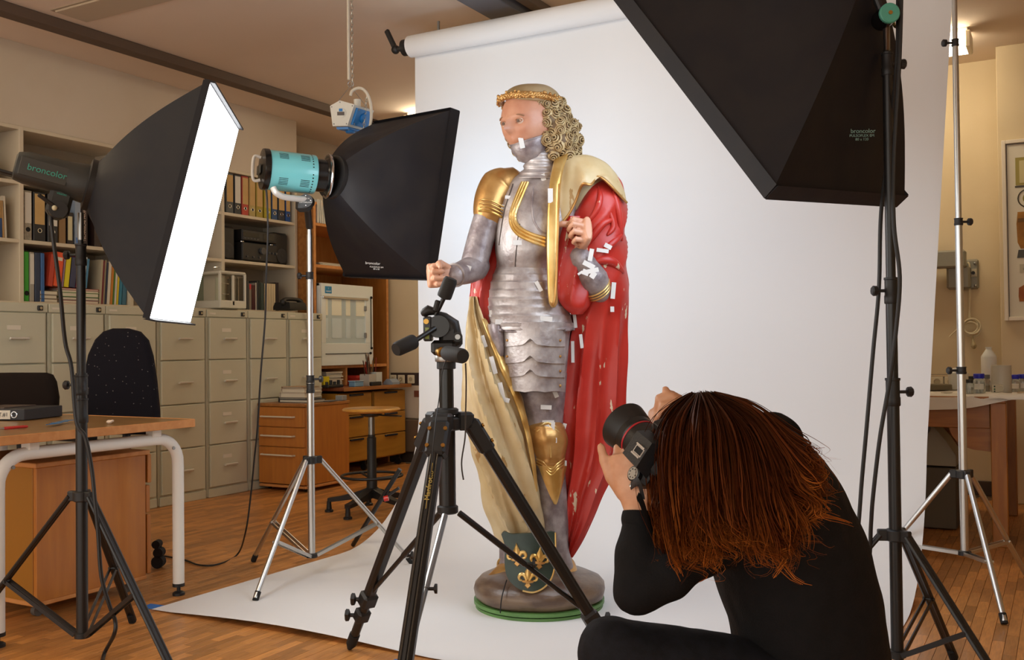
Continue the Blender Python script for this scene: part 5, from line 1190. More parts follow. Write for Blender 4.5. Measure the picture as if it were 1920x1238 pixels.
def curl_mesh(R, flip=1):
    b = MB(); pts = []; rs = []
    for k in range(34):
        t_ = k/33; a = flip*t_*2*PI*2.3; r = R*(1-.80*t_); pts.append(V((math.cos(a)*r, math.sin(a)*r, R*.75*t_))); rs.append(R*.185*(1-.35*t_))
    b.tube(pts, rs, 6); pts = []
    for k in range(20):
        t_ = k/19; a = flip*(t_*2*PI*.9+2.2); pts.append(V((math.cos(a)*R*1.05, math.sin(a)*R*1.05, -R*.25)))
    b.tube(pts, R*.24, 6); return b
rn = random.Random(11); placed = []; cmesh = {}
for x, y, d_, r in masses:
    c0 = S(x, y, d_); R = r*.00219
    for k in range(70):
        v = V((rn.gauss(0, 1), rn.gauss(0, 1), rn.gauss(0, 1))).normalized()
        if v.dot(-FH) < -.25 and v.dot(_r0) < .5: continue
        p = c0+v*R*.95
        if any((p-S(X, Y, D)).length < q*.00219*.80 for X, Y, D, q in masses if (X, Y) != (x, y)): continue
        if any((p-q).length < .0265 for q in placed): continue
        if (p-HO).dot(fy) > HH*.22 and (p-HO).dot(fx) > -.05: continue
        placed.append(p); sz = rn.choice((.0165, .019, .0215)); fl_ = rn.choice((-1, 1)); key = (sz, fl_)
        n_ = (v*.8-FH*.35).normalized(); ax_, ay_, az_ = frame(n_, V((rn.random(), rn.random(), rn.random())))
        M_ = Matrix((ax_, ay_, az_)).transposed().to_4x4(); M_.translation = p
        if key not in cmesh: o = curl_mesh(*key).build('carved_curl', hairm, ho, 60); cmesh[key] = o
        else: o = cmesh[key].copy(); COL.objects.link(o)
        o.matrix_basis = ST.matrix_basis.inverted()@M_ if cmesh[key] is not o else Matrix.Identity(4)
        if cmesh[key] is o:
            o.data.transform(ST.matrix_basis); o.matrix_basis = ST.matrix_basis.inverted()@M_
# curls peeping out left of the face
for x, y, d_ in ((944, 231, .06), (950, 243, .07), (952, 258, .07), (957, 270, .06), (965, 284, .05), (974, 294, .04)):
    o = list(cmesh.values())[0].copy(); COL.objects.link(o); M_ = Matrix((frame(-_r0-FH*.6)[0], frame(-_r0-FH*.6)[1], (-_r0-FH*.6).normalized())).transposed().to_4x4(); M_.translation = S(x, y, d_); o.matrix_basis = ST.matrix_basis.inverted()@M_
# wavy strands from the temple
for k in range(7):
    pts = cr([(985+k*5, 186+k*1.5), (992+k*5, 193+k*3), (1000+k*4, 206+k*4), (1006+k*3.5, 220+k*5), (1016+k*3, 232+k*5)], 6)
    MB().tube([S(x+1.5*math.sin(i*.9), y, -.105+.004*k+(i/len(pts))*.03) for i, (x, y) in enumerate(pts)], interp([.006, .0075, .008, .008, .006], 6), 8).build('temple_strand', hairm, ho)
# ---- arms
def limb(path, rad, m, name, n=28, disp=None):
    P = cr([tuple(p) for p in path], 6); return MB().tube(P, interp(rad, 6), n, rnd=True).build(name, m, ST, 60)
limb([S(955, 338, .03), S(935, 350, .02), S(922, 375, -.0), S(916, 402, -.02)], [.055, .078, .072, .064], goldr, 'gilded_pauldron')
MB().tube(cr([tuple(S(x, y, d_)) for x, y, d_ in ((893, 398, -.03), (905, 395, -.085), (922, 398, -.095), (942, 408, -.075))], 5), .006, 8).build('pauldron_rim', goldm, ST)
for q in range(3): MB().tube(cr([tuple(S(x, y+q*7, d_)) for x, y, d_ in ((893, 380, -.03), (905, 374, -.082), (922, 377, -.092), (944, 388, -.07))], 5), .0035, 8).build('pauldron_ridge', goldm, ST)
limb([S(917, 398, -.02), S(904, 440, -.03), S(893, 480, -.05), S(888, 502, -.06)], [.056, .056, .055, .056], silver2, 'upper_arm_plate')
limb([S(893, 500, -.05), S(877, 508, -.10), S(862, 513, -.145), S(853, 516, -.17)], [.056, .052, .046, .044], silver2, 'forearm_plate')
MB().torus(S(853, 516, -.17), (S(853, 516, -.17)-S(877, 508, -.1)), .043, .006, 28, 8).build('cuff_rim', silver, ST)
limb([S(1124, 546, -.07), S(1112, 525, -.10), S(1097, 500, -.115), S(1087, 482, -.125)], [.050, .062, .052, .044], silver2, 'forearm_plate')
for q in range(3): MB().torus(S(1117+q*2.2, 537+q*5, -.088+q*.006), S(1085, 482, -.165)-S(1122, 543, -.075), .060-.003*q, .0035, 28, 6).build('elbow_ridge', goldm, ST)
# ---- hands
def hand_mb(o, X, Y, s, curl, thumb, spread=.0, b=None, zs=1):
    """o = wrist, X = towards the fingers, Y = thumb side; fingers bend towards -Z; s = scale; curl = (mcp, pip, dip) in degrees or a list of four"""
    b = b or MB(); X = V(X).normalized(); Y = V(Y); Y = (Y-X*Y.dot(X)).normalized(); Zv = X.cross(Y)*zs; o = V(o)
    P = lambda x, y, z: o+(X*x+Y*y+Zv*z)*s
    rings = []
    for x, w, h in ((-.012, .026, .020), (.0, .028, .020), (.03, .037, .019), (.065, .043, .017), (.092, .043, .014), (.098, .040, .010)):
        ring = []
        for k in range(16):
            a = 2*PI*k/16; c, q = math.cos(a), math.sin(a); m = (abs(c)**3+abs(q)**3)**(-1/3); ring.append(P(x, c*m*w, q*m*h))
        rings.append(ring)
    b.loft(rings)
    segs = [(.044, .027, .021), (.048, .031, .022), (.044, .029, .021), (.035, .022, .019)]
    for i, (yy, xr) in enumerate(((.032, .088), (.011, .095), (-.011, .091), (-.031, .082))):
        cu = curl[i] if isinstance(curl[0], (tuple, list)) else curl; p = P(xr-.012, yy, 0); a = 0; pts = [p]; rr = [.0105*s]
        sp = spread*(1.5-i)
        for L_s, cdeg, r in zip(segs[i], cu, (.0100, .0092, .0080)):
            a += math.radians(cdeg); dr = X*math.cos(a)-Zv*math.sin(a)+Y*sp*math.cos(a); dr.normalize()
            p2 = p+dr*L_s*s; pts += [p.lerp(p2, .5), p2]; rr += [r*.95*s, r*s]; p = p2
        k = 9 if i < 3 else 8
        b.tube(pts, [q*(1 if i < 3 else .88) for q in rr], 10, rnd=True)
    pts = [P(.022, .026, -.004)]; p = pts[0]; rr = [.014*s]
    for (dx_, dy2, dz_), L_s, r in zip(thumb, (.042, .032, .026), (.0125, .0105, .0085)):
        d_ = (X*dx_+Y*dy2+Zv*dz_).normalized(); p2 = p+d_*L_s*s; pts += [p.lerp(p2, .5), p2]; rr += [r*1.03*s, r*s]; p = p2
    b.tube(pts, rr, 10, rnd=True)
    return b
def fin(o, vox, sm, m):
    mod_apply(o, voxel=vox, smooth=sm)
    if not o.data.materials: o.data.materials.append(m)
    for p in o.data.polygons: p.use_smooth = True
    return o
fist = ((70, 95, 60), (75, 98, 60), (78, 98, 62), (80, 98, 62))
# right hand, gripping an absent staff: knuckles to the left, thumb on top
h1 = hand_mb(S(850, 516, -.175), -_r0*.85-FH*.45+V((0, 0, -.05)), V((0, 0, 1)), 1.12, fist, ((.75, .35, -.35), (.5, -.1, -.8), (.2, -.5, -.8)))
fin(h1.build('gripping_hand', fleshm, ST), .0032, 3, fleshm)
h2 = hand_mb(S(1086, 459, -.10), -FH*.80+V((0, 0, .42))+_r0*.22, V((0, 0, .9))+FH*.4, 1.28, ((78, 92, 50), (80, 94, 52), (82, 94, 54), (84, 94, 56)), ((.55, .35, -.75), (.05, -.1, -1), (-.5, -.2, -.85)), .06, None, -1)
h2.tube([S(1087, 482, -.125), S(1086, 470, -.112), S(1086, 455, -.11)], [.036, .036, .03], 16, rnd=True)
fin(h2.build('raised_hand', fleshm, ST), .0032, 3, fleshm)
# ---- cape
def fold(freq, amp, dirx=0.0, ph=0.0, up=0.0):
    def f(a, py, k):
        s = math.sin(a*freq+ph+py*dirx); q = (1-abs(s))**1.3*2-1
        return amp*q*(up+(1-up)*min(1, k*2.2))+1.6*noise.noise(V((a*2.2, py*.02, ph)))
    return f
red = Sil([(325, 1100, 1152, .04, .06), (345, 1090, 1168, .02, .10), (380, 1078, 1174, .0, .125), (430, 1068, 1175, .0, .13), (490, 1072, 1176, .005, .125), (550, 1082, 1179, .02, .115), (600, 1068, 1178, .04, .105), (680, 1058, 1174, .05, .10), (750, 1050, 1172, .05, .105), (810, 1048, 1168, .05, .105), (850, 1048, 1162, .05, .10), (890, 1046, 1148, .05, .095), (930, 1046, 1128, .05, .09), (975, 1048, 1108, .05, .08), (1010, 1050, 1090, .05, .07), (1046, 1056, 1068, .05, .03)], 7, 96,
          disp=lambda a, py, k: (6.5*((1-abs(math.sin(a*5.5+.4+.0016*py)))**1.2*2-1)*min(1, max(.0, (py-560)/120)) if py > 520 else 0)+(4.2*((1-abs(math.sin(a*2.5+py*.045+1)))**1.5*2-1)*max(0, 1-abs(py-440)/120))+1.5*noise.noise(V((a*2, py*.02, 3))))
red.mb().build('red_cape', redm, ST, 60)
bag = Sil([(405, 1052, 1092, -.07, .05), (440, 1044, 1100, -.075, .065), (490, 1040, 1108, -.08, .07), (530, 1040, 1110, -.08, .07), (558, 1043, 1110, -.085, .07), (576, 1055, 1104, -.09, .06), (590, 1072, 1092, -.09, .035)], 7, 72,
          disp=lambda a, py, k: 3.6*((1-abs(math.sin(a*3.5+py*.022)))**1.4*2-1)*math.sin(PI*min(1, k+.15)))
bag.mb().build('red_cape_fold', redm, ST, 60)
# raised ridges of the sleeve folds
for pth, r in (([(1090, 470), (1110, 445), (1130, 420), (1150, 412)], .016), ([(1100, 420), (1118, 395), (1125, 372), (1122, 350)], .014), ([(1130, 470), (1150, 455), (1166, 440)], .016), ([(1105, 495), (1130, 488), (1150, 492), (1168, 510)], .02), ([(1150, 360), (1160, 400), (1166, 450)], .014), ([(1145, 400), (1150, 425), (1140, 440)], .012)):
    P = [red.front(x, y, -.004) for x, y in cr(pth, 6)]; n_ = len(P); MB().tube(P, [r*(.35+.65*math.sin(PI*(i+.5)/n_)) for i in range(n_)], 12, rnd=True).build('fold_ridge', redm, ST, 80)
lred = Sil([(440, 912, 940, .05, .05), (470, 897, 938, .05, .06), (510, 888, 932, .045, .065), (550, 881, 928, .04, .07), (580, 882, 930, .035, .07), (610, 898, 936, .03, .065), (650, 918, 946, .03, .05), (690, 934, 950, .03, .03)], 6, 64, disp=fold(3.5, 3.0, .01, .5, .6))
lred.mb().build('red_cape_side', redm, ST, 60)
def cfold(a, py, k):
    xx = math.cos(a)*1.0; s = math.sin(xx*4.6-py*.013+2.0); return (9.0*((1-abs(s))**1.2*2-1)*min(1, k*4+.2)*max(.25, -math.sin(a)*.9+.3))+3.2*((1-abs(math.sin(math.cos(a)*9.5-py*.021+.6)))**1.4*2-1)*max(0, -math.sin(a))+3.0*noise.noise(V((a*3.0, py*.03, 7)))
lcr = Sil([(556, 882, 896, .0, .03), (590, 876, 908, -.01, .05), (630, 871, 930, -.03, .075), (680, 866, 950, -.05, .095), (720, 865, 966, -.06, .105), (760, 868, 982, -.065, .11), (820, 877, 998, -.07, .115), (860, 885, 1006, -.07, .115), (900, 896, 1012, -.07, .11), (950, 906, 1016, -.06, .105), (990, 924, 1018, -.05, .095), (1020, 936, 1016, -.04, .08)], 7, 96, disp=cfold)
lcr.mb().build('cream_cape_lining', cream, ST, 60)
P = [lcr.front(x, y, .010) for x, y in cr([(908, 600), (925, 640), (945, 690), (962, 728), (978, 770), (990, 815), (1000, 870), (1006, 920)], 6)]
MB().tube(P, interp([.010, .018, .022, .02, .018, .014, .012, .006], 6), 12, flat=.5, rnd=True).build('gilded_border', goldm, ST, 80)
# shoulder mantle: cream lining turned over, scalloped edge
top = cr([(1036, 332), (1042, 308), (1062, 296), (1088, 290), (1112, 293), (1140, 308), (1160, 335), (1172, 362)], 5)
edge = cr([(1040, 428), (1054, 418), (1068, 400), (1080, 376), (1092, 346), (1108, 346), (1126, 332), (1175, 380)], 5)
g = []
for v in range(15):
    t_ = v/14; row = []
    for (ax_, ay_), (bx_, by_) in zip(top, edge):
        x, y = ax_+(bx_-ax_)*t_, ay_+(by_-ay_)*t_; u = (x-1105)/72
        d_ = -.02-.125*math.sqrt(max(.02, 1-min(1, u*u)))*math.sin(PI*(.12+.5*t_))-.012*t_+.016*math.sin(math.atan2(y-285, x-1078)*9)*t_
        row.append(S(x, y, d_))
    g.append(row)
MB().loft([r+[q+FH*.012 for q in r[::-1]] for r in g]).build('cream_mantle', cream, ST, 60)
MB().tube([q-FH*.002 for q in g[-1]], .0052, 8).build('mantle_edge', goldr, ST)
bk_ = Sil([(293, 1070, 1108, .04, .04), (303, 1052, 1130, .04, .08), (325, 1045, 1155, .04, .105), (355, 1045, 1168, .04, .12), (400, 1050, 1172, .04, .12)], 5, 40); bk_.mb().build('cream_mantle_back', cream, ST, 60)
lap = Sil([(292, 1040, 1068, -.04, .035, -.4), (312, 1036, 1058, -.10, .025), (345, 1030, 1052, -.145, .022), (400, 1026, 1049, -.172, .02), (470, 1025, 1047, -.178, .02), (530, 1026, 1045, -.175, .018), (562, 1028, 1046, -.17, .018), (572, 1031, 1044, -.168, .016), (577, 1035, 1040, -.165, .008)], 7, 28, e=3)
lap.mb().build('gilded_lapel', goldm, ST, 60)
MB().tube([lap.front(x, y, .002) for x, y in cr([(1049, 345), (1047, 400), (1045, 470), (1043, 530), (1041, 560), (1037, 573), (1033, 566)], 6)], .0045, 8).build('lapel_bead', goldr, ST)
# ---- shield
sq = [(940, 1003), (946, 997), (958, 1002), (985, 1001), (1012, 1001), (1041, 999), (1041, 1030), (1040, 1060), (1034, 1084), (1020, 1102), (1000, 1111), (980, 1108), (962, 1097), (950, 1080), (946, 1055), (947, 1030), (945, 1018)]
sq = cr(sq+[sq[0]], 3)[:-1]
def shp(px, py, off=0): u = (px-993)/50; return S(px, py, -.195-.045*((py-1000)/110)-.022*(1-u*u)-off)
f1 = [shp(x, y, .010) for x, y in sq]; cS = sum(f1, V((0, 0, 0)))/len(f1)
b = MB(); inner = [[shp(993+(x-993)*k, 1052+(y-1052)*k, .010) for x, y in sq] for k in (1, .75, .5, .25, .02)]
b.loft([[q+FH*.020 for q in inner[0]]]+inner); shd = b.build('shield', mk('shield_green', '1c2a22', .4, col2='2b3a30', sc=7, bump=.1, bs=20), ST, 50)
MB().tube([shp(x, y, .008) for x, y in cr([(1041, 999), (1041.5, 1030), (1040, 1060), (1034, 1084), (1020, 1102), (1000, 1111), (980, 1108)], 5)], .004, 8).build('gilded_edge', goldm, shd)
def lily(cx, cy, s, rot=0):
    c_, s_ = math.cos(rot), math.sin(rot); Q = lambda x, y, off=.014: shp(cx+(x*c_-y*s_)*s, cy+(x*s_+y*c_)*s, off)
    l = MB(); poly = [(0, -24), (3, -16), (6.5, -9), (6, -2), (3, 5), (0, 8), (-3, 5), (-6, -2), (-6.5, -9), (-3, -16)]
    l.loft([[Q(x, y, .010) for x, y in poly], [Q(x*.9, y*.93, .018) for x, y in poly], [Q(x*.3, y*.5, .023) for x, y in poly]])
    o = l.build('fleur_de_lis', goldm, shd, 50)
    for sg in (-1, 1):
        pts = [(sg*2, 8), (sg*5, 1), (sg*9, -4), (sg*14, -4), (sg*17, 1), (sg*15.5, 6), (sg*12, 7)]
        MB().tube([Q(x, y) for x, y in cr(pts, 5)], interp([.005, .0065, .0075, .0075, .0065, .005, .004], 5), 8, rnd=True).build('side_petal', goldm, o)
    MB().tube([Q(-9, 9), Q(0, 10.5, .017), Q(9, 9)], [.005, .006, .005], 8, rnd=True).build('band', goldr, o)
    pf = [(-3, 11), (3, 11), (6.5, 17), (0, 23), (-6.5, 17)]; MB().loft([[Q(x, y, .010) for x, y in pf], [Q(x*.8, 16+(y-16)*.8, .017) for x, y in pf]]).build('foot_petal', goldr, o)
lily(969, 1041, .98, -.05); lily(1012, 1047, .95, .06); lily(990, 1082, .98, .03)
# ---- conservation tissue strips
def strip(q, w, h, rot, n=None):
    n = n or -FH; x_, y_, z_ = frame(n, V((0, 0, 1))); up_ = x_; ri = y_; c_, s_ = math.cos(rot), math.sin(rot)
    R = Matrix((ri*c_+up_*s_, up_*c_-ri*s_, n)).transposed(); MB().box(q, (w*.00219, h*.00219, .0016), R).build('tissue_strip', tapem, ST)
tz_ = [(bev, 978, 268, 9, 20, -.2), (tor, 1018, 332, 9, 14, -.3), (tor, 973, 455, 22, 9, 0), (tor, 953, 370, 12, 6, .1), (tor, 942, 390, 5, 12, .3), (tor, 929, 425, 5, 9, .2), (lap, 1032, 367, 9, 26, 0), (fl, 1010, 537, 7, 20, -.5), (fl, 1022, 598, 26, 9, .1), (fl, 939, 604, 20, 9, .05), (fl, 921, 588, 7, 12, 0),
       (leg, 1024, 764, 20, 8, .05), (leg, 1040, 735, 8, 22, -.4), (kn_, 1028, 792, 22, 7, 0), (kn_, 1036, 806, 7, 28, .1), (kn_, 1024, 803, 14, 10, -.3), (kn_, 1038, 826, 12, 9, 0), (leg, 1058, 800, 7, 12, .3), (leg, 978, 752, 5, 16, 0), (leg, 1060, 870, 5, 12, 0),
       (lcr, 925, 685, 8, 32, -.25), (lcr, 941, 735, 8, 34, -.2), (lcr, 908, 640, 6, 22, -.3), (lcr, 948, 750, 14, 8, .3), (red, 1150, 545, 8, 30, .1), (red, 1148, 580, 7, 10, 0), (red, 1130, 470, 22, 7, .15), (red, 1090, 640, 6, 26, -.1), (red, 1078, 600, 6, 30, -.1), (red, 1074, 660, 6, 40, 0), (red, 1140, 462, 14, 8, .5)]
for so, x, y, w_, h_, r_ in tz_: strip(so.front(x, y, .011 if so in (red, lcr) else .006), w_, h_, r_)
for x, y, w_, h_, r_ in ((1108, 478, 8, 22, .2), (1104, 497, 22, 9, .5), (1110, 508, 24, 8, -.2), (1098, 511, 12, 10, .4), (1112, 516, 10, 12, .6), (1088, 512, 10, 4, -.6), (875, 502, 16, 9, .3)): strip(S(x, y, -.180 if x > 1000 else -.165), w_, h_, r_)
# ================================================================== photographer
def Q(px, py, d): return at(px, py, d)
skin = mk('skin', 'c58f6c', .5, col2='cf9c7b', sc=30, bump=.03, bs=150); skin.node_tree.nodes['Principled BSDF'].inputs['Subsurface Weight'].default_value = .08
knit = mk('black_knit', '0c0b0c', .85, col2='100e0f', sc=40, bump=.15, bs=220, spec=.25)
jean = mk('dark_jeans', '0f0f13', .8, col2='15151b', sc=60, bump=.12, bs=260, spec=.25)
hdir = (-_r0*.62+FH*.62+V((0, 0, .12))).normalized()              # where the face looks
hx = hdir.cross(V((0, 0, 1))).normalized(); hz = hx.cross(hdir)
HC_ = Q(1328, 852, 1.87)
EL, WL = Q(1194, 1108, 1.76), Q(1196, 948, 1.80)                  # near elbow, wrist
SL, SRr = Q(1425, 950, 1.82), Q(1436, 840, 2.06)
ER, WR = Q(1320, 905, 2.18), Q(1294, 822, 2.0)
HIP = Q(1520, 1330, 1.95); KL = Q(1148, 1224, 1.80); HL = Q(1480, 1318, 1.86); HR = Q(1545, 1325, 2.06)
AL = V((KL.x, KL.y, .09))+_r0*.03-FH*.0
KR = cw((1330-960)/F*2.15, 2.2, .075); ARt = cw((1640-960)/F*2.2, 2.12, .06)
spine = [((1525, 1345), 1.95, .155, .175), ((1522, 1240), 1.95, .150, .165), ((1503, 1130), 1.93, .148, .165), ((1470, 1020), 1.91, .148, .175), ((1440, 920), 1.90, .125, .185), ((1420, 862), 1.89, .092, .14), ((1392, 848), 1.88, .05, .055)]
def torso(b, grow):
    P = cr([tuple(Q(p[0], p[1], d))+(r1, r2) for p, d, r1, r2 in spine], 5); C = [V(p[:3]) for p in P]; rings = []
    for i, p in enumerate(P):
        t = (C[min(i+1, len(C)-1)]-C[max(i-1, 0)]).normalized(); dep = (FH+_r0*.25).normalized(); dep = (dep-t*dep.dot(t)).normalized(); side_ = t.cross(dep)
        rings.append([C[i]+side_*math.cos(2*PI*k/36)*(p[3]+grow)+dep*math.sin(2*PI*k/36)*(p[4]+grow) for k in range(36)])
    return b.loft(rings)
bd_ = MB(); torso(bd_, -.022); head_mesh(HC_, hx, hdir, hz, .225, bd_, .8)
bd_.tube([Q(1410, 858, 1.885), Q(1372, 856, 1.878), HC_-hz*.03], [.052, .050, .055], 20)
bd_.tube([SL, SL.lerp(EL, .5), EL], [.046, .038, .034], 16, rnd=True); bd_.tube([EL, EL.lerp(WL, .35), WL], [.036, .034, .0235], 16, rnd=True)
bd_.tube([SRr, SRr.lerp(ER, .5), ER], [.046, .038, .034], 16, rnd=True); bd_.tube([ER, ER.lerp(WR, .35), WR], [.036, .034, .024], 16, rnd=True)
bd_.tube([HL, HL.lerp(KL, .5), KL], [.075, .068, .05], 18, rnd=True); bd_.tube([KL, KL.lerp(AL, .35), AL], [.05, .048, .034], 18, rnd=True)
bd_.tube([HR, HR.lerp(KR, .5), KR], [.075, .068, .05], 18, rnd=True); bd_.tube([KR, KR.lerp(ARt, .35), ARt], [.05, .046, .034], 18, rnd=True)
# hands: left cups the lens, right holds the grip
hand_mb(WL, V((0, 0, 1))-_r0*.10+FH*.22, -_r0*.62+FH*.35, 1.0, ((34, 42, 30), (36, 44, 30), (38, 46, 32), (40, 48, 34)), ((.85, .45, .1), (.95, .25, .05), (1, .12, .0)), .03, bd_)
hand_mb(WR, -_r0*.80+V((0, 0, .42))-FH*.15, V((0, 0, .4))+FH*.8-_r0*.1, .95, ((62, 70, 45), (66, 72, 48), (70, 72, 50), (74, 72, 50)), ((.75, .25, -.6), (.8, -.15, -.6), (.7, -.3, -.6)), .02, bd_)
# ears
for s in (-1, 1): bd_.sphere(HC_+hx*s*.083-hdir*.012, (.012, .022, .032), 12, 8)
PS = bd_.build('person', skin); fin(PS, .0042, 3, skin)
tag(PS, 'long-haired person in black sweater crouching with a camera at right', 'person')
# clothes
sw = MB(); torso(sw, .0)
sw.tube([SL-(EL-SL)*.06, SL.lerp(EL, .3), SL.lerp(EL, .7), EL], [.075, .060, .052, .047], 22, rnd=True)
cuff = EL.lerp(WL, .80)
sw.tube([EL, EL.lerp(WL, .3), EL.lerp(WL, .6), EL.lerp(WL, .78)], [.046, .043, .035, .0305], 22, rnd=True)
sw.tube([SRr-(ER-SRr)*.06, SRr.lerp(ER, .3), SRr.lerp(ER, .7), ER], [.075, .060, .052, .047], 22, rnd=True)
sw.tube([ER, ER.lerp(WR, .3), ER.lerp(WR, .8)], [.046, .043, .033], 22, rnd=True)
sw.sphere(Q(1432, 905, 1.85), (.11, .10, .11), 18, 12)
so = sw.build('sweater', knit, PS); fin(so, .007, 5, knit)
def wrinkle(o, fn):
    me = o.data; n = len(me.vertices); co = [0.0]*(3*n); nr_ = [0.0]*(3*n); me.vertices.foreach_get('co', co); me.vertices.foreach_get('normal', nr_)
    for i in range(0, 3*n, 3):
        d_ = fn(V(co[i:i+3]))
        co[i] += nr_[i]*d_; co[i+1] += nr_[i+1]*d_; co[i+2] += nr_[i+2]*d_
    me.vertices.foreach_set('co', co); me.update()
wrinkle(so, lambda p: noise.noise(p*9)*.006+noise.noise(V((p.x*26, p.y*26, p.z*14)))*.0025+math.sin((p-EL).length*95)*.003*max(0, 1-abs((p-EL).length-.07)/.09))
# knitted cuffs
for a, c, r in ((EL.lerp(WL, .74), EL.lerp(WL, .93), .0265), (ER.lerp(WR, .76), ER.lerp(WR, .93), .028)):
    b = MB(); ax = (c-a).normalized(); x_, y_, z_ = frame(ax); L_ = (c-a).length; rings = []
    for k in range(9):
        t = k/8; rr = r*(1+.10*math.sin(PI*t)); rings.append([a+ax*L_*t+(x_*math.cos(2*PI*j/60)+y_*math.sin(2*PI*j/60))*(rr+.0009*(j % 2)) for j in range(60)])
    b.loft(rings); b.build('ribbed_cuff', knit, so, 80)
jn = MB(); jn.tube([HL, HL.lerp(KL, .4), HL.lerp(KL, .8), KL], [.100, .090, .074, .066], 26, rnd=True); jn.tube([KL, KL.lerp(AL, .3), AL+V((0, 0, .03))], [.066, .060, .048], 22, rnd=True)
jn.tube([HR, HR.lerp(KR, .4), KR], [.100, .088, .064], 24, rnd=True); jn.tube([KR, KR.lerp(ARt, .4), ARt], [.064, .058, .045], 22, rnd=True)
jn.sphere(HIP, (.165, .19, .13), 20, 14, rotz(YAW)); jo = jn.build('jeans', jean, PS); fin(jo, .008, 4, jean)
wrinkle(jo, lambda p: noise.noise(p*11)*.005+noise.noise(V((p.x*30, p.y*30, p.z*12)))*.002)
for A_, dr in ((V((AL.x, AL.y, 0)), -_r0*.75+FH*.6), (V((ARt.x, ARt.y, 0)), _r0*.9-FH*.2)):
    dr = dr.normalized(); sd = V((-dr.y, dr.x, 0)); rings = []
    for s, w_, h_ in ((-.075, .022, .055), (-.06, .034, .085), (.0, .036, .09), (.06, .040, .065), (.12, .042, .05), (.165, .034, .04), (.185, .015, .025)):
        rings.append([A_+dr*s+sd*w_*x+V((0, 0, .003+h_*z)) for x, z in ((-1, 0), (-1.0, .5), (-.6, 1), (.6, 1), (1.0, .5), (1, 0))])
    MB().loft(rings).build('shoe', mk('shoe_black', '141314', .5), PS, 50)
# ---- hair: many tapering locks laid along the guide curves
def hair_mat():
    m = bpy.data.materials.new('auburn_hair'); m.use_nodes = True; nt = m.node_tree; N = nt.nodes; L = nt.links; b = N['Principled BSDF']
    at_ = N.new('ShaderNodeAttribute'); at_.attribute_name = 'tip'; r = N.new('ShaderNodeValToRGB'); e = r.color_ramp.elements
    e[0].position = 0; e[0].color = srgb('2c160c'); e[1].position = 1; e[1].color = srgb('a35a22'); q = e.new(.45); q.color = srgb('4f240f')
    L.new(at_.outputs['Fac'], r.inputs[0]); g = N.new('ShaderNodeNewGeometry'); hs = N.new('ShaderNodeHueSaturation'); mr = N.new('ShaderNodeMapRange'); mr.inputs[3].default_value = .55; mr.inputs[4].default_value = 1.5
    L.new(g.outputs['Random Per Island'], mr.inputs[0]); L.new(mr.outputs[0], hs.inputs['Value']); L.new(r.outputs[0], hs.inputs['Color']); L.new(hs.outputs[0], b.inputs['Base Color'])
    b.inputs['Roughness'].default_value = .42; b.inputs['Specular IOR Level'].default_value = .28; b.inputs['Specular Tint'].default_value = srgb('c07a40')
    return m
hm_ = hair_mat()
guides = [
 [(1292, 742, 1.90), (1245, 778, 1.88), (1222, 850, 1.865), (1226, 930, 1.85), (1238, 1010, 1.84), (1252, 1062, 1.83), (1240, 1092, 1.82)],
 [(1296, 741, 1.86), (1244, 786, 1.82), (1226, 860, 1.80), (1232, 950, 1.785), (1246, 1030, 1.775), (1262, 1078, 1.77), (1246, 1098, 1.765)],
 [(1304, 741, 1.82), (1262, 792, 1.77), (1250, 870, 1.745), (1258, 965, 1.735), (1274, 1040, 1.73), (1296, 1080, 1.725), (1276, 1100, 1.72)],
 [(1310, 741, 1.80), (1288, 798, 1.745), (1282, 880, 1.725), (1290, 980, 1.715), (1308, 1046, 1.71), (1322, 1078, 1.705), (1300, 1090, 1.70)],
 [(1316, 740, 1.79), (1320, 800, 1.735), (1322, 890, 1.715), (1330, 985, 1.705), (1346, 1030, 1.70), (1352, 1050, 1.695), (1334, 1060, 1.69)],
 [(1322, 740, 1.79), (1352, 800, 1.735), (1364, 890, 1.715), (1372, 975, 1.70), (1392, 1010, 1.69), (1396, 1032, 1.685), (1376, 1044, 1.68)],
 [(1326, 740, 1.80), (1382, 800, 1.74), (1402, 890, 1.715), (1410, 975, 1.70), (1420, 1040, 1.69), (1424, 1080, 1.685), (1400, 1104, 1.68)],
 [(1330, 740, 1.80), (1402, 802, 1.75), (1434, 885, 1.72), (1452, 970, 1.705), (1482, 1040, 1.70), (1516, 1062, 1.70), (1534, 1036, 1.705)],
 [(1334, 741, 1.81), (1412, 786, 1.77), (1460, 868, 1.735), (1486, 928, 1.72), (1516, 968, 1.715), (1536, 1000, 1.715), (1524, 1020, 1.72)],
 [(1337, 741, 1.83), (1412, 775, 1.80), (1478, 850, 1.765), (1512, 892, 1.75), (1542, 916, 1.745), (1560, 945, 1.745), (1552, 968, 1.75)],
 [(1338, 742, 1.85), (1410, 768, 1.83), (1486, 826, 1.80), (1520, 850, 1.78), (1536, 872, 1.775), (1530, 896, 1.775), (1512, 902, 1.78)],
 [(1338, 744, 1.90), (1400, 764, 1.90), (1470, 818, 1.90), (1500, 842, 1.87), (1520, 862, 1.85), (1524, 880, 1.84), (1512, 892, 1.84)]]
def gq(p, i): k = min(1, i/2.5); return V(Q(p[0], p[1], p[2]-.045*k))
GP = [[gq(p, i) for i, p in enumerate(g)] for g in guides]
rn = random.Random(21); hb_ = MB(); tipv = []
inner = Q(1345, 900, 1.93)
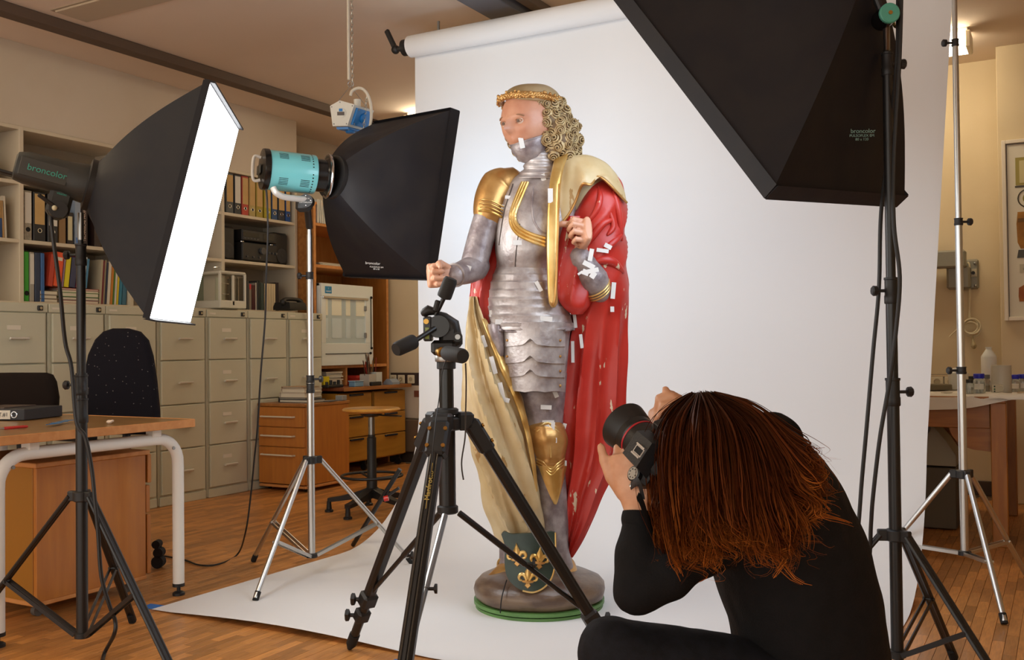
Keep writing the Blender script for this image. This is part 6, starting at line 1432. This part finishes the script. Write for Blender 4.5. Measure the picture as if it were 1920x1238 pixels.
def clump(gi, w, depth, jit, nst, cut, wav, r0_, curl):
    a, c = GP[gi], GP[min(gi+1, len(GP)-1)]
    P = [p.lerp(q, w) for p, q in zip(a, c)]; n_ = len(P); out = []
    j0 = V((rn.gauss(0, 1), rn.gauss(0, 1), rn.gauss(0, 1)))
    for i, p in enumerate(P):
        t = i/(n_-1); pull = depth*(1-.5*t)
        out.append(tuple(p+(inner-p)*pull*(.35+.65*min(1, t*3))*(.5 if i == 0 else 1)+j0*jit*(.2+t)))
    C = cr(out, 5); m = max(8, int(len(C)*cut)); C = [V(q) for q in C[:m]]
    ph = rn.random()*6.28; fr_ = rn.uniform(1.6, 3.2); ex_ = (_r0*rn.gauss(0, 1)+FH*rn.gauss(0, .35)+V((0, 0, rn.gauss(0, .3)))).normalized(); sg = rn.choice((-1, 1))
    cen = []
    for i, p in enumerate(C):
        t = i/(len(C)-1); tg = (C[min(i+1, len(C)-1)]-C[max(i-1, 0)]).normalized(); sd = tg.cross(FH).normalized()
        p = p+ex_*wav*t*t*math.sin(ph+t*fr_*2*PI)
        if t > .68: q = (t-.68)/.32; p = p+sd*sg*curl*q*q-tg*curl*.8*q*q*q
        cen.append(p)
    shade = rn.uniform(-.12, .16)
    for s_ in range(nst):
        o1 = V((rn.gauss(0, 1), rn.gauss(0, 1), rn.gauss(0, 1))); wd = rn.uniform(.0035, .0075); k1 = rn.uniform(.78, 1.0); M = max(6, int(len(cen)*k1)); pts = []
        for i in range(M):
            t = i/(len(cen)-1); pts.append(cen[i]+o1*wd*(.45+.9*math.sin(PI*min(1, t*1.05)))+V((noise.noise(V((t*6, s_*3.1, ph)))*.004*t, 0, noise.noise(V((t*6, s_*1.7+9, ph)))*.004*t)))
        r_ = r0_*rn.uniform(.6, 1.25); rs = [r_*(.6+.4*min(1, i/M*5))*(1-(i/(M-1))**2.5*.85) for i in range(M)]
        hb_.tube(pts, rs, 4, flat=.6, up=ex_)
        for i in range(M): tipv.extend([max(0, min(1, (i/(len(cen)-1))**1.15*cut*.95+shade*(.3+i/M)))]*4)
for k in range(150):
    g_ = (k+rn.random())/150*(len(GP)-1.001); gi = int(g_)
    for lay in (0, 1):
        clump(gi, g_-gi, (.02+.10*rn.random()) if lay == 0 else rn.uniform(.15, .42), .006, 13 if lay == 0 else 8, rn.uniform(.74, 1.0), rn.uniform(.010, .030), .0019, rn.uniform(.008, .038))
for k in range(70): g_ = rn.random()*(len(GP)-1.001); gi = int(g_); clump(gi, g_-gi, rn.random()*.08-.03, .014, 2, rn.uniform(.85, 1.0), .022, .0008, .03)
ho_ = hb_.build('hair', hm_, PS, 80, rec=False)
at2 = ho_.data.attributes.new('tip', 'FLOAT', 'POINT'); at2.data.foreach_set('value', tipv[:len(ho_.data.vertices)]); ho_['kind'] = 'stuff'
# scalp hair under the locks
sc_ = MB(); rings = []
sc_.sphere(HC_-hdir*.014+hz*.012, (.092, .106, .106), 30, 20, Matrix((hx, hdir, hz)).transposed())
so2 = sc_.build('scalp_hair', mk('scalp_dark', '3a1c0e', .5), PS, 80)
bm = bmesh.new(); bm.from_mesh(so2.data); dele = [v for v in bm.verts if (v.co-HC_).dot(hdir) > .035 and (v.co-HC_).dot(hz) < .065]; bmesh.ops.delete(bm, geom=dele, context='VERTS'); bm.to_mesh(so2.data); bm.free()
# ---- the camera held in both hands (portrait, grip up)
aL = (-_r0*.43+V((0, 0, .42))+FH*.80).normalized(); Rc = (_r0*.53+V((0, 0, .83))-FH*.155); Rc = (Rc-aL*Rc.dot(aL)).normalized(); tU = Rc.cross(aL).normalized()
if tU.dot(_r0) > 0: tU = -tU
OC = Q(1238, 862, 1.79)
K = thing('dslr_camera', 'black camera with wide lens hood held upright by the crouching person', 'camera', OC)
RM = Matrix((Rc, tU, aL)).transposed(); cb = mk('camera_black', '1a1a1c', .42, bump=.08, bs=300)
C_ = lambda x, y, z: OC+Rc*x+tU*y+aL*z
MB().box(C_(0, -.006, 0), (.122, .076, .048), RM, .012).build('body', cb, K)
MB().box(C_(.050, -.006, .024), (.026, .074, .046), RM, .012).build('grip', cb, K)
b = MB(); b.loft([[C_(x*q, .030+z*.0, y) for x, y in ((-.036, -.026), (.036, -.026), (.034, .034), (-.034, .034))] if q == 1 else [C_(x*.72, .060, y*.8+.002) for x, y in ((-.036, -.026), (.036, -.026), (.034, .034), (-.034, .034))] for q in (1, 2)]); b.build('prism_hump', cb, K, 20)
hs_ = MB().box(C_(0, .0615, -.004), (.022, .003, .024), RM).build('hot_shoe', mk('shoe_metal', 'cfcfcf', .3, .9), K)
MB().box(C_(0, .0632, -.004), (.011, .002, .018), RM).build('shoe_contact', rubber, hs_)
for s in (-1, 1): MB().box(C_(s*.0095, .0642, -.004), (.003, .003, .024), RM).build('shoe_rail', mk('shoe_metal', 'cfcfcf', .3, .9), hs_)
dl = MB().lathe(C_(-.043, .030, -.002), tU, [(.014, 0), (.0145, .002), (.0145, .010), (.012, .0115)], 24).build('mode_dial', cb, K)
MB().lathe(C_(-.043, .0412, -.002), tU, [(.0115, 0), (.0115, .0008)], 24).build('dial_face', mk('dial_silver', 'a9a69f', .35, .5), dl)
for k in range(8): a = k*PI/4; MB().box(C_(-.043+.008*math.cos(a), .0424, -.002+.008*math.sin(a)), (.0022, .0008, .0012), RM).build('dial_mark', rubber, dl)
MB().box(C_(0, .03, -.040), (.04, .03, .02), RM, .006).build('eyecup', rubber, K)
LO = C_(0, -.006, .02)
MB().lathe(LO, aL, [(.034, 0), (.036, .004), (.036, .018), (.040, .022), (.040, .050), (.0385, .052), (.0385, .060), (.040, .062), (.041, .078)], 40).build('lens_barrel', mk('lens_black', '161617', .35), K, 30)
MB().lathe(LO+aL*.0555, aL, [(.0392, 0), (.0398, .001), (.0398, .003), (.0392, .004)], 40).build('red_ring', mk('ring_red', 'b0202a', .35), K)
MB().lathe(LO+aL*.076, aL, [(.041, 0), (.0435, .006), (.0475, .030), (.0485, .036), (.0470, .036), (.042, .008), (.036, .004)], 48).build('lens_hood', mk('hood_black', '171616', .5), K, 40)
MB().lathe(LO+aL*.081, aL, [(.001, .006), (.02, .004), (.036, 0)], 32).build('front_glass', mk('lens_glass', '10131c', .05, coat=.6), K)
MB().sphere(LO+aL*.09-tU*.044, .002, 8, 6).build('hood_mark', wtx, K)
MB().cyl(C_(-.06, .026, .0), C_(-.068, .026, .0), .004, 10).build('strap_lug', chrome, K)
st = MB().tube([V(q) for q in cr([tuple(C_(-.067, .026, .0)), tuple(Q(1197, 905, 1.73)), tuple(Q(1205, 935, 1.735)), tuple(Q(1197, 930, 1.73)), tuple(Q(1206, 950, 1.74)), tuple(Q(1218, 1000, 1.765)), tuple(Q(1224, 1060, 1.765)), tuple(Q(1232, 1140, 1.80))], 6)], .0075, 8, flat=.18, up=_r0)
st.build('neck_strap', mk('strap_black', '111011', .7), K)
# ================================================================== right side: table, wall things
YT = 5.62; ZT = .775
wood = mk('table_wood', 'a0652a', .45, col2='8f5822', sc=5, stretch=(.8, 6, 6))
t = thing('work_table', 'dark orange wooden work table under a white cloth at the right', 'table', (-1.3, 6.2, 0))
MB().box((-1.25, 6.22, ZT-.016), (1.95, 1.2, .032), None, .003).build('tabletop', wood, t)
MB().box((-1.25, YT+.07, ZT-.10), (1.80, .024, .135), None, .003).build('apron', wood, t)
MB().box((-1.25, 6.75, ZT-.10), (1.80, .024, .135), None, .003).build('apron', wood, t)
for x in (-.31, -2.15):
    for y in (YT+.07, 6.75): MB().box((x, y, (ZT-.032)/2), (.075, .075, ZT-.032), None, .004).build('leg', mk('leg_wood', 'a86a26', .45, col2='985d20', sc=5, stretch=(6, 6, .8)), t)
# shaped side bracket (arched)
arc = [(-.345, ZT-.14), (-.345, ZT-.29), (-.40, ZT-.285)]
for k in range(11): a = PI/2*k/10; arc.append((-.40-.15*math.sin(a), ZT-.285+.135*(1-math.cos(a))))
arc.append((-.56, ZT-.14)); MB().prism(arc, (0, YT+.075, 0), (1, 0, 0), (0, 0, 1), -.02).build('arched_bracket', wood, t)
# cloth
clo = mk('table_cloth', 'd9d2c6', .85, bump=.08, bs=9); b = MB(); top = []
NX, NY = 40, 22
x0, x1 = -2.2, -.235
for j in range(NY+1):
    row = []
    for i in range(NX+1):
        x = x0+(x1-x0)*i/NX; u = i/NX; v = j/NY
        drop = .085*(1-max(0, (u-.78)/.22)**1.3*.75)+.006*math.sin(u*30)
        s = -drop+v*(drop+.62)                               # distance from the front table edge
        if s < 0: p = V((x, YT-.006-.006*math.sin(u*26+1)*(-s/.1), ZT+.004+s))
        else: p = V((x, YT+s, ZT+.004+.0025*math.sin(u*23+s*31)*math.sin(s*12)))
        if s < .012 and s > -.012: p.z -= .002
        row.append(p)
    top.append(row)
b.loft([r+[q-V((0, 0, .0022)) if q.y > YT else q+V((0, .0022, 0)) for q in r[::-1]] for r in top]); o = b.build('table_cloth', clo, None, 60)
tag(o, 'white cotton cloth spread over the right work table', 'tablecloth')
b = MB(); o_ = V((-.21, YT+.02, ZT+.012)); g = [[o_+V((-.14+.05*i, -.035+.03*j, .004*math.sin(i*2+j)-.012*max(0, i-3)-(.02 if j == 0 else 0))) for j in range(8)] for i in range(8)]
b.loft([r+[q-V((0, 0, .002)) for q in r[::-1]] for r in g]); o = b.build('cotton_rag', clo, None, 60); tag(o, 'small folded white rag over the table corner at the right edge', 'rag')
MB().box((.05, 6.05, .30), (.42, .5, .60), None, .01).build('side_crate', wood, t)
# things on the table
ZC = ZT+.0065
def tp(px, py): return pl(px, py, 'z', ZC)
def bottle(px, py, wpx, hpx, capm, label, liquid=None, lab=True, capf=.24, name='glass_bottle', grp='lab bottles on the white cloth', m=None, square=False):
    p = tp(px, py); d = (p-CAM).dot(_f); r = wpx/2/F*d; H = hpx/F*d; t = thing(name, label, 'bottle', p, group=grp)
    hb = H*(1-capf); n = 24
    MB().lathe(p, (0, 0, 1), [(r*.92, 0), (r, .004), (r, hb*.74), (r*.92, hb*.84), (r*.72, hb*.95), (r*.70, hb)], n).build('body', m or gl2, t, 50)
    if liquid: MB().lathe(p+V((0, 0, .003)), (0, 0, 1), [(r*.86, 0), (r*.93, .003), (r*.93, hb*.42), (r*.9, hb*.421)], n).build('content', liquid, t)
    MB().lathe(p+V((0, 0, hb*.97)), (0, 0, 1), [(r*.84, 0), (r*.88, .002), (r*.88, H*capf*.9), (r*.8, H*capf)], n).build('cap', capm, t)
    if lab:
        dn = (CAM-p); dn.z = 0; dn.normalize(); sdn = V((-dn.y, dn.x, 0)); rings = []
        for z in (hb*.25, hb*.62): rings.append([p+(dn*math.cos(a)+sdn*math.sin(a))*(r+.0008)+V((0, 0, z)) for a in [(-.8+1.6*k/8) for k in range(9)]])
        MB().grid(rings).build('paper_label', mk('label_card', 'dcd5c6', .7), t)
    return t
gl2 = mk('bottle_glass', 'c8d0d0', .06, spec=.8); gl2.node_tree.nodes['Principled BSDF'].inputs['Transmission Weight'].default_value = .75
bc = mk('blue_cap', '1c22b0', .35)
p = tp(1772, 733)
bottle(1836, 737, 22, 37, bc, 'clear lab bottle with blue cap and label, nearest the white pot', grp='blue-capped lab bottles')
bottle(1903, 735, 19, 33, bc, 'clear lab bottle with blue cap right of the grey cylinder', grp='blue-capped lab bottles')
bottle(1918, 734, 19, 33, bc, 'clear lab bottle with blue cap at the right photo edge', grp='blue-capped lab bottles')
bottle(1818, 738, 15, 27, blackp, 'small clear jar with black lid left of the blue-capped bottle', lab=False)
bottle(1822, 733, 12, 28, blackp, 'slim dark-capped bottle behind the small clear jar', lab=False)
bottle(1851, 734, 12, 32, mk('grey_cap', '6f6f6c', .5), 'amber-filled small bottle with grey cap before the tall white bottle', liquid=mk('amber', 'b98a2a', .2), lab=False)
# plastic wash bottle
p = tp(1855, 726); d = (p-CAM).dot(_f); u_ = d/F
t = thing('plastic_bottle', 'tall white plastic bottle with sloping shoulders and no cap', 'bottle', p)
MB().lathe(p, (0, 0, 1), [(12.5*u_, 0), (13.5*u_, .004), (13.5*u_, 56*u_), (13*u_, 58*u_), (5.5*u_, 70*u_), (5*u_, 71*u_), (5*u_, 74*u_)], 28).build('body', mk('hdpe', 'dfe2de', .4, spec=.4), t, 30)
MB().lathe(p+V((0, 0, 73*u_)), (0, 0, 1), [(5.6*u_, 0), (5.6*u_, 2*u_), (4.6*u_, 2*u_), (4.6*u_, 0)], 20).build('neck_ring', mk('hdpe', 'dfe2de', .4), t)
p = tp(1878, 738); u_ = (p-CAM).dot(_f)/F
t = thing('grey_cylinder', 'plain grey-beige cylindrical device with a square switch plate', 'device', p)
MB().lathe(p, (0, 0, 1), [(17*u_, 0), (17.6*u_, .003), (17.4*u_, 52*u_), (16.8*u_, 53*u_)], 32).build('body', mk('device_grey', 'b3aa97', .5), t)
dn = (CAM-p); dn.z = 0; dn.normalize()
MB().box(p+dn*17.2*u_-_r0*5*u_+V((0, 0, 10*u_)), (24*u_, .008, 15*u_), rotz(YAW), .002).build('switch_plate', mk('plate_beige', 'c2b89f', .5), t)
for k, (cc, z) in enumerate((('20302a', 14), ('2a6a3a', 9), ('2a3a30', 5))): MB().sphere(p+dn*18.5*u_-_r0*13*u_+V((0, 0, z*u_)), 1.6*u_, 8, 6).build('led', cm(cc), t)
MB().torus(p+dn*18.7*u_-_r0*2*u_+V((0, 0, 10*u_)), dn, 5*u_, .8*u_, 18, 6).build('dial', mk('plate_beige', 'c2b89f', .5), t)
p = tp(1797, 731); u_ = (p-CAM).dot(_f)/F
t = thing('plastic_beaker', 'white translucent beaker stuffed with crumpled white tissue', 'beaker', p)
MB().lathe(p, (0, 0, 1), [(15*u_, 0), (16*u_, .003), (18*u_, 31*u_), (17*u_, 31*u_), (15*u_, 4*u_)], 28).build('cup', mk('pale_plastic', 'dcd9cc', .4), t)
b = MB(); rn = random.Random(4)
for k in range(9): b.sphere(p+V((rn.uniform(-11, 14)*u_, rn.uniform(-8, 8)*u_, rn.uniform(26, 36)*u_)), (rn.uniform(5, 9)*u_, rn.uniform(5, 9)*u_, rn.uniform(3, 6)*u_), 9, 6, Matrix.Rotation(rn.random()*3, 3, 'X'))
b.build('tissue', mk('tissue', 'e6e3dc', .9, bump=.3, bs=50), t)
p = tp(1756, 733); t = thing('flat_case', 'flat olive-brown case lying on the cloth beside the paper backdrop', 'case', p)
MB().box(p+V((-.06, .05, .018)), (.24, .14, .034), rotz(.5), .004).build('case', mk('olive_case', '6b6148', .6), t)
p = tp(1775, 737)
o = MB().box(p+V((.0, 0, .002)), (.05, .03, .004), rotz(.7)).build('paper_scrap', cm('cfc4b0')); tag(o, 'small paper scrap on the white cloth', 'paper')
# things under the table: grey suction case with two dark knobs, chest with drawers
t = thing('grey_case', 'grey-beige rounded case with two dark knobs standing under the table', 'case', (-.95, 6.2, .0))
prof = [(-1.6, .36), (-1.6, .64), (-.75, .64), (-.68, .60), (-.60, .50), (-.55, .42), (-.55, .36)]
MB().prism(prof, (0, 6.35, 0), (1, 0, 0), (0, 0, 1), .30).build('shell', mk('case_grey', '9c937c', .5), t)
for x in (-.93, -.73): MB().cyl((x, 6.05, .575), (x, 6.03, .575), .052, 22).build('knob', mk('knob_dark', '3b3936', .45), t)
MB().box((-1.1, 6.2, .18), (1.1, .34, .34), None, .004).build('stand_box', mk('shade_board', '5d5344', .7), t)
t = thing('drawer_chest', 'brown wooden drawer chest on the floor behind the silver stand', 'chest', (-.85, 6.6, 0))
MB().box((-.88, 6.66, .28), (.62, .3, .56), None, .003).build('body', wood, t)
for z in (.14, .40): dr = MB().box((-.88, 6.505, z), (.58, .016, .24), None, .003).build('drawer', mk('leg_wood', '96591f', .45), t)
# wall items on the back wall
t = thing('swivel_arm', 'grey steel wall arm on a bracket plate left of the picture', 'swivel arm', (-.7, YB, 1.5))
hm = mk('hammer_grey', '8d8a7c', .45, .2, bump=.15, bs=120)
pa, pb_ = pl(1790, 488, 'y', YB-.02), pl(1836, 542, 'y', YB-.02)
MB().box(((pa.x+pb_.x)/2, YB-.012, (pa.z+pb_.z)/2), (abs(pb_.x-pa.x), .024, abs(pa.z-pb_.z)), None, .02).build('mount_plate', hm, t)
for px, py in ((1828, 494), (1809, 541), (1829, 536)): q = pl(px, py, 'y', YB-.03); MB().sphere(q, .010, 10, 8).build('bolt', steel, t)
pc = pl(1804, 520, 'y', YB-.07); MB().box((pc.x-.02, YB-.07, pc.z-.005), (.15, .10, .16), None, .015).build('pivot_block', hm, t)
p0 = pl(1735, 485, 'y', YB-.16); p1 = pl(1808, 485, 'y', YB-.16)
MB().box(((p0.x+p1.x)/2-.15, YB-.14, p1.z), (p1.x-p0.x+.32, .10, .12), None, .012).build('arm', hm, t)
ps = pl(1825, 512, 'y', YB-.03); sw = MB().box((ps.x, YB-.028, ps.z), (.045, .012, .055), None, .003).build('switch_plate', mk('plate_beige', 'c2b89f', .5), t)
MB().cyl((ps.x, YB-.036, ps.z), (ps.x, YB-.05, ps.z), .012, 14).build('rotary_switch', blackp, sw)
cabw = mk('cable_cream', 'd6c9a8', .5)
cp = [pl(x, y, 'y', YB-.03) for x, y in ((1814, 492), (1818, 500), (1818, 540), (1818, 600))]
MB().tube(cr([tuple(q) for q in cp], 5), .007, 8).build('cable', cabw, t)
cc = pl(1821, 614, 'y', YB-.04)
co = MB()
for k in range(5): co.torus(cc+V((.006*math.sin(k*2), -.008*k+.01, .008*math.cos(k*3))), (.15*math.sin(k), 1, .15*math.cos(k*2)), .050+.006*math.sin(k*1.7), .0055, 28, 7)
co.build('cable_coil', cabw, t)
tl_ = [pl(x, y, 'y', YB-.04) for x, y in ((1805, 610), (1790, 622), (1780, 632))]; MB().tube(cr([tuple(q) for q in tl_], 4), .005, 8).build('cable_end', cabw, t)
pg_ = [pl(x, y, 'y', YB-.05) for x, y in ((1823, 630), (1825, 640), (1826, 650))]; MB().tube(cr([tuple(q) for q in pg_], 4), [.006, .006, .006, .008, .010, .012, .016, .018, .016], 12, rnd=True).build('plug', mk('plug_tan', 'b3a37c', .5), t)
t = thing('socket_strip', 'cream twin sockets on a dark strip behind the work table', 'socket strip', (-.9, YB, .82))
q0, q1 = pl(1735, 722, 'y', YB-.01), pl(1790, 706, 'y', YB-.01)
MB().box((q0.x-.1, YB-.008, (q0.z+q1.z)/2), (.75, .016, .09), None, .002).build('strip', mk('strip_dark', '3d2f28', .5), t)
MB().box((q0.x-.1, YB-.012, q1.z+.005), (.75, .024, .014)).build('top_ledge', plasterR, t)
for px in (1757, 1783): q = pl(px, 716, 'y', YB-.02); s_ = MB().box((q.x, YB-.02, q.z), (.085, .012, .07), None, .005).build('socket_plate', mk('socket_cream', 'ddd2b4', .45), t); MB().lathe((q.x, YB-.0265, q.z), (0, -1, 0), [(.022, 0), (.022, .002), (.018, .002), (.017, -.004)], 16).build('socket_well', mk('socket_inner', 'b7ab8c', .5), s_)
# picture on the column
YP = 7.21
a, c = pl(1877, 264, 'y', YP-.03), pl(1877, 602, 'y', YP-.03); W = .72
x0, x1, z0, z1 = a.x, a.x+W, c.z, a.z
t = thing('framed_poster', 'large white-framed poster of painted jars and vessels on the column', 'poster', (x0+W/2, YP, z0))
fw = .025; fm = mk('frame_white', 'ddd2bf', .4)
MB().box(((x0+x1)/2, YP-.012, (z0+z1)/2), (W-.03, .014, z1-z0-.03)).build('mat_board', mk('poster_paper', 'd6cfbd', .8), t)
for x in (x0+fw/2, x1-fw/2): MB().box((x, YP-.018, (z0+z1)/2), (fw, .034, z1-z0), None, .003).build('frame_bar', fm, t)
for z in (z0+fw/2, z1-fw/2): MB().box(((x0+x1)/2, YP-.018, z), (W-2*fw, .034, fw), None, .003).build('frame_bar', fm, t)
MB().box((x0+fw+.004, YP-.020, (z0+z1)/2), (.004, .004, z1-z0-2*fw)).build('inner_line', cm('4a4436'), t)
MB().box(((x0+x1)/2, YP-.020, z1-fw-.003), (W-2*fw, .004, .004)).build('inner_line', cm('4a4436'), t)
def vessel(name, prof, px, m, yoff=-.0205, cx=None):
    pts = []; xc = cx
    L = [(xc-r_, z) for r_, z in prof]+[(xc+r_, z) for r_, z in prof[::-1]]
    MB().prism(L, (0, YP+yoff, 0), (1, 0, 0), (0, 0, 1), .0012).build(name, m, t)
sx = lambda px: pl(px, 430, 'y', YP-.02).x; sz = lambda py: pl(1905, py, 'y', YP-.02).z
C0 = sx(1906)+.09; w1 = C0-sx(1906)
vessel('printed_box', [(w1, sz(348)), (w1, sz(296))], 0, mk('print_olive', '9a8d4a', .7), cx=C0)
vessel('printed_sheet', [(w1*.75, sz(344)), (w1*.75, sz(302))], 0, mk('print_cream', 'c6b98a', .7), -.0222, cx=C0)
vessel('printed_line', [(w1*1.05, sz(352)), (w1*1.05, sz(349))], 0, cm('3d382c'), cx=C0)
MB().torus((C0-.02, YP-.0205, sz(373)), (0, 1, 0), .058, .004, 28, 5).build('printed_ring', cm('3f3a2c'), t)
MB().cyl((C0-.015, YP-.0195, sz(373)), (C0-.015, YP-.0212, sz(373)), .036, 24).build('printed_bowl', mk('print_gold2', '8d8136', .7), t)
vessel('printed_jar', [(w1*.75, sz(467)), (w1*.95, sz(455)), (w1*1.0, sz(420)), (w1*.92, sz(400)), (w1*.92, sz(398))], 0, mk('print_amber', 'b07a2c', .7, col2='8a5a1c', sc=8), cx=C0)
vessel('printed_rim', [(w1*.93, sz(417)), (w1*.9, sz(410))], 0, mk('print_brown', '6b4a1f', .7), -.0222, cx=C0)
vessel('printed_lid', [(w1, sz(484)), (w1*.9, sz(469))], 0, mk('print_grey', '4c4c48', .7), cx=C0)
vessel('printed_card', [(w1*.85, sz(512)), (w1*.85, sz(496))], 0, mk('print_pale', 'b5ad98', .7), cx=C0)
vessel('printed_flask', [(w1*.9, sz(566)), (w1*.95, sz(556)), (w1*.92, sz(540)), (w1*.4, sz(532)), (w1*.4, sz(520))], 0, mk('print_rust', '8a4520', .7, col2='a4622c', sc=9), cx=C0)
text('printed_words', 'LIQUOR', cm('4a4436'), (C0-.02, YP-.0224, sz(505)), (1, 0, 0), (0, 0, 1), .02, t)
